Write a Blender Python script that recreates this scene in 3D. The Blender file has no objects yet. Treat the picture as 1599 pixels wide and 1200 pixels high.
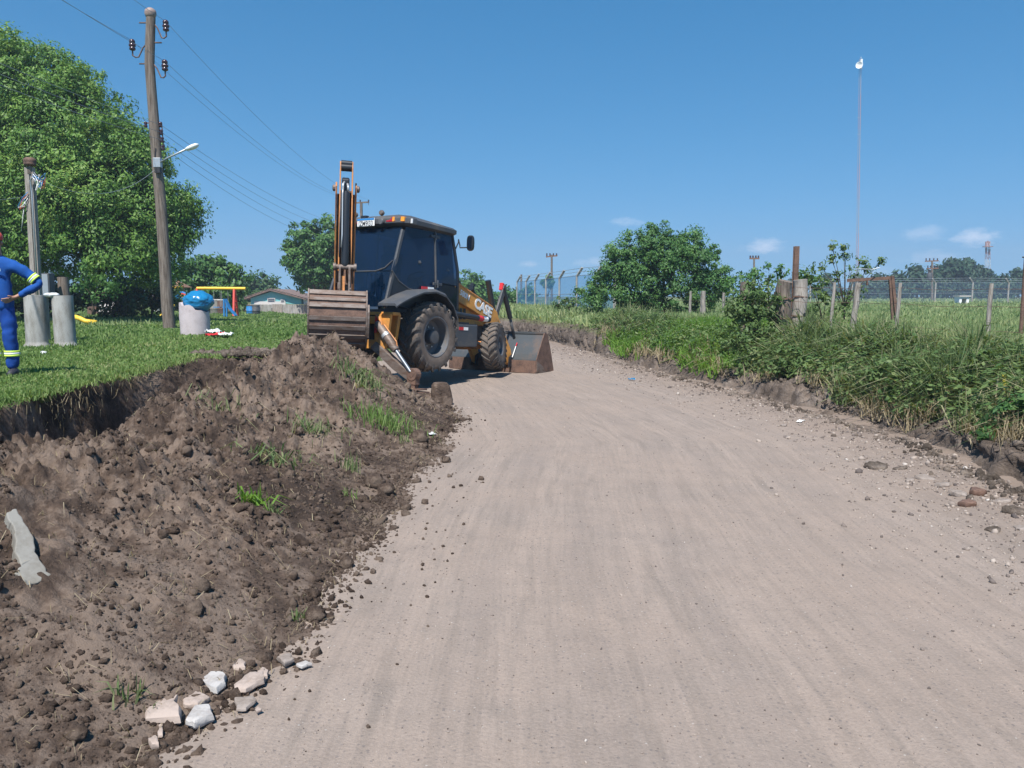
import bpy, math, random
import numpy as np
from mathutils import Vector, Matrix, Euler
random.seed(7); rng = np.random.default_rng(7)
R = math.radians
sc = bpy.context.scene
COL = sc.collection

# ------------------------------------------------------------------ camera, sky, sun, exposure
CAM_H, PITCH, FPX = 1.7, R(6.37), 1255.0
cam_d = bpy.data.cameras.new('camera'); cam = bpy.data.objects.new('camera', cam_d); COL.objects.link(cam)
cam_d.sensor_width = 36; cam_d.lens = 36 * FPX / 1599; cam_d.clip_start = .1; cam_d.clip_end = 4000
cam.location = (0, 0, CAM_H); cam.rotation_euler = (R(90) - PITCH, 0, 0)
sc.camera = cam

SUN_EL = R(58); SUN_AZ = math.atan2(-.24, -.97)       # direction to the sun, clockwise from +Y
world = bpy.data.worlds.new('World'); sc.world = world; world.use_nodes = True
nt = world.node_tree; nt.nodes.clear()
wo = nt.nodes.new('ShaderNodeOutputWorld'); bg = nt.nodes.new('ShaderNodeBackground')
sky = nt.nodes.new('ShaderNodeTexSky'); sky.sky_type = 'NISHITA'; sky.sun_disc = False
sky.sun_elevation = SUN_EL; sky.sun_rotation = SUN_AZ % (2 * math.pi)
sky.air_density = 1.0; sky.dust_density = .0; sky.ozone_density = 1.6; sky.altitude = 0
bg.inputs['Strength'].default_value = .097
# the sky stays blue right down to the horizon: look it up a little higher than seen
stc = nt.nodes.new('ShaderNodeTexCoord'); ssp = nt.nodes.new('ShaderNodeSeparateXYZ'); scb = nt.nodes.new('ShaderNodeCombineXYZ')
sza = nt.nodes.new('ShaderNodeMath'); sza.operation = 'MULTIPLY_ADD'; sza.inputs[1].default_value = .95; sza.inputs[2].default_value = .16
nt.links.new(stc.outputs['Generated'], ssp.inputs[0]); nt.links.new(ssp.outputs[0], scb.inputs[0]); nt.links.new(ssp.outputs[1], scb.inputs[1]); nt.links.new(ssp.outputs[2], sza.inputs[0]); nt.links.new(sza.outputs[0], scb.inputs[2])
snm = nt.nodes.new('ShaderNodeVectorMath'); snm.operation = 'NORMALIZE'; nt.links.new(scb.outputs[0], snm.inputs[0]); nt.links.new(snm.outputs[0], sky.inputs[0])
hs_ = nt.nodes.new('ShaderNodeHueSaturation'); hs_.inputs['Saturation'].default_value = 1.42; hs_.inputs['Hue'].default_value = .491; nt.links.new(sky.outputs[0], hs_.inputs['Color'])
# small fair-weather clouds low over the horizon: part of the sky, at its own distance
tc = nt.nodes.new('ShaderNodeTexCoord')
def wmath(op, a, b=None):
    n = nt.nodes.new('ShaderNodeMath'); n.operation = op
    for i, v in enumerate((a, b)):
        if v is None: continue
        if isinstance(v, (int, float)): n.inputs[i].default_value = v
        else: nt.links.new(v, n.inputs[i])
    return n.outputs[0]
sep = nt.nodes.new('ShaderNodeSeparateXYZ'); nt.links.new(tc.outputs['Generated'], sep.inputs[0])
nz = nt.nodes.new('ShaderNodeTexNoise'); nz.inputs['Scale'].default_value = 55; nz.inputs['Detail'].default_value = 7
nz.inputs['Roughness'].default_value = .62
mp = nt.nodes.new('ShaderNodeMapping'); mp.inputs['Scale'].default_value = (1, 1, 1.9)
nt.links.new(tc.outputs['Generated'], mp.inputs[0]); nt.links.new(mp.outputs[0], nz.inputs['Vector'])
azim = wmath('ARCTAN2', sep.outputs[0], sep.outputs[1]); elev = wmath('ARCSINE', sep.outputs[2])
# azimuth, elevation, half width, half height (radians), strength
CLOUDS = [(.516, .061, .020, .0085, 1.0), (.300, .054, .020, .0100, .95), (.628, .056, .020, .008, .9), (.470, .066, .022, .0075, .5),
          (.140, .086, .016, .0055, .5), (.100, .039, .026, .0055, .55), (.018, .037, .014, .0045, .5), (.480, .040, .030, .0075, .45),
          (.420, .025, .030, .0055, .5), (.72, .07, .04, .012, .8), (-.70, .06, .04, .01, .6), (.80, .045, .05, .01, .7), (.215, .028, .02, .004, .35)]
total = None
for (a, e, wa, we, s) in CLOUDS:
    dx = wmath('DIVIDE', wmath('SUBTRACT', azim, a), wa); dy = wmath('DIVIDE', wmath('SUBTRACT', elev, e), we)
    q = wmath('MULTIPLY', wmath('SUBTRACT', 1.25, wmath('SQRT', wmath('ADD', wmath('MULTIPLY', dx, dx), wmath('MULTIPLY', dy, dy)))), .9)
    q = wmath('ADD', q, wmath('MULTIPLY', wmath('SUBTRACT', nz.outputs['Fac'], .52), 2.6))
    n = nt.nodes.new('ShaderNodeMath'); n.operation = 'MULTIPLY'; n.use_clamp = False
    c = nt.nodes.new('ShaderNodeClamp'); nt.links.new(q, c.inputs[0])
    v = wmath('MULTIPLY', c.outputs[0], s)
    total = v if total is None else wmath('MAXIMUM', total, v)
total = wmath('MULTIPLY', total, .55)
mixc = nt.nodes.new('ShaderNodeMixRGB'); nt.links.new(total, mixc.inputs[0]); nt.links.new(hs_.outputs[0], mixc.inputs[1])
mixc.inputs[2].default_value = (8.0, 8.2, 9.2, 1)
nt.links.new(mixc.outputs[0], bg.inputs['Color']); nt.links.new(bg.outputs[0], wo.inputs['Surface'])

sun_d = bpy.data.lights.new('sun', 'SUN'); sun_d.energy = 4.7; sun_d.angle = R(.53); sun_d.color = (1, .955, .89)
sun = bpy.data.objects.new('sun', sun_d); COL.objects.link(sun)
to_sun = Vector((math.sin(SUN_AZ) * math.cos(SUN_EL), math.cos(SUN_AZ) * math.cos(SUN_EL), math.sin(SUN_EL)))
sun.rotation_euler = to_sun.to_track_quat('Z', 'Y').to_euler(); sun.location = (0, 0, 60)
sc.view_settings.view_transform = 'Standard'; sc.view_settings.look = 'None'; sc.view_settings.gamma = 1
sc.view_settings.use_curve_mapping = False; sc.view_settings.exposure = .68
sc.cycles.max_bounces = 8; sc.cycles.transparent_max_bounces = 12

# ------------------------------------------------------------------ helpers: placing, noise
CP, SP = math.cos(PITCH), math.sin(PITCH)
def at(u, v, Y):
    """world point at depth Y seen at photograph position u, v"""
    x = (u - 800) / FPX; y = -(v - 600) / FPX
    r = (x, CP + y * SP, -SP + y * CP); t = Y / r[1]
    return Vector((r[0] * t, Y, CAM_H + r[2] * t))
def on_z(u, v, z):
    x = (u - 800) / FPX; y = -(v - 600) / FPX
    r = (x, CP + y * SP, -SP + y * CP); t = (z - CAM_H) / r[2]
    return Vector((r[0] * t, r[1] * t, z))

def _hash(ix, iy, s):
    h = (ix.astype(np.int64) * 374761393 + iy.astype(np.int64) * 668265263 + s * 1442695041) & 0xffffffff
    h = ((h ^ (h >> 13)) * 1274126177) & 0xffffffff
    h = h ^ (h >> 16)
    return (h & 0xffffff) / float(0x1000000)
def vnoise(x, y, s=0):
    ix = np.floor(x); iy = np.floor(y); fx = x - ix; fy = y - iy
    fx = fx * fx * fx * (fx * (fx * 6 - 15) + 10); fy = fy * fy * fy * (fy * (fy * 6 - 15) + 10)
    a = _hash(ix, iy, s); b = _hash(ix + 1, iy, s); c = _hash(ix, iy + 1, s); d = _hash(ix + 1, iy + 1, s)
    return (a + (b - a) * fx) * (1 - fy) + (c + (d - c) * fx) * fy
def fbm(x, y, oct=4, s=0, gain=.5):
    t = 0; amp = 1; n = 0
    for o in range(oct):
        t = t + amp * (vnoise(x, y, s + o * 17) - .5); n += amp; amp *= gain; x = x * 2.03 + 11.7; y = y * 2.03 + 5.3
    return t / n * 2
def worley(x, y, s=0):
    """distance to the nearest scattered point and that point's own random number"""
    ix = np.floor(x); iy = np.floor(y); best = np.full(np.shape(x), 9.); rid = np.zeros(np.shape(x))
    for dx in (-1, 0, 1):
        for dy in (-1, 0, 1):
            cx = ix + dx; cy = iy + dy
            d = np.hypot(cx + _hash(cx, cy, s) - x, cy + _hash(cx, cy, s + 91) - y)
            m = d < best; best = np.where(m, d, best); rid = np.where(m, _hash(cx, cy, s + 7), rid)
    return best, rid
def sstep(a, b, x):
    t = np.clip((x - a) / (b - a), 0, 1); return t * t * (3 - 2 * t)
def interp(pts):
    xs = [p[0] for p in pts]; ys = [p[1] for p in pts]
    return lambda v: np.interp(v, xs, ys)

# ------------------------------------------------------------------ helpers: objects
def tag(o, label=None, cat=None, group=None, kind=None):
    if label: o['label'] = label
    if cat: o['category'] = cat
    if group: o['group'] = group
    if kind: o['kind'] = kind
    return o
def thing(name, label, cat, loc=(0, 0, 0), rz=0, group=None, matrix=None):
    o = bpy.data.objects.new(name, None); COL.objects.link(o); o.empty_display_size = .2
    if matrix is not None: o.matrix_world = matrix
    else: o.location = loc; o.rotation_euler = (0, 0, rz)
    return tag(o, label, cat, group)
def np_mesh(name, V, faces_list, mat, parent=None, smooth=False, uv=None):
    """faces_list: list of int arrays (n,k)"""
    me = bpy.data.meshes.new(name); V = np.asarray(V, np.float32)
    me.vertices.add(len(V)); me.vertices.foreach_set('co', V.ravel())
    loops = np.concatenate([np.asarray(f, np.int32).ravel() for f in faces_list])
    sizes = np.concatenate([np.full(len(f), np.asarray(f).shape[1], np.int32) for f in faces_list])
    me.loops.add(len(loops)); me.loops.foreach_set('vertex_index', loops)
    me.polygons.add(len(sizes)); starts = np.concatenate([[0], np.cumsum(sizes)[:-1]]).astype(np.int32)
    me.polygons.foreach_set('loop_start', starts); me.polygons.foreach_set('loop_total', sizes)
    if smooth: me.polygons.foreach_set('use_smooth', np.ones(len(sizes), bool))
    if uv is not None:
        l = me.uv_layers.new(name='map'); l.data.foreach_set('uv', np.asarray(uv, np.float32)[loops].ravel())
    me.update(calc_edges=True); me.validate()
    if mat: me.materials.append(mat)
    o = bpy.data.objects.new(name, me); COL.objects.link(o)
    if parent: o.parent = parent
    return o
def grid_mesh(name, X, Y, Z, mat, smooth=True, uv=None, parent=None):
    n, m = X.shape; idx = np.arange(n * m).reshape(n, m)
    f = np.stack([idx[:-1, :-1], idx[:-1, 1:], idx[1:, 1:], idx[1:, :-1]], -1).reshape(-1, 4)
    V = np.stack([X, Y, Z], -1).reshape(-1, 3)
    return np_mesh(name, V, [f], mat, parent, smooth, uv)

class MB:
    """collects shapes, then links them as one mesh object"""
    def __init__(s): s.v = []; s.f = []
    def add(s, vs, fs):
        b = len(s.v); s.v += [tuple(map(float, p)) for p in vs]; s.f += [tuple(b + i for i in f) for f in fs]; return s
    def box(s, c, d, rot=None):
        hx, hy, hz = d[0] / 2, d[1] / 2, d[2] / 2
        vs = [Vector((x * hx, y * hy, z * hz)) for x in (-1, 1) for y in (-1, 1) for z in (-1, 1)]
        if rot is not None:
            M = rot if isinstance(rot, Matrix) else Euler(rot).to_matrix(); vs = [M @ v for v in vs]
        vs = [v + Vector(c) for v in vs]
        return s.add(vs, [(0, 1, 3, 2), (4, 6, 7, 5), (0, 4, 5, 1), (2, 3, 7, 6), (0, 2, 6, 4), (1, 5, 7, 3)])
    def b2(s, lo, hi): return s.box([(a + b) / 2 for a, b in zip(lo, hi)], [b - a for a, b in zip(lo, hi)])
    def bar(s, p, q, w, t, up=(0, 0, 1)):
        p = Vector(p); q = Vector(q); d = q - p; L = d.length; y = d / L; x = y.cross(Vector(up))
        if x.length < 1e-4: x = Vector((1, 0, 0))
        x.normalize(); z = x.cross(y)
        return s.box((p + q) / 2, (w, L, t), Matrix((x, y, z)).transposed())
    def tube(s, pts, r, n=8, caps=True):
        pts = [Vector(p) for p in pts]; rs = r if isinstance(r, (list, tuple)) else [r] * len(pts)
        b = len(s.v); ref = None
        for i, p in enumerate(pts):
            t = (pts[min(i + 1, len(pts) - 1)] - pts[max(i - 1, 0)]).normalized()
            if ref is None:
                ref = t.orthogonal().normalized()
            ref = (ref - t * ref.dot(t)).normalized(); o = t.cross(ref)
            for k in range(n):
                a = 2 * math.pi * k / n; q = p + (ref * math.cos(a) + o * math.sin(a)) * rs[i]; s.v.append(tuple(q))
        for i in range(len(pts) - 1):
            for k in range(n):
                k2 = (k + 1) % n; s.f.append((b + i * n + k, b + i * n + k2, b + (i + 1) * n + k2, b + (i + 1) * n + k))
        if caps:
            s.f.append(tuple(b + k for k in reversed(range(n)))); s.f.append(tuple(b + (len(pts) - 1) * n + k for k in range(n)))
        return s
    def cyl(s, p, q, r, n=14, r2=None): return s.tube([p, q], [r, r if r2 is None else r2], n)
    def prism(s, poly, off, fn=lambda p: p):
        """poly: 3D points of one face; off: vector to the other face"""
        n = len(poly); a = [Vector(p) for p in poly]; o = Vector(off); b = [p + o for p in a]
        return s.add([fn(p) for p in a + b], [tuple(reversed(range(n))), tuple(range(n, 2 * n))] + [(i, (i + 1) % n, n + (i + 1) % n, n + i) for i in range(n)])
    def lathe(s, prof, c, axis=(0, 0, 1), n=24, close=False):
        ax = Vector(axis).normalized(); u = ax.orthogonal().normalized(); w = ax.cross(u); c = Vector(c); b = len(s.v); m = len(prof)
        for k in range(n):
            a = 2 * math.pi * k / n; d = u * math.cos(a) + w * math.sin(a)
            for (r, h) in prof: s.v.append(tuple(c + d * r + ax * h))
        for k in range(n):
            k2 = (k + 1) % n
            for j in range(m if close else m - 1):
                j2 = (j + 1) % m; s.f.append((b + k * m + j, b + k2 * m + j, b + k2 * m + j2, b + k * m + j2))
        return s
    def loft(s, rings, cap=True):
        n = len(rings[0]); b = len(s.v)
        for r in rings: s.v += [tuple(p) for p in r]
        for i in range(len(rings) - 1):
            for k in range(n):
                k2 = (k + 1) % n; s.f.append((b + i * n + k, b + i * n + k2, b + (i + 1) * n + k2, b + (i + 1) * n + k))
        if cap: s.f.append(tuple(b + k for k in reversed(range(n)))); s.f.append(tuple(b + (len(rings) - 1) * n + k for k in range(n)))
        return s
    def build(s, name, mat, parent=None, bevel=0, smooth=False, solid=0, autosmooth=None):
        me = bpy.data.meshes.new(name); me.from_pydata(s.v, [], s.f); me.validate(); me.materials.append(mat)
        import bmesh
        bm = bmesh.new(); bm.from_mesh(me); bmesh.ops.recalc_face_normals(bm, faces=bm.faces)
        if smooth:
            for f in bm.faces: f.smooth = True
            if autosmooth is not None:
                for e in bm.edges:
                    if len(e.link_faces) == 2 and e.calc_face_angle(0) > autosmooth: e.smooth = False
        bm.to_mesh(me); bm.free()
        o = bpy.data.objects.new(name, me); COL.objects.link(o)
        if parent: o.parent = parent
        if solid:
            m = o.modifiers.new('thickness', 'SOLIDIFY'); m.thickness = solid; m.offset = 0
        if bevel:
            m = o.modifiers.new('bevel', 'BEVEL'); m.width = bevel; m.segments = 2; m.limit_method = 'ANGLE'; m.angle_limit = R(40)
        return o
def copy_tree(o, parent=None):
    c = o.copy(); COL.objects.link(c)
    if parent is not None: c.parent = parent
    for ch in [x for x in bpy.data.objects if x.parent == o]: copy_tree(ch, c)
    return c

# ------------------------------------------------------------------ helpers: materials
class NM:
    def __init__(s, name):
        s.m = bpy.data.materials.new(name); s.m.use_nodes = True; s.t = s.m.node_tree
        s.p = s.t.nodes['Principled BSDF']; s.out = s.t.nodes['Material Output']
    def n(s, kind, **kw):
        x = s.t.nodes.new(kind)
        for k, v in kw.items():
            if hasattr(x, k): setattr(x, k, v)
            else: x.inputs[k.replace('_', ' ')].default_value = v
        return x
    def l(s, a, b): s.t.links.new(a, b)
    def coords(s, scale=(1, 1, 1), kind='Object'):
        t = s.n('ShaderNodeTexCoord'); m = s.n('ShaderNodeMapping'); m.inputs['Scale'].default_value = scale
        s.l(t.outputs[kind], m.inputs[0]); return m.outputs[0]
    def noise(s, vec, scale, detail=5, rough=.55):
        x = s.n('ShaderNodeTexNoise'); x.inputs['Scale'].default_value = scale; x.inputs['Detail'].default_value = detail
        x.inputs['Roughness'].default_value = rough
        if vec is not None: s.l(vec, x.inputs['Vector'])
        return x.outputs['Fac']
    def ramp(s, fac, stops):
        x = s.n('ShaderNodeValToRGB'); e = x.color_ramp.elements
        while len(e) < len(stops): e.new(.5)
        for i, (p, c) in enumerate(stops): e[i].position = p; e[i].color = tuple(c) + (1,) if len(c) == 3 else c
        s.l(fac, x.inputs[0]); return x.outputs[0]
    def mix(s, fac, a, b, blend='MIX'):
        x = s.n('ShaderNodeMixRGB'); x.blend_type = blend
        for i, v in ((0, fac), (1, a), (2, b)):
            if isinstance(v, (int, float)): x.inputs[i].default_value = v
            elif isinstance(v, tuple): x.inputs[i].default_value = v + (1,)
            else: s.l(v, x.inputs[i])
        return x.outputs[0]
    def math(s, op, a, b=None, clamp=False):
        x = s.n('ShaderNodeMath'); x.operation = op; x.use_clamp = clamp
        for i, v in ((0, a), (1, b)):
            if v is None: continue
            if isinstance(v, (int, float)): x.inputs[i].default_value = v
            else: s.l(v, x.inputs[i])
        return x.outputs[0]
    def bump(s, h, strength=.4, dist=.02):
        x = s.n('ShaderNodeBump'); x.inputs['Strength'].default_value = strength; x.inputs['Distance'].default_value = dist
        s.l(h, x.inputs['Height']); s.l(x.outputs[0], s.p.inputs['Normal'])
    def col(s, c): s.l(c, s.p.inputs['Base Color'])
    def set(s, rough=.7, metal=0, spec=.4):
        s.p.inputs['Roughness'].default_value = rough; s.p.inputs['Metallic'].default_value = metal
        s.p.inputs['Specular IOR Level'].default_value = spec; return s
def weathered(name, base, dirt, amount=.5, scale=3, rough=.55, metal=0, spec=.4, bump=.15, fine=40, stretch=(1, 1, 1)):
    k = NM(name); k.set(rough, metal, spec); v = k.coords(stretch)
    n1 = k.noise(v, scale, 6, .65); n2 = k.noise(v, fine, 4, .6)
    f = k.ramp(k.math('ADD', k.math('MULTIPLY', n1, .75), k.math('MULTIPLY', n2, .25)), [(.24 + .26 * amount, (0, 0, 0)), (.44 + .26 * amount, (1, 1, 1))])
    k.col(k.mix(f, dirt, base)); k.bump(n2, bump, .01); return k.m
def plain(name, c, rough=.6, metal=0, spec=.4, var=.12, scale=8):
    k = NM(name); k.set(rough, metal, spec); v = k.coords()
    f = k.noise(v, scale, 4)
    k.col(k.mix(f, tuple(x * (1 - var) for x in c), tuple(min(1, x * (1 + var)) for x in c))); return k.m
def leafy(name, stops, transl=.3, rough=.55, scale=.35, spec=.3):
    """leaf material: each leaf its own tone, whole branches drift in tone as well"""
    k = NM(name); k.set(rough, 0, spec)
    g = k.n('ShaderNodeNewGeometry'); n = k.noise(k.coords(), scale, 3)
    f = k.math('ADD', k.math('MULTIPLY', g.outputs['Random Per Island'], .65), k.math('MULTIPLY', k.math('SUBTRACT', n, .35), 1.1), True)
    c = k.ramp(f, stops); k.col(c)
    t = k.n('ShaderNodeBsdfTranslucent'); mx = k.n('ShaderNodeMixShader'); mx.inputs[0].default_value = transl
    k.l(k.mix(1.0, c, (1.25, 1.2, .55), 'MULTIPLY'), t.inputs[0]); k.l(k.p.outputs[0], mx.inputs[1]); k.l(t.outputs[0], mx.inputs[2]); k.l(mx.outputs[0], k.out.inputs[0])
    return k.m

def m_road():
    k = NM('dirt_road_surface'); k.set(.93, 0, .15)
    uvn = k.n('ShaderNodeUVMap'); uvn.uv_map = 'map'
    mp = k.n('ShaderNodeMapping'); mp.inputs['Scale'].default_value = (1.9, .10, 1); k.l(uvn.outputs[0], mp.inputs[0])
    streak = k.noise(mp.outputs[0], 1.6, 6, .6)
    mp2 = k.n('ShaderNodeMapping'); mp2.inputs['Scale'].default_value = (7, .5, 1); k.l(uvn.outputs[0], mp2.inputs[0])
    streak2 = k.noise(mp2.outputs[0], 1.6, 5, .65)
    v = k.coords()
    big = k.noise(v, .7, 5, .6); mid = k.noise(v, 5, 6, .65); fine = k.noise(v, 60, 5, .7)
    c = k.ramp(streak, [(.32, (.222, .184, .160)), (.5, (.284, .231, .195)), (.68, (.338, .270, .224))])
    c = k.mix(k.ramp(streak2, [(.36, (1, 1, 1)), (.52, (0, 0, 0))]), c, (.200, .166, .140))
    c2 = k.mix(k.ramp(big, [(.38, (0, 0, 0)), (.66, (.75, .75, .75))]), c, (.315, .243, .195))
    c3 = k.mix(k.ramp(mid, [(.52, (0, 0, 0)), (.72, (.55, .55, .55))]), c2, (.215, .178, .148))
    # gravel: dark and pale grains bedded in the dust
    vo = k.n('ShaderNodeTexVoronoi'); vo.inputs['Scale'].default_value = 46; k.l(v, vo.inputs['Vector'])
    rnd = k.n('ShaderNodeSeparateColor'); k.l(vo.outputs['Color'], rnd.inputs[0])
    grain = k.math('MULTIPLY', k.math('LESS_THAN', vo.outputs['Distance'], .30), k.math('LESS_THAN', rnd.outputs[0], .16))
    mp3 = k.n('ShaderNodeMapping'); mp3.inputs['Scale'].default_value = (26, .9, 1); k.l(uvn.outputs[0], mp3.inputs[0])
    c3 = k.mix(k.ramp(k.noise(mp3.outputs[0], 1.2, 4, .6), [(.46, (0, 0, 0)), (.70, (.55, .55, .55))]), c3, (.205, .172, .147))
    c4 = k.mix(k.math('MULTIPLY', grain, .6), c3, (.095, .09, .095))
    grain2 = k.math('MULTIPLY', k.math('LESS_THAN', vo.outputs['Distance'], .22), k.math('GREATER_THAN', rnd.outputs[1], .965))
    c4 = k.mix(k.math('MULTIPLY', grain2, .8), c4, (.46, .42, .38))
    vo2 = k.n('ShaderNodeTexVoronoi'); vo2.inputs['Scale'].default_value = 120; k.l(v, vo2.inputs['Vector'])
    rnd2 = k.n('ShaderNodeSeparateColor'); k.l(vo2.outputs['Color'], rnd2.inputs[0])
    g3 = k.math('MULTIPLY', k.math('LESS_THAN', vo2.outputs['Distance'], .4), k.math('LESS_THAN', rnd2.outputs[0], .2))
    c5 = k.mix(k.math('MULTIPLY', g3, .45), c4, (.17, .155, .15))
    c5 = k.mix(.35, c5, k.ramp(fine, [(.3, (.170, .139, .120)), (.7, (.352, .288, .244))]))
    # brown damp dirt and spilled soil near both sides
    sp = k.n('ShaderNodeSeparateXYZ'); k.l(uvn.outputs[0], sp.inputs[0])
    edge = k.math('ADD', sp.outputs[0], k.math('MULTIPLY', k.math('SUBTRACT', mid, .5), 1.3))
    er = k.ramp(k.math('MULTIPLY', k.math('ADD', edge, 1.25), .8), [(0, (0, 0, 0)), (.9, (1, 1, 1))])
    c6 = k.mix(k.math('MULTIPLY', er, .62), c5, k.mix(mid, (.13, .095, .072), (.24, .185, .15)))
    k.col(c6)
    h = k.math('ADD', k.math('MULTIPLY', mid, .6), k.math('ADD', k.math('MULTIPLY', fine, .45), k.math('MULTIPLY', k.math('ADD', grain, grain2), .35)))
    k.bump(h, .55, .03); return k.m
def m_soil(name, dark, mid_c, pale, s=1.0, sub=None):
    k = NM(name); k.set(.96, 0, .12); v = k.coords()
    a = k.noise(v, .75 * s, 6, .62); b = k.noise(v, 6 * s, 6, .7); c = k.noise(v, 38 * s, 6, .75)
    f = k.math('ADD', k.math('MULTIPLY', a, .62), k.math('ADD', k.math('MULTIPLY', b, .28), k.math('MULTIPLY', c, .10)))
    col = k.ramp(f, [(.43, dark), (.495, mid_c), (.56, pale)])
    col = k.mix(.22, col, k.mix(c, tuple(x * .45 for x in mid_c), tuple(x * 1.5 for x in mid_c)))
    k.col(col); k.bump(k.math('ADD', b, k.math('MULTIPLY', c, .8)), .8, .04); return k.m
def m_lawn():
    k = NM('lawn_soil'); k.set(.95, 0, .1); v = k.coords()
    a = k.noise(v, .35, 5, .6); b = k.noise(v, 9, 6, .7)
    k.col(k.mix(b, k.ramp(a, [(.3, (.045, .085, .022)), (.7, (.085, .13, .04))]), (.10, .125, .045))); k.bump(b, .6, .05); return k.m

M = {}
M['road'] = m_road()
M['soil'] = m_soil('turned_soil', (.036, .026, .021), (.110, .078, .060), (.235, .178, .140))
M['clod'] = m_soil('clod_soil', (.042, .030, .024), (.112, .080, .062), (.21, .16, .125), 2.2)
M['bank'] = m_soil('bank_soil', (.060, .048, .038), (.150, .120, .098), (.25, .205, .17), 1.3)
M['lawn'] = m_lawn()
M['orange'] = weathered('machine_orange', (.64, .29, .06), (.27, .15, .075), .35, 2.5, .5, 0, .4, .05, 30)
M['orange_worn'] = weathered('worn_orange', (.62, .26, .085), (.28, .14, .075), .36, 3, .55, 0, .35, .08, 30)
M['dark'] = weathered('charcoal_plastic', (.062, .068, .078), (.13, .115, .10), .35, 2.2, .5, 0, .4, .04, 50)
M['black'] = plain('black_paint', (.018, .020, .025), .38, 0, .5)
M['rubber'] = weathered('tyre_rubber', (.058, .056, .056), (.15, .125, .105), .55, 4, .85, 0, .25, .2, 60)
M['dusty'] = weathered('dusty_rubber', (.125, .10, .083), (.19, .155, .13), .5, 5, .92, 0, .15, .2, 60)
M['rim'] = weathered('grey_rim', (.10, .105, .115), (.15, .125, .10), .35, 5, .5, 0, .4, .05)
M['steel'] = weathered('worn_steel', (.20, .165, .145), (.125, .080, .058), .55, 6, .55, .25, .4, .15, 40, (1, 1, 3))
M['rust'] = weathered('rusty_steel', (.19, .115, .085), (.085, .055, .045), .5, 5, .75, .1, .3, .2)
M['bucketpaint'] = weathered('dull_bucket_paint', (.075, .084, .090), (.16, .115, .09), .16, 1.6, .42, .2, .5, .05)
M['chrome'] = plain('chrome_rod', (.16, .18, .21), .42, .5, .5, .05)
M['white'] = plain('white_paint', (.78, .78, .76), .5)
M['redp'] = plain('red_plastic', (.55, .03, .035), .4)
M['amber'] = plain('amber_lens', (.85, .30, .02), .2, 0, .6)
M['lensred'] = plain('red_lens', (.35, .015, .02), .2, 0, .6)
M['lens'] = plain('clear_lens', (.62, .63, .63), .15, 0, .6)
M['wood'] = weathered('grey_weathered_wood', (.235, .195, .165), (.085, .065, .052), .55, 3, .88, 0, .15, .5, 30, (9, 9, .55))
M['woodpale'] = weathered('pale_weathered_wood', (.36, .325, .29), (.15, .125, .105), .45, 4, .9, 0, .15, .5, 30, (10, 10, .8))
M['bark'] = weathered('bark', (.12, .092, .07), (.045, .034, .027), .5, 5, .95, 0, .1, .6, 25, (4, 4, .8))
M['porcelain'] = plain('brown_porcelain', (.05, .022, .028), .18, 0, .6)
M['concrete'] = weathered('grey_concrete', (.36, .355, .335), (.22, .205, .18), .55, 3, .92, 0, .15, .2, 50, (2.2, 2.2, .7))
M['concrete_pink'] = weathered('pale_pinkish_concrete', (.53, .465, .475), (.40, .34, .345), .35, 4, .9, 0, .2, .15, 50)
M['cement'] = weathered('smooth_cement', (.25, .24, .215), (.18, .165, .14), .4, 5, .9, 0, .2, .2, 60)
M['bag'] = plain('blue_plastic_bag', (.012, .17, .36), .22, 0, .6, .25, 6)
M['galv'] = plain('galvanised_steel', (.42, .44, .46), .45, .5, .5)
M['cable'] = plain('cable_black', (.03, .03, .035), .6)
M['teal'] = plain('teal_wall_paint', (.16, .42, .43), .8)
M['rooftile'] = weathered('old_roof_tiles', (.22, .15, .125), (.12, .09, .08), .5, 4, .9, 0, .2, .3, 30)
M['plaster'] = plain('pale_plaster', (.55, .52, .49), .9)
M['yellow'] = plain('yellow_paint', (.80, .52, .05), .5)
M['redpaint'] = plain('red_paint', (.60, .07, .05), .5)
M['bluepaint'] = plain('blue_paint', (.03, .20, .48), .5)
M['brown'] = plain('brown_wood', (.20, .11, .07), .8)
M['cloth'] = weathered('blue_workwear', (.014, .085, .33), (.010, .058, .23), .4, 4, .85, 0, .2, .3, 14)
M['cloth_dark'] = weathered('blue_trousers', (.012, .062, .29), (.008, .042, .20), .4, 4, .85, 0, .2, .3, 14)
M['reflect'] = plain('silver_reflective_tape', (.72, .75, .74), .35)
M['lime'] = plain('lime_tape', (.58, .80, .10), .6)
M['skin'] = plain('skin', (.36, .19, .125), .55, 0, .4, .1, 20)
M['boot'] = plain('dark_boot', (.03, .03, .04), .6)
M['stone'] = weathered('pale_stone', (.40, .325, .28), (.27, .215, .18), .4, 6, .9, 0, .15, .4, 45)
M['stone_white'] = weathered('white_stone', (.43, .41, .39), (.29, .26, .24), .4, 8, .88, 0, .15, .5, 45)
M['stone_dull'] = weathered('dull_stone', (.30, .255, .225), (.20, .165, .14), .5, 7, .93, 0, .12, .5, 45)
M['wiregrey'] = plain('weathered_wire', (.22, .25, .29), .6)
M['towerwhite'] = plain('hazed_white_paint', (.52, .54, .57), .6)  # tower white, toned down in colour to imitate distance haze
M['towerred'] = plain('hazed_red_paint', (.36, .22, .21), .6)  # tower red, dulled in colour for the same far haze
M['gravel'] = None

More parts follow.
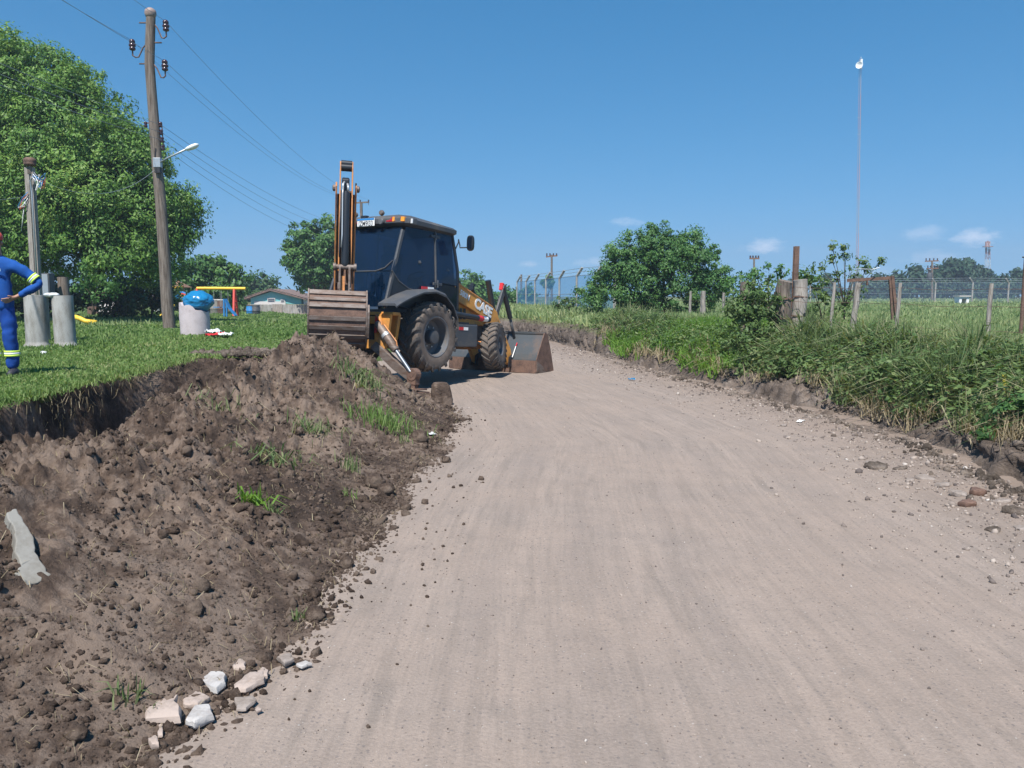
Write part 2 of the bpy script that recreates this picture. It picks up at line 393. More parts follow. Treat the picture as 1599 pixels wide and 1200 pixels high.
def tinted_glass(name, c, transp):
    k = NM(name); k.set(.04, 0, .6); k.p.inputs['Base Color'].default_value = c + (1,)
    t = k.n('ShaderNodeBsdfTransparent'); t.inputs[0].default_value = (.50, .62, .78, 1)
    mx = k.n('ShaderNodeMixShader'); mx.inputs[0].default_value = transp
    k.l(k.p.outputs[0], mx.inputs[1]); k.l(t.outputs[0], mx.inputs[2]); k.l(mx.outputs[0], k.out.inputs[0]); return k.m
M['glass'] = tinted_glass('dark_tinted_glass', (.010, .022, .045), .46)
def netting(name, c, cover):
    k = NM(name); k.set(.7, 0, .2); k.p.inputs['Base Color'].default_value = c + (1,)
    t = k.n('ShaderNodeBsdfTransparent'); mx = k.n('ShaderNodeMixShader'); mx.inputs[0].default_value = 1 - cover
    k.l(k.p.outputs[0], mx.inputs[1]); k.l(t.outputs[0], mx.inputs[2]); k.l(mx.outputs[0], k.out.inputs[0]); return k.m
M['net'] = netting('fine_wire_netting', (.20, .29, .40), .14)
M['net_blue'] = netting('blue_shade_netting', (.10, .30, .55), .50)
k = NM('mixed_gravel'); k.set(.92, 0, .15); g = k.n('ShaderNodeNewGeometry')
k.col(k.ramp(g.outputs['Random Per Island'], [(0, (.09, .075, .07)), (.35, (.19, .155, .135)), (.7, (.31, .26, .225)), (.97, (.36, .30, .255)), (1, (.5, .46, .42))])); M['gravel'] = k.m

M['leaf_big'] = leafy('broad_tree_leaves', [(.0, (.029, .074, .018)), (.3, (.078, .175, .033)), (.65, (.166, .294, .055)), (1, (.294, .396, .101))], .28, .5, .55)
M['leaf_mid'] = leafy('mid_tree_leaves', [(0, (.033, .093, .027)), (.5, (.075, .173, .042)), (1, (.150, .270, .068))], .28, .5, .4)
M['leaf_dark'] = leafy('dark_hedge_leaves', [(0, (.020, .053, .017)), (.5, (.042, .098, .025)), (1, (.084, .168, .042))], .25, .5, .4)
M['leaf_shrub'] = leafy('shrub_leaves', [(0, (.033, .090, .033)), (.5, (.073, .173, .048)), (1, (.150, .269, .069))], .3, .5, .9)
M['leaf_far'] = leafy('far_tree_leaves', [(0, (.018, .045, .027)), (.5, (.033, .075, .040)), (1, (.053, .106, .048))], .2, .6, .2)
M['leaf_weed'] = leafy('weed_leaves', [(0, (.048, .097, .030)), (.4, (.089, .158, .044)), (.8, (.165, .227, .083)), (1, (.303, .289, .152))], .3, .55, 1.1)
M['grass_lawn'] = leafy('lawn_grass_blades', [(0, (.079, .154, .035)), (.35, (.127, .220, .055)), (.75, (.204, .292, .094)), (1, (.363, .363, .176))], .35, .65, .22)
M['grass_field'] = leafy('field_grass_blades', [(0, (.143, .232, .088)), (.4, (.225, .308, .130)), (.8, (.342, .383, .185)), (1, (.520, .478, .287))], .35, .7, .25)
M['grass_bright'] = leafy('bright_grass_blades', [(0, (.081, .172, .025)), (.5, (.144, .276, .040)), (1, (.230, .345, .069))], .4, .6, .8)
M['grass_weed'] = leafy('bank_grass_blades', [(0, (.067, .115, .041)), (.4, (.122, .187, .067)), (.72, (.220, .244, .122)), (1, (.476, .412, .270))], .32, .7, .9)
M['straw'] = leafy('dry_straw', [(0, (.16, .125, .075)), (.5, (.28, .225, .14)), (1, (.42, .36, .25))], .2, .8, .9)
# ------------------------------------------------------------------ the ground
x_r = interp([(-20, 4.2), (0, 4.25), (5, 4.3), (6.8, 4.42), (9.2, 4.66), (12.9, 4.15), (15.2, 3.68), (18.6, 2.97), (21.4, 2.55), (25.2, 2.0), (28.6, 1.4), (35, -.3), (45, -4.5), (60, -12), (80, -24), (140, -60)])
lawn_edge = interp([(-10, -5.35), (13.3, -5.35), (14.5, -4.3), (28, -4.6), (35, -6.4), (45, -10.6), (60, -18), (80, -30), (140, -66)])
def lawn_z(X, Y):
    X = np.asarray(X, float); Y = np.asarray(Y, float)
    z = .63 + .02 * sstep(10, 16, Y) - .26 * sstep(19, 62, Y) + .05 * fbm(X * .4, Y * .4, 3, 5)
    return z
def road_z(X, Y):
    X = np.asarray(X, float); Y = np.asarray(Y, float); a = X - x_r(Y)
    z = .016 * fbm(a * 1.6, Y * .16, 3, 3) + .010 * fbm(X * 3, Y * 3, 3, 9) * 1.2
    z = z - .03 * np.exp(-((a + 3.1) / .35) ** 2) * .5 - .03 * np.exp(-((a + 1.7) / .35) ** 2) * .5
    z = z + .05 * sstep(-.9, -.2, a) * (fbm(X * 4, Y * 4, 4, 21) * .9 + .3)
    return z
ridge_x = interp([(0, -3.35), (9, -3.3), (10.2, -3.05), (11.2, -2.95), (12.5, -2.75), (15, -2.7)])
ridge_h = interp([(0, .70), (3, .80), (5.0, .80), (6.4, .62), (7.4, .60), (8.2, .66), (8.8, .88), (10.2, 1.0), (11.2, 1.03), (12.4, 1.06), (13.0, .90), (13.8, .38), (14.6, .0), (16, -.1)])
foot_x = interp([(0, -1.75), (1.5, -1.6), (2.8, -1.34), (3.5, -1.12), (4.7, -1.05), (6.8, -1.0), (9.5, -.84), (11.0, -.76), (11.8, -.95), (12.6, -1.3), (13.3, -1.9), (14.4, -2.4), (16, -2.5)])
def heap_z(X, Y, detail=True):
    wob = .22 * fbm(X * .9, Y * .9, 3, 31); wob2 = .16 * fbm(Y * 1.7, X * .3, 3, 37)
    xr = ridge_x(Y) + wob * .5; h = ridge_h(Y); xf = foot_x(Y) + wob2
    t = (X - xr) / np.maximum(xf - xr, .2)
    right = h * np.power(np.clip(1 - t, 0, 1), 1.08) - np.clip(t - 1, 0, 3) * .12
    right = right - .10 * h * np.exp(-(t / .16) ** 2)
    deep = -.55 * sstep(13.9, 12.9, Y) + .60 * sstep(13.3, 14.6, Y)
    tl = np.clip((xr - X) / 1.05, 0, 1)
    left = h * (1 - tl ** 1.15) + deep * tl ** 1.15 - .10 * h * np.exp(-((X - xr) / .25) ** 2)
    z = np.where(X > xr, right, left)
    # the cut face of the lawn, bellied and undermined
    wall_x = lawn_edge(Y) + .12 + .16 * fbm(Y * 1.3, Y * 0 + 3, 4, 41)
    ww = .13 + .62 * sstep(10.3, 12.2, Y)          # the far end of the trench is a sloping dig, the near end a sheer one
    wt = sstep(wall_x + ww, wall_x - .10, X)
    z = z * (1 - wt) + (lawn_z(X, Y) - .05) * wt
    if detail:
        wkeep = 1 - wt
        body = np.clip((z + .1) * 4, 0, 1) * np.clip(1.15 - t, .12, 1)
        body = np.where(X < xr, 1.0, body) * (.15 + .85 * wkeep)
        far_ = sstep(6.5, 8.5, Y)
        dl, rl = worley(X * 2.1 + .7 * fbm(X * 2, Y * 2, 2, 301), Y * 1.7 + .7 * fbm(X * 2 + 5, Y * 2, 2, 303), 305)
        z = z + body * (.03 + .10 * far_) * (np.clip(1 - (dl / .85) ** 2, 0, 1) ** .6 - .45) * (.2 + 1.6 * rl)
        z = z + body * (.17 * fbm(X * .95, Y * .95, 4, 51) + .12 * fbm(X * 2.4, Y * 2.4, 5, 55) + .075 * fbm(X * 7, Y * 7, 5, 57, .62))
        pat = .35 + .9 * sstep(-.18, .22, fbm(X * .8 + 4, Y * .8, 3, 59))
        for (sc_, amp, sd) in ((3.1, .06, 61), (6.3, .050, 67), (12.5, .034, 71), (25, .020, 77), (47, .011, 83)):
            wx = X * sc_ + 1.1 * fbm(X * sc_ * .9, Y * sc_ * .9, 3, sd); wy = Y * sc_ + 1.1 * fbm(X * sc_ * .9 + 9, Y * sc_ * .9, 3, sd + 1)
            d, r = worley(wx, wy, sd)
            z = z + body * pat * amp * (np.clip(1 - (d / .8) ** 2, 0, 1) ** .7 - .4) * (.15 + 1.5 * r ** 2.2)
    if detail:
        for (sc_, amp, sd) in ((5, .055, 201), (11, .040, 205), (23, .024, 209)):
            n_ = fbm(X * sc_ + 40, Y * sc_, 3, sd, .6); z = z + body * pat * amp * (.35 - np.abs(n_) * 2.2)
    # round off where the heap runs out over the road
    return z
def bank_z(X, Y, detail=False):
    d = X - x_r(Y); n1 = fbm(X * 1.1, Y * 1.1, 3, 101); n2 = fbm(X * 3.5, Y * 3.5, 4, 105)
    dd = d + .18 * n1 + .10 * n2
    nh = np.clip(.55 + .9 * fbm(Y * .8 + 3, X * 0, 3, 115), .2, 1.15); sw = .12 + .3 * np.clip(.5 - fbm(Y * .7 + 30, X * 0, 2, 117) * 1.4, 0, 1)
    near = .27 * nh * sstep(.03, .03 + sw, dd) + (.12 + .27 * (1 - nh)) * sstep(.15, 1.0, dd) + .40 * sstep(.8, 2.0, dd)
    mid_ = .22 * sstep(.0, .3, dd) + .58 * sstep(.1, 1.9, dd)
    far = .62 * sstep(0, .35, dd) + .14 * sstep(.3, 1.2, dd)
    w1 = sstep(14, 16, Y); w2 = sstep(21, 23.5, Y)
    z = near * (1 - w1) + mid_ * w1; z = z * (1 - w2) + far * w2
    if detail:
        bd = sstep(-.02, .12, dd) * (1 - sstep(.9, 1.7, d)); pw = .3 + .9 * sstep(-.2, .2, fbm(X * 1.3, Y * 1.3, 2, 111))
        for (sc_, amp, sd) in ((2.6, .11, 211), (6, .075, 213), (13, .045, 217), (27, .022, 219)):
            z = z + bd * pw * amp * (.32 - np.abs(fbm(X * sc_, Y * sc_ + 7, 3, sd, .6)) * 2.1)
    z = z + np.clip(d, 0, 1.5) / 1.5 * (.07 * n1) + np.clip(d, 0, .6) / .6 * .05 * n2 - .06 * (d < -.05)
    return z - .02 * np.clip((d - 10) / 30, 0, 1)
def bank_ground(x, y): return float(bank_z(np.array([x]), np.array([y]))[0])
def lawn_ground(x, y): return float(lawn_z(np.array([x]), np.array([y]))[0])
def heap_ground(x, y): return float(heap_z(np.array([x]), np.array([y]))[0])

# the far sheet everything stands above, out to the horizon
mb = MB(); mb.add([(-900, -900, -.9), (900, -900, -.9), (900, 900, -.9), (-900, 900, -.9)], [(0, 1, 2, 3)])
tag(mb.build('ground', M['lawn']), 'wide level green ground reaching the horizon', kind='structure')

ys = np.concatenate([np.arange(-6, 1.4, .3), 1.4 * np.exp(np.arange(0, math.log(100 / 1.4), .0085))])
n = 300; tt = np.linspace(0, 1, n)
Yg = np.repeat(ys[:, None], n, 1)
xl = np.interp(ys, [-10, 13.2, 14.2, 15, 40, 100], [-2.7, -2.7, -4.2, -4.4, -10, -60]); xl = np.where(ys > 14.2, lawn_edge(ys) - .4, xl)
Xg = xl[:, None] + (x_r(ys)[:, None] + .5 - xl[:, None]) * tt[None]
Zg = road_z(Xg, Yg)
uv = np.stack([Xg - x_r(Yg), Yg], -1).reshape(-1, 2)
tag(grid_mesh('dirt_road', Xg, Yg, Zg, M['road'], True, uv), 'pale dusty dirt road curving away to the left', kind='structure')

ys = np.concatenate([np.arange(.2, 1.5, .05), 1.5 * np.exp(np.arange(0, math.log(15.4 / 1.5), .0042))])
xs = np.concatenate([np.linspace(-6.4, -5.6, 12)[:-1], np.arange(-5.6, -.2, .0155)])
Xg, Yg = np.meshgrid(xs, ys); Zg = heap_z(Xg, Yg)
# undermine the cut face so that the turf overhangs a little
tag(grid_mesh('earth_heap', Xg, Yg, Zg, M['soil'], True), 'long heap of dark dug earth beside the trench along the road', kind='structure')

# lawn: a turf sheet with a ragged front edge, its own thickness at the cut
ys = np.concatenate([np.arange(-4, 4, .25), 4 * np.exp(np.arange(0, math.log(130 / 4), .011))])
dx = np.concatenate([np.linspace(0, 1.2, 26), 1.2 * np.exp(np.linspace(0, math.log(110), 80))[1:]])
Yg = np.repeat(ys[:, None], len(dx), 1)
e = lawn_edge(ys) + .10 * fbm(ys * 2.2, ys * 0, 4, 121) + .05 * fbm(ys * 9, ys * 0, 3, 123)
Xg = e[:, None] - dx[None]
Zg = lawn_z(Xg, Yg) + .012 * fbm(Xg * 6, Yg * 6, 3, 131)
over = np.where(ys > 14.0, 1, 0)[:, None]
Xp = np.concatenate([e[:, None] + np.where(over, 1.1, -.02), e[:, None] + np.where(over, .45, .0), Xg], 1)
Zp = np.concatenate([np.where(over, -.08, Zg[:, :1] - .16), np.where(over, Zg[:, :1] - .22, Zg[:, :1] - .07), Zg], 1)
Yp = np.concatenate([Yg[:, :1], Yg[:, :1], Yg], 1)
tag(grid_mesh('lawn', Xp, Yp, Zp, M['lawn'], True), 'green mown lawn left of the trench', kind='structure')

# right bank and the field behind it
ys = np.concatenate([np.arange(-6, 3, .3), 3 * np.exp(np.arange(0, math.log(290 / 3), .0125))])
dd = 2.6 * np.exp(np.linspace(0, math.log(100), 70))
Yg = np.repeat(ys[:, None], len(dd), 1); Xg = x_r(ys)[:, None] + dd[None]; Zg = bank_z(Xg, Yg)
far_hide = np.maximum(Yg - 60, 0) * 0
kb = NM('field_bank_soil'); kb.set(.96, 0, .1)
v = kb.coords(); a_ = kb.noise(v, .9, 6, .62); b_ = kb.noise(v, 8, 6, .7); c_ = kb.noise(v, 40, 5, .7)
soil = kb.ramp(kb.math('ADD', kb.math('MULTIPLY', a_, .5), kb.math('MULTIPLY', b_, .5)), [(.34, (.065, .050, .040)), (.5, (.155, .122, .10)), (.64, (.255, .21, .178))])
pz = kb.n('ShaderNodeSeparateXYZ'); kb.l(v, pz.inputs[0])
gfac = kb.ramp(kb.math('ADD', pz.outputs[2], kb.math('MULTIPLY', kb.math('SUBTRACT', b_, .5), .35)), [(.50, (0, 0, 0)), (.66, (1, 1, 1))])
kb.col(kb.mix(gfac, soil, kb.mix(b_, (.070, .085, .035), (.15, .155, .075)))); kb.bump(kb.math('ADD', b_, c_), .7, .05)
tag(grid_mesh('field', Xg, Yg, Zg, kb.m, True), 'rough grassy field behind the low bank right of the road', kind='structure')
ys = np.concatenate([np.arange(-6, 4, .2), 4 * np.exp(np.arange(0, math.log(72.5), .0048))])
dd = np.concatenate([np.linspace(-.35, 1.0, 62)[:-1], np.linspace(1.0, 2.6, 30)])
Yg = np.repeat(ys[:, None], len(dd), 1); Xg = x_r(ys)[:, None] + dd[None]; Zg = bank_z(Xg, Yg, True)
# the foot of the bank is washed out under its lip
cut = .19 * np.clip(.55 + 1.3 * fbm(Yg * 1.1, Yg * 0 + 2, 4, 221), 0, 1.3) * (1 - sstep(14.0, 15.5, Yg)) + .10 * sstep(22, 24, Yg)
Xg = Xg + cut * (1 - sstep(.09, .25, Zg)) * sstep(-.15, .06, dd)[None]
face = sstep(.0, .06, dd)[None] * (1 - sstep(.5, .9, dd))[None]
Xg = Xg + face * (.045 * fbm(Yg * 5, Zg * 9, 4, 231, .6) + .03 * (.3 - np.abs(fbm(Yg * 13, Zg * 20, 3, 233, .6)) * 2)); Zg = Zg + face * .03 * fbm(Yg * 14, Xg * 14, 3, 235, .6)
tag(grid_mesh('road_bank', Xg, Yg, Zg, kb.m, True), 'crumbling earth bank cut along the right side of the road', kind='structure')

# ------------------------------------------------------------------ scattered earth, gravel, stones (nobody could count these)
def ico(sub):
    import bmesh
    bm = bmesh.new(); bmesh.ops.create_icosphere(bm, subdivisions=sub, radius=1)
    V = np.array([v.co[:] for v in bm.verts]); F = np.array([[v.index for v in f.verts] for f in bm.faces]); bm.free(); return V, F
ICO = {1: ico(1), 2: ico(2), 3: ico(3)}
def scatter(name, P, S, mat, sub=1, rough=.28, flat=(.55, 1), label=None, smooth=False, seed=1):
    r = np.random.default_rng(seed); V, F = ICO[sub]; N = len(P); nv = len(V)
    q = r.normal(size=(N, 4)); q /= np.linalg.norm(q, axis=1)[:, None]
    w, x, y, z = q.T
    Rm = np.stack([1 - 2 * (y * y + z * z), 2 * (x * y - z * w), 2 * (x * z + y * w), 2 * (x * y + z * w), 1 - 2 * (x * x + z * z), 2 * (y * z - x * w), 2 * (x * z - y * w), 2 * (y * z + x * w), 1 - 2 * (x * x + y * y)], -1).reshape(N, 3, 3)
    d = 1 + rough * r.normal(size=(N, nv)); d = np.clip(d, .5, 1.5)
    W = V[None] * d[..., None]; W = W * r.uniform(flat[0], flat[1], (N, 1, 3))
    W = np.einsum('nij,nkj->nki', Rm, W) * S[:, None, None] + P[:, None, :]
    f = (F[None] + (np.arange(N) * nv)[:, None, None]).reshape(-1, 3)
    return tag(np_mesh(name, W.reshape(-1, 3), [f], mat, smooth=smooth), label, kind='stuff')

# clods all over the heap
N = 36000
Y = 1.3 * (14.2 / 1.3) ** rng.random(N); xr = ridge_x(Y); xf = foot_x(Y)
t = rng.beta(1.1, 1.0, N) * 1.22 - .12; X = xr + (xf - xr) * t
S = np.exp(rng.normal(-5.2, .68, N)) * (1 + .4 * (Y > 5)); S = np.clip(S, .004, .06)
Z = heap_z(X, Y) + S * .10
free = ~((X > -.632 * Y) & (X < -.565 * Y) & (Y > 3.4) & (Y < 5.6))      # none where the cement slab lies
X, Y, Z, S = X[free], Y[free], Z[free], S[free]
big = S > .03
scatter('soil_crumbs', np.stack([X, Y, Z], -1)[~big], S[~big], M['clod'], 1, .26, (.6, 1), 'small crumbs of dark soil all over the earth heap', seed=3)
scatter('clods', np.stack([X, Y, Z], -1)[big], S[big], M['clod'], 2, .21, (.45, 1), 'lumps of dark soil lying over the earth heap', False, seed=4)
# soil spilled onto the road along the heap's foot
N = 5200
Y = 1.4 * (12.8 / 1.4) ** rng.random(N); X = foot_x(Y) + np.abs(rng.normal(0, .12, N)) - .10 + (rng.random(N) < .07) * rng.random(N) * .7
S = np.clip(np.exp(rng.normal(-5.0, .65, N)), .003, .04); drop = (Y > 2.5) & (Y < 3.95) & (rng.random(N) < .75); Y = np.where(drop, rng.uniform(6, 12.5, N), Y); X = np.where(drop, foot_x(Y), X); Z = np.maximum(road_z(X, Y), heap_z(X, Y)) + S * .3
scatter('spilled_soil', np.stack([X, Y, Z], -1), S, M['clod'], 1, .25, (.6, 1), 'crumbs of soil spilled on the road at the foot of the heap', seed=5)
# bare crumbly soil where the trench runs out into the lawn
N = 2600; X = rng.normal(-4.85, .36, N); Y = rng.normal(14.5, .32, N); S = np.clip(np.exp(rng.normal(-3.9, .6, N)), .008, .09)
scatter('trench_end_soil', np.stack([X, Y, np.maximum(lawn_z(X, Y), heap_z(X, Y)) + S * .1], -1), S, M['bank'], 1, .25, (.6, 1), 'pale crumbled soil on the lawn at the far end of the trench', seed=8)
# gravel on the road, thicker at the right edge
N = 26000
Y = 1.7 * (26 / 1.7) ** rng.random(N); side = rng.random(N)
a = np.where(side < .40, -np.abs(rng.normal(0, .75, N)) + .05, -rng.random(N) * 5.6); X = x_r(Y) + a
ok = X > foot_x(Y) - .1
S = np.exp(rng.normal(-5.55, .5, N)) * np.where(side < .40, 1.7, .62) * (1 + .04 * Y); S = np.clip(S, .0022, .045)
Z = np.where(a > .1, bank_z(X, Y), road_z(X, Y)) + S * .2
scatter('gravel', np.stack([X, Y, Z], -1)[ok], S[ok], M['gravel'], 1, .24, (.5, 1), 'loose gravel and pebbles on the dirt road', seed=6)
# lumps of the undercut bank on the right
N = 5200
Y = 5.2 * (34 / 5.2) ** rng.random(N); a = rng.normal(.12, .28, N); a = np.where(Y > 20, np.abs(a) + .02, np.where((a > -.04) & (a < .24), np.where(rng.random(N) < .5, a - .26, a + .26), a)); X = x_r(Y) + a
S = np.clip(np.exp(rng.normal(-4.35, .6, N)), .007, .08); Z = np.maximum(bank_z(X, Y), np.where(a < .2, road_z(X, Y), -9)) + S * .2
scatter('bank_clods', np.stack([X, Y, Z], -1), S, M['bank'], 2, .15, (.5, 1), 'crumbled lumps of soil along the undercut bank', False, seed=7)

# ------------------------------------------------------------------ grass and weeds
def blades(name, P, H, Wd, lean, mat, label, parent=None, seed=1, droop=.5, kind='stuff'):
    """ribbons of two segments, each bending its own way"""
    r = np.random.default_rng(seed); N = len(P); th = r.random(N) * 2 * np.pi; ph = r.random(N) * 2 * np.pi
    side = np.stack([np.cos(th), np.sin(th), np.zeros(N)], -1) * (Wd / 2)[:, None]
    ln = np.abs(r.normal(0, 1, N)) * lean
    dirv = np.stack([np.cos(ph), np.sin(ph), np.zeros(N)], -1) * (ln * H)[:, None]
    up = np.zeros((N, 3)); up[:, 2] = H
    a = P - side; b = P + side
    mid_ = P + up * .55 + dirv * .4; c = mid_ - side * .8; d = mid_ + side * .8
    tip = P + up * (1 - droop * ln[:, None] * .55) + dirv * 1.15
    V = np.stack([a, b, c, d, tip], 1).reshape(-1, 3); i = np.arange(N)[:, None] * 5
    o = np_mesh(name, V, [i + np.array([[0, 1, 3, 2]]), i + np.array([[2, 3, 4]])], mat, parent)
    return tag(o, label, kind=kind) if parent is None else o
def leaves_mesh(name, C, Nrm, size, mat, parent=None, seed=1, aspect=.5, label=None, kind=None, droop=.35):
    """pointed folded leaves at C facing Nrm"""
    r = np.random.default_rng(seed); N = len(C)
    Nrm = Nrm / np.maximum(np.linalg.norm(Nrm, axis=1), 1e-6)[:, None]
    t = r.normal(size=(N, 3)); t[:, 2] -= droop * 2; t -= Nrm * (t * Nrm).sum(1)[:, None]; t /= np.maximum(np.linalg.norm(t, axis=1), 1e-6)[:, None]
    s = np.cross(Nrm, t); L = size[:, None]; w = L * aspect * .5
    base = C - t * L * .5; tip = C + t * L * .5 - Nrm * L * .10
    m1 = C - t * L * .05 + s * w - Nrm * L * .06; m2 = C - t * L * .05 - s * w - Nrm * L * .06
    V = np.stack([base, m1, tip, m2], 1).reshape(-1, 3); i = np.arange(N)[:, None] * 4
    o = np_mesh(name, V, [i + np.array([[0, 1, 2]]), i + np.array([[0, 2, 3]])], mat, parent)
    return tag(o, label, kind=kind) if (label or kind) else o
def screen_pts(N, u0, u1, y0, y1, seed, power=1.0):
    """points spread evenly over a wedge of ground"""
    r = np.random.default_rng(seed); Y = 1 / (1 / y0 + (1 / y1 - 1 / y0) * r.random(N) ** power); u = r.uniform(u0, u1, N)
    return (u - 800) / FPX * Y, Y, r

# lawn grass
X, Y, r = screen_pts(150000, -260, 640, 5.0, 75, 11, .9)
ed = lawn_edge(Y) + np.where(Y > 14, .5, .04); ok = X < ed; X, Y = X[ok], Y[ok]
dens = fbm(X * .5, Y * .5, 3, 141); H = (.048 + .05 * r.random(len(X))) * (1 + .9 * np.clip(dens, -.5, 1)) * (1 + np.clip(Y - 12, 0, 60) * .010)
bare = np.exp(-(((X + 5.3) / .8) ** 2 + ((Y - 14.6) / .55) ** 2)) + .8 * np.exp(-(((X + 4.6) / .5) ** 2 + ((Y - 16.2) / .6) ** 2))
keep = r.random(len(X)) > bare * 1.2
X, Y, H = X[keep], Y[keep], H[keep]
Z = lawn_z(X, Y) - .01 - np.clip(X - lawn_edge(Y), 0, 1) * .9
blades('lawn_grass', np.stack([X, Y, Z], -1), H, .006 + .0016 * Y, .65, M['grass_lawn'], 'short green lawn grass', seed=12)
# turf hanging over the cut edge
N = 7000; Y = 5.2 * (14.4 / 5.2) ** rng.random(N); X = lawn_edge(Y) + rng.normal(.02, .09, N); Z = lawn_z(X, Y) - .02 - rng.random(N) * .06
blades('turf_edge_grass', np.stack([X, Y, Z], -1), .045 + .06 * rng.random(N), np.full(N, .012), .75, M['grass_lawn'], 'grass hanging over the cut edge of the lawn', seed=13, droop=1.4)
# roots and straw in the cut face
N = 800; Y = 5.2 * (14 / 5.2) ** rng.random(N); X = lawn_edge(Y) + .10 + rng.normal(.02, .05, N); Z = lawn_z(X, Y) - .06 - rng.random(N) ** 1.6 * .4
blades('hanging_roots', np.stack([X, Y, Z], -1), -(.05 + .12 * rng.random(N)), np.full(N, .007), .7, M['straw'], 'thin dry roots hanging from the cut turf', seed=14)
# taller weeds at the far end of the lawn
X, Y, r = screen_pts(9000, -150, 480, 28, 58, 15)
ok = (fbm(X * .3, Y * .3, 3, 151) > .05) & (X < lawn_edge(Y)); X, Y = X[ok], Y[ok]
blades('lawn_weeds', np.stack([X, Y, lawn_z(X, Y)], -1), .08 + .16 * r.random(len(X)), np.full(len(X), .05), .5, M['grass_field'], 'taller tufts of grass at the back of the lawn', seed=16)
# dry straw lying in the heap
N = 2600; Y = 1.4 * (13.5 / 1.4) ** rng.random(N); t = rng.random(N) * 1.15 - .1; X = ridge_x(Y) + (foot_x(Y) - ridge_x(Y)) * t
blades('loose_straw', np.stack([X, Y, heap_z(X, Y) + .008], -1), .025 + .05 * rng.random(N), .0018 + .0006 * Y, 1.6, M['straw'], 'dry stalks and roots lying in the dug earth', seed=17, droop=1.2)
# the field
X, Y, r = screen_pts(170000, 780, 1850, 9.5, 150, 21, .75)
d = X - x_r(Y); ok = d > np.where(Y < 24, 2.2, .5); X, Y = X[ok], Y[ok]
cl = fbm(X * .35, Y * .35, 4, 161)
H = (.18 + .22 * r.random(len(X))) * (1 + .55 * cl); H = np.clip(H, .08, .7)
blades('field_grass', np.stack([X, Y, bank_z(X, Y) - .02], -1), H, .008 + .0020 * Y, .5, M['grass_field'], 'tall seeding grass of the open field', seed=22)
# bank: mixed coarse grass
N = 84000; Y = 5.0 * (26 / 5.0) ** rng.random(N); d = rng.gamma(3.0, .62, N) + .10; X = x_r(Y) + d
cl = fbm(X * 1.5, Y * 1.5, 3, 171); lim = np.where(Y < 15, .55, np.where(Y < 21, .35, .45)) + .5 * fbm(X * 1.5, Y * 1.5, 2, 173)
ok = (d > lim) & (cl > -.16) & (d < 5.2); X, Y, d, cl = X[ok], Y[ok], d[ok], cl[ok]
H = (.14 + .40 * rng.random(len(X)) ** 1.4) * (.75 + .45 * sstep(.6, 1.4, d) - .55 * sstep(1.7, 2.6, d)) * (1 + 1.2 * cl)
br = (Y > 15.3) & (Y < 22)
Z = bank_z(X, Y) - .03
P = np.stack([X, Y, Z], -1)
blades('bank_grass', P[~br], H[~br], .007 + .0013 * Y[~br], .95, M['grass_weed'], 'coarse unkempt grass on the road bank', seed=23, droop=.7)
N = 34000; Y = rng.uniform(15.2, 22.5, N); d = rng.random(N) ** .8 * 4.2 + .15; X = x_r(Y) + d
ok = fbm(X * .7, Y * .7, 3, 177) + .12 + .5 * np.clip(d - .3, 0, 1) > .15; X, Y, d = X[ok], Y[ok], d[ok]
blades('bright_bank_grass', np.stack([X, Y, bank_z(X, Y) - .02], -1), .16 + .24 * rng.random(len(X)), np.full(len(X), .032), .7, M['grass_bright'], 'bright green broad grass covering the bank', seed=24, droop=.8)
# straw hanging from the bank's lip
N = 8500; Y = 5.2 * (24 / 5.2) ** rng.random(N); d = .18 + rng.gamma(2.0, .3, N); X = x_r(Y) + d
ok = fbm(X * 1.3, Y * 1.3, 3, 181) > .0; X, Y = X[ok], Y[ok]
blades('bank_straw', np.stack([X, Y, bank_z(X, Y) + .02], -1), .12 + .26 * rng.random(len(X)), .006 + .0008 * Y, .8, M['straw'], 'dry yellow grass stalks hanging on the bank', seed=25, droop=1.2)
# broad-leaved weeds in clumps on the bank
CL = 1500; Yc = 5.2 * (26 / 5.2) ** rng.random(CL); dc = rng.gamma(2.6, .48, CL) + .35; Xc = x_r(Yc) + dc
per = 54; r = np.random.default_rng(26); rad = r.uniform(.10, .40, CL)
off = r.normal(size=(CL, per, 3)); off /= np.linalg.norm(off, axis=2)[..., None]; off *= (r.random((CL, per, 1)) ** .4) * rad[:, None, None]; off[..., 2] = np.abs(off[..., 2]) * np.where(dc > 1.7, .8, 1.7)[:, None]
Pc = np.stack([Xc, Yc, bank_z(Xc, Yc)], -1)[:, None, :] + off
nr = off + np.array([0, 0, .25]) + r.normal(0, .12, off.shape)
leaves_mesh('bank_weeds', Pc.reshape(-1, 3), nr.reshape(-1, 3), r.uniform(.05, .13, CL * per), M['leaf_weed'], seed=27, aspect=.42, label='leafy weeds and brambles growing over the bank', kind='stuff')
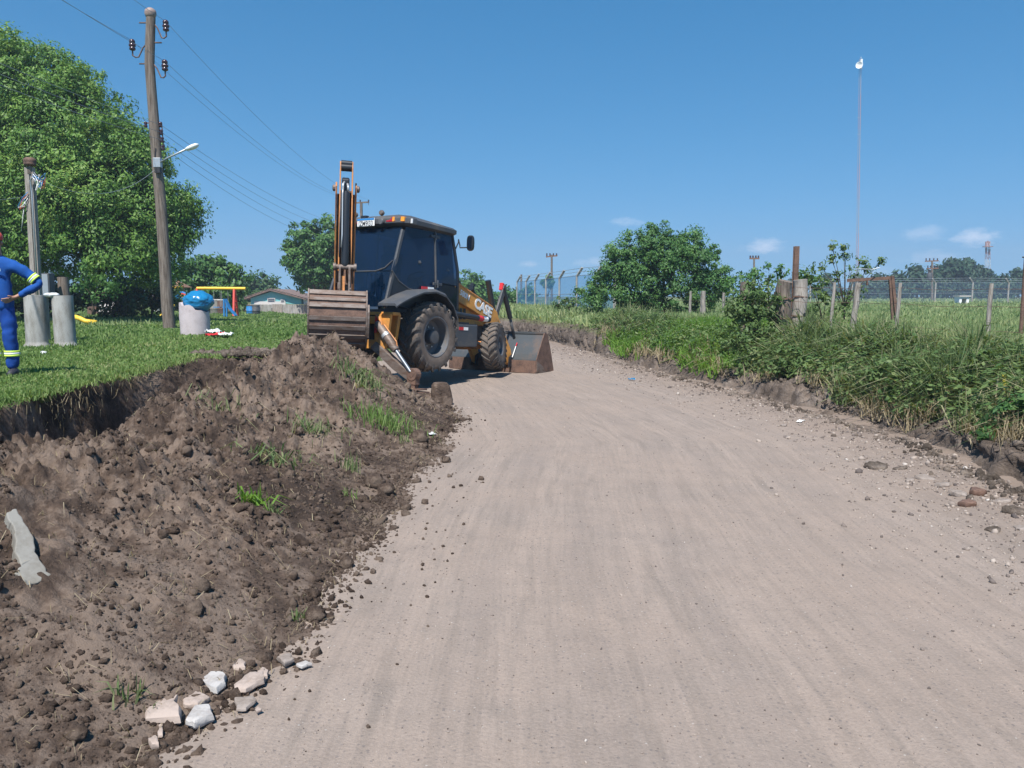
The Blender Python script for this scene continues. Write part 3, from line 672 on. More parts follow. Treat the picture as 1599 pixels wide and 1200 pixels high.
# dark undergrowth low in the bank, in clumps
CL = 190; Yc = 5.4 * (25 / 5.4) ** rng.random(CL); dc = rng.uniform(.55, 2.2, CL); Xc = x_r(Yc) + dc; r = np.random.default_rng(28)
ok = (fbm(Xc * .9, Yc * .9, 2, 191) > -.1) & ~((Yc > 15.5) & (Yc < 21.5)); Xc, Yc = Xc[ok], Yc[ok]; CL = len(Xc); per = 80; rad = r.uniform(.14, .36, CL)
off = r.normal(size=(CL, per, 3)); off /= np.linalg.norm(off, axis=2)[..., None]; off *= (r.random((CL, per, 1)) ** .4) * rad[:, None, None]; off[..., 2] = np.abs(off[..., 2]) * 1.3
Pc = np.stack([Xc, Yc, bank_z(Xc, Yc)], -1)[:, None, :] + off
leaves_mesh('bank_undergrowth', Pc.reshape(-1, 3), (off + r.normal(0, .15, off.shape)).reshape(-1, 3), r.uniform(.04, .10, CL * per), M['leaf_dark'], seed=29, aspect=.4, label='dark leafy undergrowth along the lip of the bank', kind='stuff')
# ------------------------------------------------------------------ trees and bushes
def crown_points(lobes, per_m2, cl_r, per, r, inner=.25):
    """leaf positions and facings: clumps over every lobe's outside, some inside"""
    C = []; Nn = []
    for (c, rad) in lobes:
        c = np.array(c); n = max(5, int(4 * math.pi * rad * rad * per_m2))
        d = r.normal(size=(n, 3)); d /= np.linalg.norm(d, axis=1)[:, None]
        k = rad * (.70 + .52 * r.random(n) ** 1.3); ins = r.random(n) < inner; k[ins] *= r.random(ins.sum()) ** .5 * .85
        cc = c + d * k[:, None]
        off = r.normal(size=(n, per, 3)); off /= np.linalg.norm(off, axis=2)[..., None]
        rr = cl_r * r.uniform(.45, 1.4, (n, 1, 1))
        off = off * (r.random((n, per, 1)) ** .45) * rr; off[..., 2] *= .72
        p = cc[:, None] + off
        nn = off / rr * .8 + d[:, None] * .45 + np.array([0, 0, .35]) + r.normal(0, .35, p.shape)
        C.append(p.reshape(-1, 3)); Nn.append(nn.reshape(-1, 3))
    return np.concatenate(C), np.concatenate(Nn)
def tree(name, label, cat, base, lobes, mat, leaf, per_m2, cl_r, per, seed, trunk_r=.2, limbs=6, group=None, aspect=.5, inner=.25, bark='bark', trunk_to=None, clipz=None):
    r = np.random.default_rng(seed); base = Vector(base)
    root = thing(name, label, cat, base, 0, group)
    C, Nn = crown_points(lobes, per_m2, cl_r, per, r, inner)
    if clipz is not None:
        ok = C[:, 2] > clipz + .25 * r.random(len(C)); C, Nn = C[ok], Nn[ok]
    C = C - np.array(base)
    leaves_mesh('crown', C, Nn, leaf * r.uniform(.6, 1.35, len(C)), M[mat], root, seed + 1, aspect)
    mb = MB(); rd = random.Random(seed)
    cen = sum((Vector(c) for c, _ in lobes), Vector()) / len(lobes) - base if trunk_to is None else Vector(trunk_to) - base
    fork = Vector((cen.x * .35, cen.y * .35, cen.z * .45))
    mb.tube([(0, 0, -.15), (0, 0, .05), (fork.x * .4, fork.y * .4, fork.z * .5), fork], [trunk_r * 1.5, trunk_r * 1.1, trunk_r * .9, trunk_r * .75], 9)
    for (c, rad) in sorted(lobes, key=lambda q: -q[1])[:limbs]:
        e = Vector(c) - base; m_ = fork.lerp(e, .5) + Vector((rd.uniform(-.2, .2), rd.uniform(-.2, .2), rd.uniform(0, .25))) * rad
        mb.tube([fork * .92, m_, e], [trunk_r * .55, trunk_r * .33, trunk_r * .1], 6)
        for q in range(4):
            t = e + Vector((rd.gauss(0, 1), rd.gauss(0, 1), rd.gauss(.4, .8))).normalized() * rad * .85
            mb.tube([m_.lerp(e, .6), e.lerp(t, .5), t], [trunk_r * .2, trunk_r * .1, trunk_r * .03], 4)
    mb.build('trunk', M[bark], root, smooth=True)
    return root
def lob(lst, Y):
    """lobes given as (u, v, radius px[, depth offset])"""
    out = []
    for q in lst:
        y = Y + (q[3] if len(q) > 3 else 0); out.append((at(q[0], q[1], y), q[2] / FPX * y))
    return out

YB = 33
tree('broadleaf_tree', 'huge dark green broadleaf tree filling the left side behind the pole', 'tree', (-22.5, YB + 1.5, .7),
     lob([(-60, 150, 95, 1), (40, 165, 92), (110, 205, 78, -.8), (165, 270, 72, -1), (228, 268, 44, -.5), (250, 335, 50, -.5), (200, 345, 66, -1.2), (110, 320, 90, -1.6), (10, 290, 100, -1.4), (-70, 330, 110, -.5),
          (60, 375, 60, -2), (160, 385, 52, -2), (225, 390, 44, -1), (265, 375, 30, -.6), (85, 120, 40), (-40, 90, 50, 1), (28, 92, 26, .5), (130, 145, 34), (190, 215, 30), (277, 330, 28), (-130, 260, 120, 1), (245, 415, 30, -.5), (20, 410, 45, -1), (205, 232, 26, 0)], YB),
     'leaf_big', .150, 2.9, .60, 140, 41, .42, 10, aspect=.42, inner=.2)
tree('bushy_tree', 'small thin-stemmed bush behind the right grey concrete pipe', 'bush', at(146, 485, 27),
     lob([(140, 432, 18), (158, 440, 17), (125, 445, 14), (150, 462, 14), (172, 455, 12)], 27), 'leaf_mid', .11, 3.2, .22, 34, 43, .035, 5, inner=.3)
# the dark hedge under and behind the big tree: shrubs one can tell apart by their tops
for i, (u, v, rp, lab) in enumerate([(20, 452, 42, 'dark shrub behind the worker and the meter pole'), (95, 455, 36, 'dark shrub behind the two grey concrete pipes'), (180, 452, 40, 'dark shrub left of the wooden utility pole under the big tree'),
                                    (238, 452, 34, 'dark shrub right behind the wooden utility pole'), (-50, 445, 60, 'dark shrub at the far left under the big tree')]):
    Yh = 38 + (i % 2) * 2
    tree('shrub', lab, 'shrub', at(u, 492, Yh), lob([(u, v, rp), (u - rp * .7, v + 12, rp * .6), (u + rp * .7, v + 10, rp * .62), (u, v + 22, rp * .7)], Yh), 'leaf_dark', .22, 2.6, .40, 36, 50 + i, .06, 4, 'shrubs under the big tree')
YL = 56
tree('leaning_tree', 'feathery green tree behind the yellow swing beam', 'tree', at(325, 484, YL), lob([(300, 430, 24), (325, 420, 24), (350, 432, 22), (375, 442, 20), (310, 450, 26), (345, 455, 26), (332, 408, 12), (362, 420, 10), (290, 412, 12)], YL), 'leaf_mid', .30, 1.5, .55, 46, 61, .14, 6)
tree('round_tree', 'dark rounded tree left of the teal house', 'tree', at(405, 486, 95), lob([(400, 452, 24), (422, 452, 20), (380, 462, 22), (440, 462, 12), (410, 466, 24)], 95), 'leaf_dark', .5, .8, .9, 40, 63, .25, 5)
tree('round_tree', 'dark hedge-like tree behind the playground swing', 'tree', at(300, 488, 62), lob([(285, 465, 22), (320, 470, 18), (262, 458, 22), (350, 470, 16), (378, 474, 13)], 62), 'leaf_dark', .36, 1.2, .6, 40, 64, .18, 5)
YM = 62
tree('round_tree', 'tall rounded green tree standing just left of the digger arm', 'tree', at(497, 490, YM), lob([(482, 378, 30), (515, 376, 30), (462, 398, 22), (490, 408, 32), (525, 405, 32), (470, 420, 18), (505, 432, 26), (545, 420, 26), (478, 440, 14)], YM), 'leaf_mid', .28, 2.2, .55, 60, 65, .35, 8, bark='bark')
tree('round_tree', 'rounded tree beyond the orange loader arm', 'tree', at(735, 478, 85), lob([(735, 446, 20), (720, 452, 18), (752, 455, 16), (738, 462, 22)], 85), 'leaf_mid', .42, 1.0, .8, 44, 66, .3, 5)
tree('bushy_tree', 'light green bush at the bend of the road behind the loader cylinders', 'bush', at(795, 482, 70), lob([(800, 460, 15), (785, 464, 13), (818, 462, 12), (830, 455, 8), (805, 470, 14), (775, 470, 10)], 70), 'leaf_shrub', .36, 1.2, .55, 40, 67, .1, 4)
tree('palm_like_tree', 'small pale tufted tree below the far power pole', 'tree', at(856, 480, 88), lob([(856, 440, 7), (851, 443, 5), (862, 443, 5)], 88), 'leaf_shrub', .55, 3, .35, 34, 68, .09, 3)
# the big bush on the bank
YS = 31
tree('roadside_shrub', 'big loose green bush on the bank right of the loader bucket', 'bush', at(1035, 497, YS), lob([(1030, 400, 42), (985, 400, 34), (1075, 398, 36), (1015, 378, 22), (1050, 378, 22), (1100, 415, 28), (1120, 432, 20), (965, 425, 26), (1000, 440, 42), (1055, 445, 44), (1095, 452, 28), (940, 448, 24), (920, 458, 16),
     (1018, 358, 9), (1085, 372, 12), (955, 392, 10), (1112, 398, 10), (975, 465, 26), (930, 472, 18), (1128, 452, 16)], YS), 'leaf_shrub', .102, 5.2, .30, 100, 71, .09, 12, inner=.3)
tree('bushy_tree', 'scruffy bush at the foot of the bank left of the big bush', 'bush', at(890, 486, 36), lob([(880, 470, 10), (893, 474, 9), (905, 478, 9), (870, 478, 7)], 36), 'leaf_weed', .12, 5, .2, 30, 72, .04, 4)
# shrubs and creepers round the old gate trunks
YG = 15.5
gb = lambda u, Y: Vector((at(u, 470, Y).x, Y, bank_ground(at(u, 470, Y).x, Y) - .02))
tree('creeper_bush', 'thick leafy bush left of the two old grey trunk posts', 'bush', gb(1178, 15.6), lob([(1170, 470, 26), (1195, 490, 30), (1160, 500, 26), (1205, 520, 24), (1180, 452, 16), (1150, 478, 16), (1200, 462, 14), (1218, 540, 22), (1178, 535, 24)], 15.6), 'leaf_weed', .085, 14, .17, 34, 73, .03, 6, inner=.35)
tree('creeper_bush', 'trailing leafy creeper spilling down the bank below the buried trunk post', 'bush', gb(1165, 14.6), lob([(1150, 535, 20), (1180, 555, 20), (1165, 580, 18), (1205, 585, 16)], 14.6), 'leaf_weed', .075, 15, .15, 30, 83, .02, 5, inner=.35)
tree('wiry_shrub', 'tall thin see-through shrub behind the old grey trunk posts', 'shrub', gb(1320, 17.5), lob([(1300, 405, 9), (1282, 415, 8), (1320, 402, 7), (1345, 408, 7), (1376, 408, 5), (1330, 425, 9), (1305, 430, 10), (1355, 420, 6), (1290, 440, 12), (1318, 388, 5), (1340, 455, 16), (1310, 460, 18), (1325, 480, 20), (1300, 385, 4)], 17.5), 'leaf_weed', .075, 6.5, .12, 15, 74, .022, 14, inner=.4)
tree('creeper_bush', 'low leafy bush under the rusty gate frame', 'bush', gb(1290, 16.6), lob([(1275, 450, 12), (1290, 470, 16), (1275, 490, 16), (1305, 490, 14), (1262, 432, 8)], 16.6), 'leaf_weed', .085, 12, .16, 28, 75, .025, 5, inner=.35)
tree('creeper_bush', 'dark scrubby bush behind the gate posts left of the steel post', 'bush', gb(1200, 21), lob([(1160, 440, 16), (1200, 430, 14), (1225, 425, 12), (1140, 450, 14), (1250, 430, 10), (1180, 428, 10), (1270, 440, 10)], 21), 'leaf_mid', .10, 8, .2, 28, 76, .04, 6, inner=.3)
tree('leafy_weed', 'bright green bushy weed at the right edge beside the road', 'weed', gb(1572, 8.0), lob([(1560, 655, 26), (1590, 640, 30), (1598, 690, 26), (1565, 700, 22), (1545, 675, 14), (1610, 660, 30)], 8.0), 'leaf_shrub', .075, 24, .09, 20, 77, .012, 6, inner=.35)
tree('leafy_weed', 'tall leafy weed in front of the leaning fence post at the far right', 'weed', gb(1575, 9.8), lob([(1540, 570, 18), (1580, 560, 24), (1610, 590, 24), (1560, 600, 22), (1520, 585, 12)], 9.8), 'leaf_weed', .085, 18, .11, 22, 78, .014, 6, inner=.35)
tree('leafy_weed', 'dark leafy weed at the bank foot below the thin leaning post', 'weed', gb(1395, 11.0), lob([(1390, 580, 22), (1415, 600, 20), (1365, 590, 18), (1440, 590, 14)], 11.0), 'leaf_weed', .08, 18, .11, 22, 79, .014, 5, inner=.35)
tree('leafy_weed', 'leafy weed on the bank in front of the two old trunk posts', 'weed', gb(1245, 13.4), lob([(1225, 560, 22), (1260, 570, 20), (1200, 575, 16), (1290, 560, 14)], 13.4), 'leaf_weed', .085, 16, .12, 22, 80, .014, 5, inner=.35)
tree('leafy_weed', 'pale leafy weed with broad leaves low on the bank at the right', 'weed', gb(1490, 10.2), lob([(1480, 600, 14), (1500, 615, 12), (1465, 620, 10)], 10.2), 'leaf_shrub', .15, 12, .12, 9, 181, .012, 4, aspect=.75)
# tree line beyond the field
FT = [(1432, 436, 17, 22, 'rounded dark tree left of the far transformer pole'), (1488, 428, 24, 26, 'broad dark tree right of the far transformer pole'), (1512, 422, 18, 20, 'pointed dark tree behind the white hut'),
      (1540, 438, 12, 16, 'small pointed pine at the red and white tower'), (1565, 446, 13, 15, 'low dark tree right of the red and white tower'), (1590, 440, 14, 20, 'dark tree at the right edge of the far tree line'), (1618, 430, 18, 22, 'dark tree past the right edge of the field'),
      (1340, 446, 12, 16, 'dark low tree seen through the rusty gate frame'), (1372, 446, 14, 16, 'dark low tree left of the gate frame upright'), (1290, 448, 16, 16, 'dark low tree behind the wiry shrub'), (1240, 452, 14, 14, 'dark low tree behind the old trunk posts'), (1512, 450, 20, 14, 'low dark bush directly behind the white hut'), (1405, 444, 14, 18, 'dark tree between the gate frame and the transformer pole'), (1460, 442, 16, 18, 'dark bushy tree right behind the transformer pole')]
for i, (u, v, wpx, hpx, lab) in enumerate(FT):
    Yt = 150 + (i % 4) * 9; vb = 466
    wpx *= 1.45; hpx *= 1.15; v -= 5
    L = [(u, v, wpx * .42), (u, v - hpx * .35, wpx * .26), (u - wpx * .45, v + 8, wpx * .42), (u + wpx * .45, v + 7, wpx * .45), (u, v + 14, wpx * .55), (u - wpx * .5, v + 20, wpx * .45), (u + wpx * .5, v + 20, wpx * .45)]
    tree('field_tree', lab, 'tree', at(u, vb, Yt), lob(L, Yt), 'leaf_far', .85, .5, 1.3, 34, 200 + i, .25, 5, 'trees beyond the field')
# ------------------------------------------------------------------ utility pole, lamp, wires
YP = 25.0
pb = at(265, 512, YP); pb.z = lawn_ground(pb.x, pb.y)
ptop = at(236, 18, YP)
pole = thing('utility_pole', 'tall crooked wooden utility pole carrying a street lamp', 'utility pole', pb)
pk = lambda u, v: at(u, v, YP) - pb
mb = MB(); path = [(266, 520), (262, 480), (257, 400), (251, 310), (246, 260), (241, 190), (237, 140), (234, 100), (235, 60), (236, 28)]
mb.tube([pk(*p) for p in path], [.185, .182, .17, .16, .155, .148, .142, .14, .137, .132], 14); mb.build('shaft', M['wood'], pole, smooth=True, autosmooth=R(60))
mb = MB(); mb.lathe([(.0, .17), (.08, .16), (.155, .10), (.17, .02), (.15, -.06), (.13, -.11), (0, -.11)], pk(235.5, 22), n=14); mb.build('pole_cap', weathered('pinkish_cap', (.33, .24, .21), (.2, .15, .13), .4, 5), pole, smooth=True)
INS = []
def insulator(p, q, parent):
    """curved iron pin from the shaft at p out to the porcelain at q"""
    p = Vector(p); q = Vector(q)
    m_ = MB(); lo = Vector((p.x + (q.x - p.x) * .62, p.y, min(p.z, q.z) - .34)); lo2 = Vector((q.x, q.y, q.z - .30))
    pts = [p - (q - p) * .45 * Vector((1, 0, 0)).dot(Vector((1, 0, 0))), p, p.lerp(lo, .5) + Vector((0, 0, .06)), lo, (lo + lo2) / 2 + Vector((0, 0, -.03)), lo2, q - Vector((0, 0, .1))]
    pts[0] = Vector((p.x - (.42 if q.x > p.x else -.42), p.y, p.z))
    m_.tube(pts, .022, 6); o = m_.build('insulator_bracket', M['rust'], parent, smooth=True)
    m_ = MB(); m_.lathe([(0, -.15), (.055, -.15), (.09, -.13), (.09, -.08), (.06, -.06), (.10, -.03), (.10, .02), (.06, .05), (.085, .07), (.085, .13), (.05, .17), (0, .17)], q, n=12)
    m_.build('porcelain', M['porcelain'], o, smooth=True); return o
for (pu, pv, qu, qv) in [(240, 36, 259.5, 41), (231, 67, 207, 71), (240, 100, 258, 103)]:
    insulator(pk(pu, pv), pk(qu, qv), pole); INS.append(at(qu, qv - 7, YP))
LV = []
for (u, v) in [(228, 195), (251, 195), (252.5, 207), (254, 219), (255.5, 231)]:
    p = pk(u, v); m_ = MB(); m_.lathe([(0, -.075), (.05, -.075), (.055, -.03), (.03, 0), (.055, .03), (.05, .075), (0, .075)], p, n=10)
    m_.build('spool_insulator', M['porcelain'], pole, smooth=True); LV.append(at(u, v, YP))
mb = MB(); mb.bar(pk(226, 192.5), pk(253, 192.5), .03, .03); mb.bar(pk(246, 219), pk(254, 216), .03, .03); mb.bar(pk(253, 193), pk(256, 233), .025, .025, (1, 0, 0)); mb.bar(pk(245, 232), pk(256, 229), .03, .03)
mb.build('spool_rack', M['rust'], pole)
lamp = MB(); lamp.tube([pk(249, 258) + Vector((0, -.15, 0)), pk(270, 249) + Vector((0, -.3, 0)), pk(304, 239) + Vector((0, -.6, 0))], .028, 8); lamp.build('lamp_arm', M['galv'], pole, smooth=True)
lc = pk(313, 235.5) + Vector((0, -.62, 0)); lm = MB()
ax = (pk(321, 232) - pk(304, 239)).normalized(); sd = Vector((0, 1, 0)); un = ax.cross(sd) * -1
rings = []
for (t, w, h0, h1) in [(-.22, .035, -.03, .03), (-.12, .075, -.05, .07), (.02, .10, -.06, .09), (.14, .095, -.05, .07), (.20, .05, -.02, .03)]:
    c = lc + ax * t; rings.append([c + sd * (w * a) + un * (h1 if b > 0 else -h0) * abs(b) * (1 if b > 0 else -1) for a, b in [(-1, .0), (-.75, .75), (0, 1), (.75, .75), (1, 0), (.75, -.8), (0, -1), (-.75, -.8)]])
lm.loft(rings); lm.build('lamp_head', M['white'], pole, smooth=True)
mb = MB(); mb.box(pk(250.5, 256) + Vector((0, -.17, 0)), (.22, .16, .28)); mb.build('lamp_ballast_box', M['galv'], pole, bevel=.01)
mb = MB(); mb.box(pk(251, 266) + Vector((0, -.17, 0)), (.16, .14, .22)); mb.tube([pk(250, 262) + Vector((0, -.17, 0)), pk(246, 250) + Vector((0, -.16, 0)), pk(247, 233) + Vector((0, -.15, 0))], .015, 5); mb.build('photocell_box', M['cable'], pole)

# the next pole along the same line, beyond the digger
YP2 = 66; p2 = at(567, 480, YP2)
pole2 = thing('utility_pole', 'distant pole with a crossarm peeking over the cab roof', 'utility pole', p2)
q2 = lambda u, v: at(u, v, YP2) - p2
mb = MB(); mb.cyl(q2(567, 482), q2(564.5, 316), .16, 10, .11); mb.build('shaft', M['wood'], pole2, smooth=True, autosmooth=R(50))
mb = MB(); mb.bar(q2(549, 317.5), q2(577, 316), .10, .12); mb.build('crossarm', M['wood'], pole2)
for u in (551, 563, 576):
    mb = MB(); mb.cyl(q2(u, 316), q2(u, 312.5), .06, 6); mb.tube([q2(u, 317), q2(u, 321)], .02, 4); mb.build('porcelain', M['porcelain'], pole2)
HV2 = [at(551, 312, YP2), at(563, 312, YP2), at(576, 312, YP2)]
LV2 = [at(564, v, YP2) for v in (352, 358, 364, 370)]
def wire(name, label, a, b, sag, r=.012, group=None, mat='wiregrey', n=22):
    r = r * .45
    pts = []
    for i in range(n + 1):
        t = i / n; p = Vector(a).lerp(Vector(b), t); p.z -= sag * 4 * t * (1 - t); pts.append(p)
    m_ = MB(); m_.tube(pts, r, 4); o = m_.build(name, M[mat], None, smooth=True); return tag(o, label, 'wire', group)
back = lambda p, q: Vector(p) * 2 - Vector(q)
nm = ['topmost power line', 'left power line', 'third power line']
for i in range(3):
    a, b = INS[i], HV2[(2, 0, 1)[i]]
    wire('power_line', nm[i] + ' running from the crooked pole away to the far pole', a, b, .9, .013)
    z = Vector(a) + (Vector(a) - Vector(b)) * .85; z.z = a.z + .3
    wire('power_line', nm[i] + ' coming over from above towards the crooked pole', z, a, .7, .013)
for i in range(4):
    a, b = LV[(1, 2, 3, 4)[i]], LV2[i]
    wire('power_line', ['upper', 'second', 'third', 'lowest'][i] + ' of the four low wires from the crooked pole to the far pole', a, b, .8 + .12 * i, .014)
    z = Vector(a) + (Vector(a) - Vector(b)) * .8; z.z = a.z + .2
    if i < 3: wire('power_line', ['upper', 'second', 'third'][i] + ' of the low wires passing in front of the big tree to the pole', z, a, .7, .014)

# ------------------------------------------------------------------ meter pole with its wiring, cabinet and stump
YT = 17.6; mp0 = at(62, 535, YT); mp0.z = lawn_ground(mp0.x, YT)
mpole = thing('meter_pole', 'leaning pair of grey timbers topped by a flat brown cap', 'pole', mp0)
mk = lambda u, v, dy=0: at(u, v, YT + dy) - mp0
mb = MB(); mb.bar(mk(59, 538), mk(43.5, 262), .10, .10, (0, 1, 0)); mb.build('timber', M['woodpale'], mpole, bevel=.008)
mb = MB(); mb.bar(mk(67, 538, .02), mk(50.5, 262, .02), .09, .09, (0, 1, 0)); mb.build('timber', M['woodpale'], mpole, bevel=.008)
mb = MB(); mb.lathe([(0, .09), (.08, .085), (.125, .05), (.128, .0), (.115, -.03), (.128, -.045), (.11, -.085), (0, -.085)], mk(47, 253), n=14); mb.build('pole_cap', M['rust'], mpole, smooth=True)
mb = MB(); mb.cyl(mk(47, 272), mk(47, 258), .06, 10); mb.build('cap_neck', M['wood'], mpole)
mb = MB(); mb.tube([mk(62, 500, -.09), mk(50, 300, -.09), mk(48, 282, -.09), mk(51, 277, -.10), mk(55, 281, -.10), mk(56, 288, -.1)], .018, 8); mb.build('conduit', M['galv'], mpole, smooth=True)
rr = random.Random(3); mats = ['bluepaint', 'white', 'cable', 'redpaint', 'galv', 'bluepaint', 'cable', 'white']
for i in range(9):
    u0, v0 = 52 + rr.uniform(-2, 2), 268 + rr.uniform(0, 14)
    mb = MB(); pts = [mk(u0, v0, -.08)]; du = 60 + rr.uniform(0, 13); dv = 285 + rr.uniform(-5, 14)
    pts += [mk((u0 + du) / 2, v0 + rr.uniform(-6, 6), -.1), mk(du, dv - 10, -.1), mk(du - 2, dv, -.12), mk(du - rr.uniform(4, 10), dv + rr.uniform(-8, 4), -.1), mk(du + rr.uniform(-2, 5), 272 + rr.uniform(0, 6), -.08)]
    mb.tube(pts, .007, 4); mb.build('loose_wire', M[mats[i % 8]], mpole, smooth=True)
for i in range(7):
    mb = MB(); v0 = 300 + rr.uniform(0, 10); pts = [mk(44, v0, -.08), mk(36 + rr.uniform(-4, 2), v0 + rr.uniform(4, 14), -.1), mk(31 + rr.uniform(-4, 3), v0 + rr.uniform(14, 30), -.1), mk(35 + rr.uniform(-2, 4), v0 + rr.uniform(10, 26), -.1), mk(40, v0 + rr.uniform(2, 20), -.1)]
    if i > 4: pts = [mk(39, 315, -.08), mk(36 + i % 2 * 2, 340, -.1), mk(34, 362, -.1)]
    mb.tube(pts, .006, 4); mb.build('loose_wire', M[mats[(i + 1) % 8]], mpole, smooth=True)
wire('service_wire', 'pale twisted service wire from the meter pole up to the crooked pole', at(50, 276, YT), at(246, 262, YP), .55, .012, mat='galv')
wire('service_wire', 'thin wire from the meter pole out past the left edge', at(44, 306, YT), at(-60, 312, YT - 1), .05, .008)
cb = at(68, 536, 18.4); cb.z = lawn_ground(cb.x, 18.4)
cab_ = thing('meter_cabinet', 'dark grey metal meter cabinet behind the elbow of the worker', 'cabinet', cb)
ck = lambda u, v, dy=0: at(u, v, 18.4 + dy) - cb
mb = MB(); c0 = ck(68.5, 445); mb.box(c0, (.40, .22, .52)); mb.build('cabinet_body', M['dark'], cab_, bevel=.01)
mb = MB(); mb.box(c0 + Vector((.0, -.116, 0)), (.34, .014, .46)); mb.build('cabinet_door', M['galv'], cab_, bevel=.004)
mb = MB(); mb.box((c0.x, .02, c0.z / 2 - .16), (.10, .10, c0.z - .2)); mb.build('cabinet_post', M['woodpale'], cab_)
st = at(106, 536, 18.8); st.z = lawn_ground(st.x, 18.8)
mb = MB(); h = (at(105, 433, 18.8) - st).z; mb.tube([st, st + Vector((0, 0, h * .5)), st + Vector((-.02, 0, h))], [.14, .125, .118], 14); tag(mb.build('wooden_stump', M['wood'], None, smooth=True, autosmooth=R(50)), 'grey weathered wooden stump standing behind the right grey pipe', 'stump')

# ------------------------------------------------------------------ concrete pipes
def pipe_up(u, vb, Y, hh, rr_, label, lean=0.0, chips=()):
    p = at(u, vb, Y); p.z = lawn_ground(p.x, Y) - .03
    m_ = MB(); m_.lathe([(rr_ * .76, 0), (rr_ * 1.27, 0), (rr_ * 1.27, .05), (rr_ * 1.20, .085), (rr_ * 1.02, .13), (rr_, .17), (rr_ * .985, hh - .02), (rr_ * .965, hh), (rr_ * .78, hh), (rr_ * .76, hh - .03), (rr_ * .76, 0)], (0, 0, 0), n=36)
    o = m_.build('concrete_pipe', M['concrete'], None, smooth=True, autosmooth=R(40)); o.location = p; o.rotation_euler = (0, lean, .4)
    return tag(o, label, 'pipe')
pipe_up(59, 544, 16.2, 1.09, .200, 'left one of two grey concrete pipes standing on end in the grass', .008)
pipe_up(103.5, 544, 16.2, 1.08, .198, 'right one of two grey concrete pipes standing on end in the grass', -.01)
def sheet(name, c, size, mat, label, seed):
    r = np.random.default_rng(seed); n = 15; gx, gy = np.meshgrid(np.linspace(-1, 1, n), np.linspace(-1, 1, n))
    z = np.abs(fbm(gx * 1.7 + seed, gy * 1.7, 3, seed)) * 1.4 + .25 * np.abs(fbm(gx * 4 + seed, gy * 4, 2, seed + 1)); wob = 1 + .35 * fbm(gx * 1.2, gy * 1.2 + seed, 2, seed + 2)
    o = grid_mesh(name, gx * size[0] * wob, gy * size[1] * wob, z * size[2] * .9, M[mat], False); o.location = c; o.rotation_euler = (0, 0, seed); m_ = o.modifiers.new('thickness', 'SOLIDIFY'); m_.thickness = .004
    return tag(o, label, 'litter')
def crumple(name, c, size, mat, label, cat, seed, amp=.3, sub=4, flat=1.0):
    import bmesh
    r = np.random.default_rng(seed); bm = bmesh.new(); bmesh.ops.create_icosphere(bm, subdivisions=sub, radius=1)
    V = np.array([v.co[:] for v in bm.verts]); ph = r.uniform(0, 6.28, (8, 3)); fr = r.normal(0, 2.6, (8, 3))
    d = np.zeros(len(V))
    for i in range(8): d += np.abs(np.sin(V @ fr[i] + ph[i, 0])) / 8
    for i in range(5): d -= .35 * np.abs(np.sin(V @ (fr[i] * 2.7) + ph[i, 1])) / 5
    V = V * (1 + amp * (d - .45))[:, None] * np.array(size); V[:, 2] *= flat
    for v, q in zip(bm.verts, V): v.co = q
    for f in bm.faces: f.smooth = True
    me = bpy.data.meshes.new(name); bm.to_mesh(me); bm.free(); me.materials.append(M[mat])
    o = bpy.data.objects.new(name, me); COL.objects.link(o); o.location = c
    return tag(o, label, cat)
crumple('plastic_scrap', at(81, 461, 16.1), (.16, .10, .05), 'lens', 'crumpled clear plastic scrap caught between the two grey pipes', 'litter', 5, .9, 3)
crumple('plastic_scrap', on_z(68, 552, .66), (.06, .06, .04), 'lens', 'small clear plastic scrap in the grass before the grey pipes', 'litter', 6, .9, 3)
YC = 20.6; cp = at(306, 530, YC); cp.z = lawn_ground(cp.x, YC) - .05
dr = thing('concrete_drum', 'pale pinkish broken concrete pipe used as a rubbish bin', 'pipe', cp)
mb = MB(); n = 44; prof_h = []
for i in range(n):
    a = 2 * math.pi * i / n; x = math.cos(a); y = math.sin(a)
    prof_h.append(.80 - .10 * max(0, x) * 1.2 - .05 * (x > .3) + (.06 if (-1.1 < x < -.55) else 0) + .012 * math.sin(7 * a))
ro, ri = .36, .30; vs = []; fs = []
for i in range(n):
    a = 2 * math.pi * i / n; c, s_ = math.cos(a), math.sin(a); hh = prof_h[i]
    vs += [(ro * .97 * c, ro * .97 * s_, 0), (ro * 1.03 * c, ro * 1.03 * s_, hh * .6), (ro * c, ro * s_, hh), (ri * c, ri * s_, hh), (ri * c, ri * s_, 0)]
for i in range(n):
    j = (i + 1) % n
    for k_ in range(4): fs.append((5 * i + k_, 5 * j + k_, 5 * j + k_ + 1, 5 * i + k_ + 1))
mb.add(vs, fs); mb.build('drum_wall', M['concrete_pink'], dr, smooth=True, autosmooth=R(50))
bagc = at(310, 471, YC); crumple('rubbish_bag', bagc + Vector((0, 0, .0)), (.37, .36, .27), 'bag', 'full shiny blue rubbish bag resting on the broken concrete pipe', 'bag', 15, .26, 5)
for (u, v, sx, sy, mt, lab, sd) in [(332, 524, .17, .15, 'lens', 'crumpled pale blue and white plastic beside the concrete bin', 31), (338, 528, .22, .15, 'redp', 'crumpled red and white wrapper on the grass beside the concrete bin', 32), (351, 528, .19, .14, 'white', 'white plastic sheet lying right of the red wrapper', 33)]:
    p = on_z(u, v, .67); sheet('plastic_litter', (p.x, p.y, lawn_ground(p.x, p.y) + .05), (sx, sy, .11), mt, lab, sd)

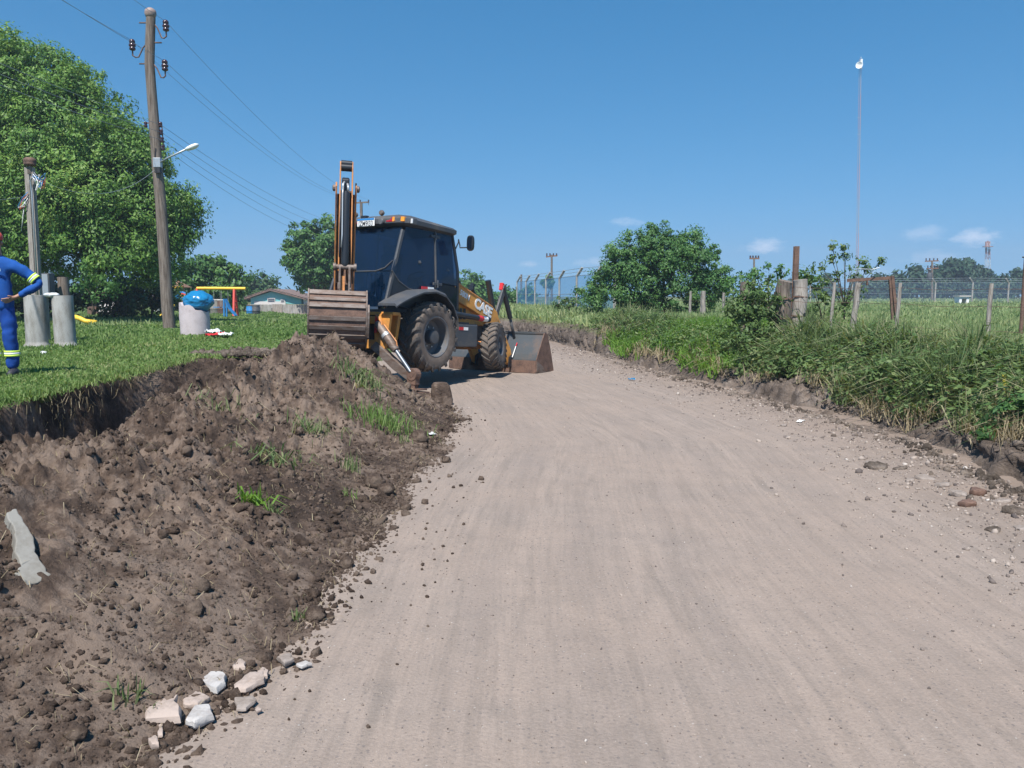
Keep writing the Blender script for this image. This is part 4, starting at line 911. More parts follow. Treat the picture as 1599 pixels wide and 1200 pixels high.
# ------------------------------------------------------------------ playground, wall, barrels, houses at the back
YK = 46.; K = lambda u, v, dy=0: at(u, v, YK + dy)
gz0 = lawn_ground(-17, YK)
pg = thing('swing_frame', 'yellow beam swing frame on red posts at the back of the lawn', 'swing', (K(340, 480).x, YK, gz0))
o_ = Vector((K(340, 480).x, YK, gz0)); mb = MB(); mb.cyl(K(308, 450.5) - o_, K(384, 451) - o_, .085, 10); mb.build('beam', M['yellow'], pg, smooth=True, autosmooth=R(50))
for (a, b, dy) in [((366, 451), (365, 490), -.6), ((367, 451), (372, 490), .7), ((308, 451), (306, 490), -.5), ((309, 451), (311, 490), .7)]:
    q = K(b[0], b[1], dy) - o_; q.z = 0; mb = MB(); mb.cyl(K(*a) - o_, q, .07, 8); mb.build('post', M['redpaint'], pg, smooth=True, autosmooth=R(50))
for s_ in (.28, .5, .72):
    mb = MB(); a = K(366, 451) - o_; q1 = K(365, 490, -.6) - o_; q2_ = K(372, 490, .7) - o_; q1.z = q2_.z = 0; mb.cyl(a.lerp(q1, s_), a.lerp(q2_, s_), .035, 6); mb.build('brace', M['redpaint'], pg)
for u in (340, 350):
    for dd_ in (-.22, .22):
        mb = MB(); a = K(u, 451) - o_ + Vector((dd_, 0, 0)); mb.cyl(a, Vector((a.x, 0, .5)), .012, 4); mb.build('chain', M['galv'], pg)
    mb = MB(); a = K(u, 451) - o_; mb.box((a.x, 0, .5), (.5, .2, .04)); mb.build('swing_seat', M['bluepaint'], pg)
pt = thing('play_tower', 'colourful play tower with roof and slide behind the crooked pole', 'playground tower', (K(278, 480).x, YK, gz0)); o_ = Vector((K(278, 480).x, YK, gz0))
kk = lambda u, v, dy=0: K(u, v, dy) - o_
for u in (268.5, 287):
    for dy in (0, 1.1):
        q = kk(u, 490, dy); q.z = 0; mb = MB(); mb.cyl(q, kk(u, 449, dy), .06, 8); mb.build('post', M['redpaint'] if u < 280 else M['brown'], pt, smooth=True, autosmooth=R(50))
mb = MB(); a0, a1 = kk(266, 449), kk(289, 449); ap = kk(277, 438, .5); mb.add([a0, a1, a1 + Vector((0, 1.1, 0)), a0 + Vector((0, 1.1, 0)), ap], [(0, 1, 4), (1, 2, 4), (2, 3, 4), (3, 0, 4), (3, 2, 1, 0)]); mb.build('roof', M['brown'], pt)
mb = MB(); mb.bar(kk(267, 449.5, -.1), kk(286, 449, -.1), .1, .12); mb.build('roof_beam', M['yellow'], pt)
mb = MB(); mb.box((kk(278, 470).x, .55, kk(278, 472).z), (.8, 1.1, .08)); mb.build('platform', M['brown'], pt)
mb = MB(); mb.bar(kk(269, 464), kk(287, 464), .04, .25, (0, 0, 1)); mb.build('side_board', M['bluepaint'], pt)
for (c, du, nm_) in [('bluepaint', 0, 'slide'), ('redpaint', 3.2, 'slide'), ('yellow', 6.2, 'slide')]:
    mb = MB(); mb.bar(kk(283, 456 + du * .9, -.1 - .2 * du), kk(305, 464 + du, -.1 - .2 * du), .35, .10); mb.build(nm_, M[c], pt, bevel=.02)
mb = MB(); mb.bar(kk(272, 472, -.2), Vector((kk(268, 490).x, -1.2, 0)), .45, .06); mb.build('ramp', M['yellow'], pt)
for (u, v, Y0, c, lab, nm_) in [(131, 481, 30, 'yellow', 'yellow plastic tube lying in the grass behind the right grey pipe', 'play_tube'), (359, 480, 44, 'bluepaint', 'small blue slide standing right of the swing posts', 'small_slide')]:
    p = at(u, 488, Y0); p.z = lawn_ground(p.x, Y0); mb = MB()
    if nm_ == 'play_tube':
        mb.tube([(-.35, 0, .28), (-.15, 0, .22), (.05, 0, .12), (.45, 0, .07)], .09, 10); o = mb.build(nm_, M[c], None, smooth=True)
    else:
        mb.add([(-.28, 0, .95), (-.28, .4, .95), (-.05, 0, .45), (-.05, .4, .45), (.28, 0, .04), (.28, .4, .04)], [(0, 1, 3, 2), (2, 3, 5, 4)]); mb.bar((-.3, .0, .0), (-.28, .0, .95), .05, .05); mb.bar((-.3, .4, 0), (-.28, .4, .95), .05, .05); o = mb.build(nm_, M[c], None, solid=.05)
    o.location = p; tag(o, lab, 'playground')
YW = 63.; wl = thing('slab_wall', 'low grey wall of concrete slabs behind the playground', 'wall', (at(395, 486, YW).x, YW, lawn_ground(-20, YW)))
x0, x1 = at(322, 480, YW).x - wl.location.x, at(600, 480, YW).x - wl.location.x; x = x0; i = 0; rw = random.Random(5)
ht = at(400, 475.5, YW).z - wl.location.z
while x < x1:
    w_ = rw.uniform(.75, .95); mb = MB(); mb.box((x + w_ / 2, rw.uniform(-.03, .03), ht / 2 - .1), (w_ - .03, .07, ht + .2 + rw.uniform(-.05, .05)))
    mb.build('slab', M['concrete'] if i % 3 else M['woodpale'], wl, bevel=.01); x += w_; i += 1
for (u, v0, v1, r_, c, lab) in [(337, 468, 485, .33, 'cement', 'grey plastic barrel with a dark lid left of the brown barrel'), (348, 468, 485, .34, 'rust', 'brown barrel with a pale lid beside the swing post'), (392, 477, 488, .27, 'bluepaint', 'small blue barrel in front of the slab wall'), (400, 477, 488, .27, 'dark', 'dark barrel in front of the slab wall beside the blue barrel')]:
    Yb = 52.; p = at(u, v1, Yb); z0 = lawn_ground(p.x, Yb); h_ = at(u, v0, Yb).z - z0
    b = thing('barrel', lab, 'barrel', (p.x, Yb, z0))
    mb = MB(); mb.lathe([(0, 0), (r_ * .92, 0), (r_, .1), (r_, h_ * .35), (r_ * 1.04, h_ * .37), (r_, h_ * .4), (r_, h_ * .8), (r_ * .86, h_ * .95), (r_ * .6, h_ * .96), (r_ * .6, h_ * .8), (0, h_ * .8)], (0, 0, 0), n=18); mb.build('barrel_body', M[c], b, smooth=True, autosmooth=R(45))
    mb = MB(); mb.lathe([(r_ * .5, h_ * .94), (r_ * 1.0, h_ * .94), (r_ * .98, h_ * 1.02), (r_ * .58, h_ * 1.02), (r_ * .5, h_ * .94)], (0, 0, 0), n=18); mb.build('barrel_rim', M['plaster'] if u < 360 else M['dark'], b)
# teal house
YH = 78.; H = lambda u, v, dy=0: at(u, v, YH + dy)
hz = lawn_ground(-25, YH); ho = Vector((H(432, 480).x, YH, hz)); hs = thing('teal_house', 'low teal house with a shallow old tiled roof behind the wall', 'house', ho)
hh = lambda u, v, dy=0: H(u, v, dy) - ho
xl_, xr_ = hh(392, 470).x, hh(471, 470).x; ze = hh(392, 466).z; zr = hh(422, 455.5).z; xm = hh(424, 455).x; ze2 = hh(471, 467).z; dpt = 7.
mb = MB(); mb.prism([(xl_, 0, 0), (xr_, 0, 0), (xr_, 0, ze2), (xm, 0, zr), (xl_, 0, ze)], (0, dpt, 0)); mb.build('wall', M['teal'], hs)
mb = MB(); mb.box(((xl_ * .62 + xr_ * .38), -.04, hh(410, 471).z / 2), (abs(xr_ - xl_) * .62, .06, hh(410, 471).z)); mb.build('plaster_strip', M['plaster'], hs)
rf = None
for (a, b) in [((xl_ - .5, ze - .12), (xm, zr + .08)), ((xm, zr + .08), (xr_ + .6, ze2 - .12))]:
    mb = MB(); mb.prism([(a[0], -.45, a[1]), (b[0], -.45, b[1]), (b[0], -.45, b[1] + .17), (a[0], -.45, a[1] + .17)], (0, dpt + .9, 0)); rf = mb.build('roof', M['rooftile'], hs)
    nt_ = int(abs(b[0] - a[0]) / .3)
    for q in range(nt_):
        t_ = (q + .5) / nt_; x_ = a[0] + (b[0] - a[0]) * t_; z_ = a[1] + (b[1] - a[1]) * t_ + .19
        mb = MB(); mb.box((x_, -.28, z_), (.2, .40, .06), (0, -math.atan2(b[1] - a[1], b[0] - a[0]), 0)); mb.build('tile', M['rooftile'], rf)
for (u, v, w_, h_) in [(424.5, 469, .62, .28), (442, 470.5, .28, .18)]:
    p = hh(u, v); mb = MB(); mb.box((p.x, -.03, p.z), (w_ + .12, .10, h_ + .12)); wn = mb.build('window', M['plaster'], hs)
    mb = MB(); mb.box((p.x, -.09, p.z), (w_, .03, h_)); mb.build('pane', M['glass'], wn); mb = MB(); mb.box((p.x, -.115, p.z), (w_, .02, .035)); mb.build('glazing_bar', M['plaster'], wn)
mb = MB(); mb.box((xr_ + .7, .6, hh(474, 469).z - .3), (1.1, .8, 1.0)); mb.build('white_annex', M['white'], hs)
p = H(255, 484, -16); sh_ = thing('white_shed', 'small white shed with a red roof left behind the crooked pole', 'shed', (p.x, YH - 16, lawn_ground(p.x, YH - 16)))
hgt = H(255, 466, -16).z - sh_.location.z; mb = MB(); mb.box((-.3, .8, hgt / 2), (1.2, 1.4, hgt)); mb.build('wall', M['white'], sh_); mb = MB(); mb.box((-.3, .75, hgt + .12), (1.4, 1.7, .18), (.1, 0, 0)); mb.build('roof', M['rooftile'], sh_)
p = H(152, 478, -28); sh2 = thing('brick_hut', 'low reddish hut behind the hedge right of the grey pipes', 'hut', (p.x, 50, lawn_ground(p.x, 50)))
hgt = at(150, 468, 50).z - sh2.location.z; mb = MB(); mb.box((0, .8, hgt / 2), (1.3, 1.5, hgt)); mb.build('wall', M['rust'], sh2); mb = MB(); mb.prism([(-.9, -.2, hgt), (.9, -.2, hgt), (0, -.2, hgt + .35)], (0, 2, 0)); mb.build('roof', M['rooftile'], sh2)
mb = MB(); mb.box((.75, -.3, .45), (.9, .06, .9), (-.25, 0, .1)); mb.build('leaning_board', M['plaster'], sh2)

# ------------------------------------------------------------------ far poles, masts, hut, netting fences
def far_pole(u, vt, vb, Y, arms, label, r_=.14, name='power_pole', transf=False):
    p = at(u, vb, Y); root = thing(name, label, 'power pole', p); q = lambda a, b: at(a, b, Y) - p
    m_ = MB(); m_.cyl(q(u, vb + 4), q(u, vt), r_, 8, r_ * .75); m_.build('shaft', M['wood'], root, smooth=True, autosmooth=R(50))
    for (ua, ub, va, tilt) in arms:
        m_ = MB(); m_.bar(q(ua, va + tilt), q(ub, va - tilt), .13, .15); arm = m_.build('crossarm', M['brown'], root)
        for t in (.08, .35, .65, .92):
            uu = ua + (ub - ua) * t
            m_ = MB(); m_.cyl(q(uu, va - .3), q(uu, va - 4.5), .075, 6); m_.build('porcelain', M['porcelain'], arm)
    if transf:
        m_ = MB(); c = q(u - 4, vt + 25); m_.lathe([(0, -.5), (.34, -.5), (.36, -.4), (.36, .4), (.30, .5), (0, .5)], c, n=12); m_.build('transformer', M['dark'], root, smooth=True, autosmooth=R(40))
        for dx_ in (-.2, 0, .2):
            m_ = MB(); m_.cyl(c + Vector((dx_, 0, .5)), c + Vector((dx_, 0, .85)), .06, 6); m_.build('bushing', M['porcelain'], root)
    return root
far_pole(862, 398, 476, 90, [(853, 871, 400.5, 1)], 'far power pole with one crossarm above the blue netting fence')
far_pole(814.5, 429, 474, 95, [], 'far bare pole left of the blue netting fence')
far_pole(1178, 403, 466, 80, [(1171, 1186, 404, 0)], 'far power pole with one short crossarm behind the trunk posts', .12)
far_pole(1456, 407, 470, 110, [(1445, 1466, 408, .4), (1448, 1466, 419.5, .3)], 'far power pole with two crossarms and a transformer', .17, transf=True)
# guyed lattice mast
YMm = 150.; p = at(1338.5, 466, YMm); ms = thing('radio_mast', 'very tall thin lattice mast with white dishes at its top', 'mast', p)
q = lambda u, v, dy=0: at(u, v, YMm + dy) - p
top = q(1344.2, 92); bot = q(1338.5, 470); s3 = .22
for i, c in enumerate(['galv', 'redp', 'galv', 'redp', 'galv', 'redp', 'galv']):
    a = bot.lerp(top, i / 7); b = bot.lerp(top, (i + 1) / 7); mb = MB(); cr = [Vector((s3 * math.cos(t), s3 * math.sin(t), 0)) for t in (0.5, 2.6, 4.7)]
    for d in cr: mb.cyl(a + d, b + d, .028, 5)
    nz_ = 14
    for j in range(nz_):
        for k_ in range(3): mb.cyl(a.lerp(b, j / nz_) + cr[k_], a.lerp(b, (j + 1) / nz_) + cr[(k_ + 1) % 3], .013, 3)
    mb.build('mast_section', plain('mast_dull_' + c, (.34, .30, .33) if c == 'galv' else (.42, .25, .26), .6), ms)
for (u, v, r_, ax_) in [(1342.8, 103, .62, (-.5, -.8, .1))]:
    mb = MB(); mb.lathe([(0, .0), (r_ * .5, .05), (r_ * .85, .17), (r_, .35), (r_ * .97, .36), (r_ * .8, .22), (0, .08)], q(u, v, -.3), ax_, 20); mb.build('dish_antenna', M['white'], ms, smooth=True)
mb = MB(); mb.box(q(1345.5, 96), (.42, .25, .75)); mb.cyl(q(1345, 92), q(1345, 89), .05, 5); mb.build('panel_antenna', M['white'], ms, bevel=.03)
mb = MB(); mb.box(q(1345, 105.5), (.35, .3, .6)); mb.build('radio_box', M['galv'], ms, bevel=.03)
for v in (210, 184): mb = MB(); mb.bar(q(1338.6, v) , q(1344.6, v), .05, .05); mb.build('spreader', M['galv'], ms)
# red and white tower
YR = 230.; p = at(1543, 466, YR); tw = thing('lattice_tower', 'distant red and white telephone tower behind the field', 'tower', p); q = lambda u, v: at(u, v, YR) - p
top = q(1542.8, 380); bot = q(1543, 470)
for i in range(7):
    a = bot.lerp(top, i / 7); b = bot.lerp(top, (i + 1) / 7); wa, wb = .62 - .03 * i, .59 - .03 * i; mb = MB()
    ca = [Vector((sx * wa, sy * wa, 0)) for sx, sy in ((-1, -1), (1, -1), (1, 1), (-1, 1))]; cb_ = [Vector((sx * wb, sy * wb, 0)) for sx, sy in ((-1, -1), (1, -1), (1, 1), (-1, 1))]
    for k_ in range(4):
        mb.cyl(a + ca[k_], b + cb_[k_], .05, 5); mb.cyl(a + ca[k_], b + cb_[(k_ + 1) % 4], .028, 4); mb.cyl(b + cb_[k_], a + ca[(k_ + 1) % 4], .028, 4)
    mb.build('tower_section', M['towerwhite'] if i % 2 == 0 else M['towerred'], tw)
for (du, v) in ((-2.6, 382), (2.6, 382), (0, 381), (-2.4, 392), (2.8, 394)):
    mb = MB(); mb.box(q(1542.8 + du, v), (.35, .3, 1.6)); mb.build('panel_antenna', M['towerred'], tw)
mb = MB(); mb.lathe([(1.35, 0), (1.35, .15), (.3, .15), (.3, 0), (1.35, 0)], q(1542.8, 386), n=14); mb.build('platform_ring', M['towerred'], tw)
# white hut in the field
p = at(1507, 471, 70); ht_ = thing('white_hut', 'small white hut with a dark opening at the far edge of the field', 'hut', p); q = lambda u, v: at(u, v, 70) - p
zt = q(1507, 463.5).z; mb = MB()
w2_ = .42; mb.box((-.31, .5, zt / 2 - .1), (.22, .8, zt + .2)); mb.box((.31, .5, zt / 2 - .1), (.22, .8, zt + .2)); mb.box((0, .5, zt - .08), (.40, .8, .16)); mb.box((0, .85, zt / 2 - .1), (.4, .08, zt)); mb.build('wall', M['white'], ht_)
mb = MB(); mb.box((0, .48, zt + .045), (1.02, 1.05, .08)); mb.build('roof', M['plaster'], ht_)
# netting fence with angled concrete posts
def net_fence(name, label, pts, H_, net, over=(0, -1, 0), post='concrete'):
    base = Vector(pts[0]); root = thing(name, label, 'fence', base); ov = Vector(over)
    for i, p in enumerate(pts):
        b = Vector(p) - base; m_ = MB(); m_.bar(b - Vector((0, 0, .3)), b + Vector((0, 0, H_)), .13, .13, (1, 0, 0)); m_.bar(b + Vector((0, 0, H_ - .05)), b + Vector((0, 0, H_ + .42)) + ov * .45, .12, .12, (1, 0, 0)); m_.build('post', M[post], root)
        if i + 1 < len(pts):
            c = Vector(pts[i + 1]) - base; m_ = MB(); m_.add([b, c, c + Vector((0, 0, H_)), b + Vector((0, 0, H_))], [(0, 1, 2, 3)]); m_.build('netting', M[net], root)
            m_ = MB()
            for (z_, o2) in ((H_, 0), (H_ * .5, 0), (H_ + .2, .2), (H_ + .4, .42)): m_.cyl(b + ov * o2 + Vector((0, 0, z_)), c + ov * o2 + Vector((0, 0, z_)), .016, 4)
            m_.build('strand', M['galv'], root)
    return root
fp = [at(u, 468, 82) for u in (1199, 1265, 1330, 1395, 1460, 1518, 1574, 1632, 1690)]
for p in fp: p.z = bank_ground(p.x, 82)
net_fence('netting_fence', 'long netting fence with angled concrete posts at the back of the field', fp, 2.15, 'net', (-.9, -.3, 0))
fl = [at(u, 480, Y_) for (u, Y_) in ((808, 66), (822, 62), (836, 58), (853, 53), (874, 49), (901, 45), (930, 42), (960, 39.5))]
for i, p in enumerate(fl): p.z = bank_ground(p.x, p.y) - .05
net_fence('netting_fence', 'blue netting fence along the far bend of the road', fl, 2.0, 'net_blue', (.6, -.6, 0))

# ------------------------------------------------------------------ old field fence on the bank
def rough_post(mb_, base, top_, w0, w1, n=7, seed=0):
    rd = random.Random(seed); base = Vector(base); top_ = Vector(top_); pts = []; rs = []
    for i in range(n):
        t = i / (n - 1); p = base.lerp(top_, t) + Vector((rd.uniform(-1, 1), rd.uniform(-1, 1), 0)) * w0 * .08; pts.append(p); rs.append((w0 + (w1 - w0) * t) * .5 * rd.uniform(.93, 1.05))
    mb_.tube(pts, rs, 9)
P_ = [(1540, 545, 443, 11.6, .060, 1549), (1399, 523, 442, 13.2, .058, 1406), (1296, 506, 441, 15.3, .060, 1304), (1332, 503, 442, 15.0, .105, 1341)]
f0 = gb(1540, 11.6); fence = thing('wire_fence', 'old leaning timber posts with wires along the field edge', 'fence', f0)
tops = []
for i, (ub, vb, vt, Y_, w_, ut) in enumerate(P_):
    b = at(ub, vb, Y_); b.z = min(b.z, bank_ground(b.x, Y_) + .1) - .12; t_ = at(ut, vt, Y_)
    mb = MB(); rough_post(mb, b - f0, t_ - f0, w_ * 1.12, w_, seed=i); mb.build('post', M['woodpale'], fence, smooth=True, autosmooth=R(50)); tops.append((b - f0, t_ - f0))
far_posts = [(1010, 478, 454, 33), (1031, 478, 456, 31), (1078, 478, 455, 29), (1100, 478, 455, 27.5), (1131, 478, 456, 26), (1096, 478, 456, 28)]
far = []
for i, (u, vb, vt, Y_) in enumerate(far_posts):
    b = gb(u, Y_); t_ = at(u + (i % 3) - 1, vt, Y_); mb = MB(); rough_post(mb, b - f0, t_ - f0, .10 + .06 * (i == 3), .09 + .06 * (i == 3), seed=20 + i); mb.build('post', M['woodpale'], fence, smooth=True, autosmooth=R(50)); far.append((b - f0, t_ - f0))
for fr in (.93, .70, .38):
    seq = [tops[0][0].lerp(tops[0][1], fr) + Vector((1.6, -2.6, .02)), tops[0][0].lerp(tops[0][1], fr), tops[1][0].lerp(tops[1][1], fr), tops[3][0].lerp(tops[3][1], fr), tops[2][0].lerp(tops[2][1], fr), Vector((gb(1240, 15.8).x, 15.8, tops[2][0].lerp(tops[2][1], fr).z + f0.z)) - f0, far[4][0].lerp(far[4][1], fr), far[0][0].lerp(far[0][1], fr)]
    mb = MB(); pts = []
    for a, b in zip(seq[:-1], seq[1:]):
        for t in (0, .33, .66): q_ = a.lerp(b, t); q_.z -= .03 * math.sin(t * math.pi); pts.append(q_)
    mb.tube(pts + [seq[-1]], .0045, 4); mb.build('wire', M['rust'], fence)
def trunk_post(ub, ut, vb, vt, Y_, w_, mt, label, seed):
    b = gb(ub, Y_); b.z -= .1; t_ = at(ut, vt, Y_); root_ = thing('trunk_post', label, 'post', b); mb_ = MB(); rough_post(mb_, (0, 0, 0), t_ - b, w_ * 1.1, w_, 9, seed)
    mb_.build('post_shaft', M[mt], root_, smooth=True, autosmooth=R(50)); r2 = w_ * .53
    for k_ in (.74, .45):
        m2 = MB(); m2.lathe([(r2, -.011), (r2 + .012, -.011), (r2 + .012, .011), (r2, .011), (r2, -.011)], (t_ - b) * k_, t_ - b, 16); m2.build('wire_band', M['rust'], root_)
    return root_
t1 = trunk_post(1222, 1226, 520, 439, 15.8, .30, 'wood', 'thick dark grey trunk post with straight top, left of a pair', 5)
t2 = trunk_post(1245, 1252, 515, 437, 15.95, .27, 'woodpale', 'thick pale split trunk post with a bolt hole, right of a pair', 6)
mb = MB(); mb.lathe([(0, 0), (.035, 0), (.035, .04), (0, .04)], (.12, -.13, .62), (0, -1, 0), 8); mb.build('bolt_plate', M['black'], t2)
trunk_post(1166, 1168, 500, 441, 16.6, .26, 'wood', 'thick old trunk post half buried in the leafy bush', 8)
b = gb(1241, 17.2); t_ = at(1242.5, 385, 17.2); mb = MB(); L_ = t_.z - b.z
mb.box((0, -.045, L_ / 2), (.10, .012, L_)); mb.box((0, .045, L_ / 2), (.10, .012, L_)); mb.box((0, 0, L_ / 2), (.012, .078, L_)); o = mb.build('steel_post', M['rust']); o.location = b; tag(o, 'upright rusty steel beam post behind the pair of trunk posts', 'post')
YGt = 15.2; g0 = gb(1392, YGt); gt = thing('gate_frame', 'rusty iron gate frame sagging among the weeds', 'gate', g0); q = lambda u, v, dy=0: at(u, v, YGt + dy) - g0
mb = MB(); mb.bar(q(1323, 438.5, .3), q(1396, 434, 0), .045, .06); mb.build('top_rail', M['rust'], gt)
mb = MB(); mb.bar(q(1401, 505), q(1393.5, 431), .055, .055, (0, 1, 0)); mb.build('upright', M['rust'], gt)
mb = MB(); mb.bar(q(1394, 500), q(1390, 437), .04, .04, (0, 1, 0)); mb.build('inner_upright', M['rust'], gt)
mb = MB(); mb.bar(q(1354.5, 446), q(1354.7, 438), .03, .03, (0, 1, 0)); mb.build('latch_stub', M['rust'], gt)
mb = MB(); mb.tube([q(1337, 420), q(1363, 421), q(1374, 418)], .008, 5); mb.build('loose_rod', M['galv'], gt)
b = gb(1598, 13); mb = MB(); mb.cyl((0, 0, -.1), (0, 0, at(1598, 402, 13).z - b.z), .03, 8); mb.box((0, 0, at(1598, 402, 13).z - b.z), (.08, .08, .02)); o = mb.build('iron_post', M['rust']); o.location = b; tag(o, 'thin dark iron post at the right edge of the picture', 'post')

# ------------------------------------------------------------------ stones, slab, clod block, litter, tufts
def stone(name, outline, th, mat, label, cat='stone', loc=None, rot=(0, 0, 0), seed=0, group=None):
    """broken slab: irregular outline given thickness, chipped edges, rough top"""
    rd = random.Random(seed); pts = []
    n0 = len(outline)
    for i in range(n0):
        a = Vector(outline[i]); b_ = Vector(outline[(i + 1) % n0])
        for t in (0, .34, .67): p = a.lerp(b_, t); pts.append(Vector((p.x + rd.gauss(0, .045) * (b_ - a).length * (t > 0), p.y + rd.gauss(0, .045) * (b_ - a).length * (t > 0), 0)))
    c = sum(pts, Vector()) / len(pts); rings = []; th = th * .8
    for (k_, z_) in ((.90, 0), (1.03, th * .35), (1.0, th * .8), (.90, th), (.62, th * 1.04), (.28, th * 1.06)):
        rings.append([Vector((c.x + (p.x - c.x) * k_ * rd.uniform(.97, 1.03), c.y + (p.y - c.y) * k_ * rd.uniform(.97, 1.03), z_ + rd.gauss(0, th * .055))) for p in pts])
    mb_ = MB(); mb_.loft(rings); o = mb_.build(name, M[mat], None, smooth=True, autosmooth=R(32)); o.location = loc; o.rotation_euler = rot
    return tag(o, label, cat, group)
def ol(px, u0, v0, z=0.0):
    """outline on the ground from photograph positions, about the point u0, v0"""
    o = on_z(u0, v0, z); return o, [(on_z(u, v, z) - o) for u, v in px]
ST = [([(228, 1128), (229, 1138), (283, 1138), (284, 1120), (275, 1096), (250, 1092), (238, 1108)], 256, 1118, .055, 'stone', 'largest pinkish broken stone slab with a notched tip at the road edge'),
      ([(300, 1075), (322, 1062), (352, 1064), (354, 1080), (340, 1091), (320, 1081)], 328, 1077, .040, 'stone_white', 'white stone slab with dark broken edge above the tan stone'),
      ([(367, 1082), (392, 1063), (412, 1062), (413, 1076), (385, 1090), (370, 1090)], 390, 1078, .035, 'stone', 'flat pinkish stone right of the white slab'),
      ([(286, 1106), (308, 1088), (328, 1100), (310, 1112), (290, 1113)], 308, 1103, .035, 'stone', 'tan stone wedge between the largest stone and the white slab'),
      ([(291, 1140), (305, 1115), (328, 1113), (335, 1132), (305, 1146)], 312, 1131, .045, 'stone_white', 'white cracked stone right of the largest stone'),
      ([(357, 1048), (362, 1034), (386, 1046), (384, 1053), (366, 1055)], 371, 1046, .035, 'stone', 'small pinkish stone at the foot of the earth heap'),
      ([(402, 1060), (410, 1053), (420, 1058), (418, 1066), (405, 1068)], 411, 1060, .03, 'stone', 'small pale stone touching the flat pinkish stone'),
      ([(433, 1036), (455, 1030), (460, 1040), (446, 1048)], 447, 1039, .03, 'stone_dull', 'dull grey-brown stone right of the small pinkish stone'),
      ([(232, 1166), (243, 1160), (249, 1173), (238, 1174)], 240, 1168, .03, 'stone', 'little pale stone below the largest stone'),
      ([(248, 1140), (255, 1138), (255, 1156), (248, 1157)], 251, 1148, .02, 'stone', 'narrow tan stone chip under the edge of the largest stone'),
      ([(399, 1118), (405, 1114), (410, 1118), (402, 1122)], 405, 1118, .015, 'stone', 'tiny pale stone alone on the road near the slabs'),
      ([(370, 1118), (368, 1100), (395, 1098), (402, 1104), (385, 1118)], 385, 1108, .02, 'stone_dull', 'flat dusty stone half sunk below the flat pinkish stone'),
      ([(3, 1150), (8, 1138), (30, 1136), (38, 1144), (22, 1154)], 20, 1146, .04, 'stone_dull', 'grey stone on the dark earth at the lower left corner'),
      ([(463, 1046), (478, 1040), (488, 1044), (472, 1050)], 475, 1045, .02, 'stone_white', 'small whitish stone chip at the road edge right of the dull stone')]
for i, (px, u0, v0, th, mt, lab) in enumerate(ST):
    o, out = ol(px, u0, v0); z_ = max(float(road_z(np.array([o.x]), np.array([o.y]))[0]), heap_ground(o.x, o.y) if u0 < 60 else -1)
    if u0 < 60:
        o, out = ol(px, u0, v0, .33); z_ = heap_ground(o.x, o.y)
    stone('stone', out, th, mt, lab, loc=(o.x, o.y, z_ + .012), rot=(random.uniform(-.06, .06), random.uniform(-.06, .06), 0), seed=100 + i)
# cement slab lying on the heap at the left
dz = .62; px = [(8, 806), (24, 800), (38, 822), (50, 845), (54, 868), (66, 888), (77, 903), (60, 916), (42, 921), (30, 910), (22, 900), (30, 884), (22, 868), (24, 850), (18, 828), (10, 815)]
def on_heap(u, v, lift=0):
    x = (u - 800) / FPX; y = -(v - 600) / FPX; d = Vector((x, CP + y * SP, -SP + y * CP)); t = 1.5
    while t < 40:
        p = Vector((0, 0, CAM_H)) + d * t
        if p.z < float(heap_z(np.array([p.x]), np.array([p.y]), False)[0]): return p
        t += .01
    return p
c = on_heap(42, 862); e1 = .12
g = lambda x, y: float(heap_z(np.array([x]), np.array([y]), False)[0])
nrm = Vector((-(g(c.x + e1, c.y) - g(c.x - e1, c.y)) / (2 * e1), -(g(c.x, c.y + e1) - g(c.x, c.y - e1)) / (2 * e1), 1)).normalized()
nrm = (nrm + Vector((.15, -.25, 0))).normalized()
def on_plane(u, v):
    x = (u - 800) / FPX; y = -(v - 600) / FPX; d = Vector((x, CP + y * SP, -SP + y * CP)); t = (c - Vector((0, 0, CAM_H))).dot(nrm) / d.dot(nrm); return Vector((0, 0, CAM_H)) + d * t
c = c + nrm * .095
rotm = nrm.to_track_quat('Z', 'Y'); inv_ = rotm.inverted()
out = [inv_ @ (on_plane(u, v) - c) for u, v in px]
rd = random.Random(78); fine_ = []
for i in range(len(out)):
    a, b = out[i], out[(i + 1) % len(out)]
    for t_ in (0, .33, .66): q = a.lerp(b, t_); fine_.append(Vector((q.x + rd.gauss(0, .004), q.y + rd.gauss(0, .004), 0)))
mb = MB(); mb.prism(fine_, (0, 0, .075)); o = mb.build('cement_slab', M['cement'], None, bevel=.006); o.location = c - nrm * .05; tag(o, 'pale grey broken cement slab sticking out of the earth heap at left', 'slab'); o.rotation_mode = 'QUATERNION'; o.rotation_quaternion = rotm
# the block of clay beside the stabiliser foot
o = on_z(690, 634, 0)
mb = MB(); rd = random.Random(9); rings = []
for (z_, k_) in ((-.02, 1.0), (.08, 1.02), (.2, .97), (.30, .86), (.345, .66), (.355, .3)):
    rings.append([Vector((.155 * k_ * math.copysign(abs(math.cos(t)) ** .5, math.cos(t)) * rd.uniform(.93, 1.05) - z_ * .08, .14 * k_ * math.copysign(abs(math.sin(t)) ** .5, math.sin(t)) * rd.uniform(.93, 1.05), z_)) for t in [2 * math.pi * i / 18 for i in range(18)]])
mb.loft(rings); ob = mb.build('clay_block', M['soil'], None, smooth=True, autosmooth=R(40)); ob.location = (o.x, o.y + .1, 0); ob.rotation_euler = (0, 0, .3); tag(ob, 'upright squared block of dug clay beside the stabiliser foot', 'clod')
o = on_z(668, 632, 0); ob = crumple('clod', (o.x, o.y + .1, .06), (.14, .13, .11), 'soil', 'round clod of earth between the clay block and the stabiliser foot', 'clod', 44, .5, 3)
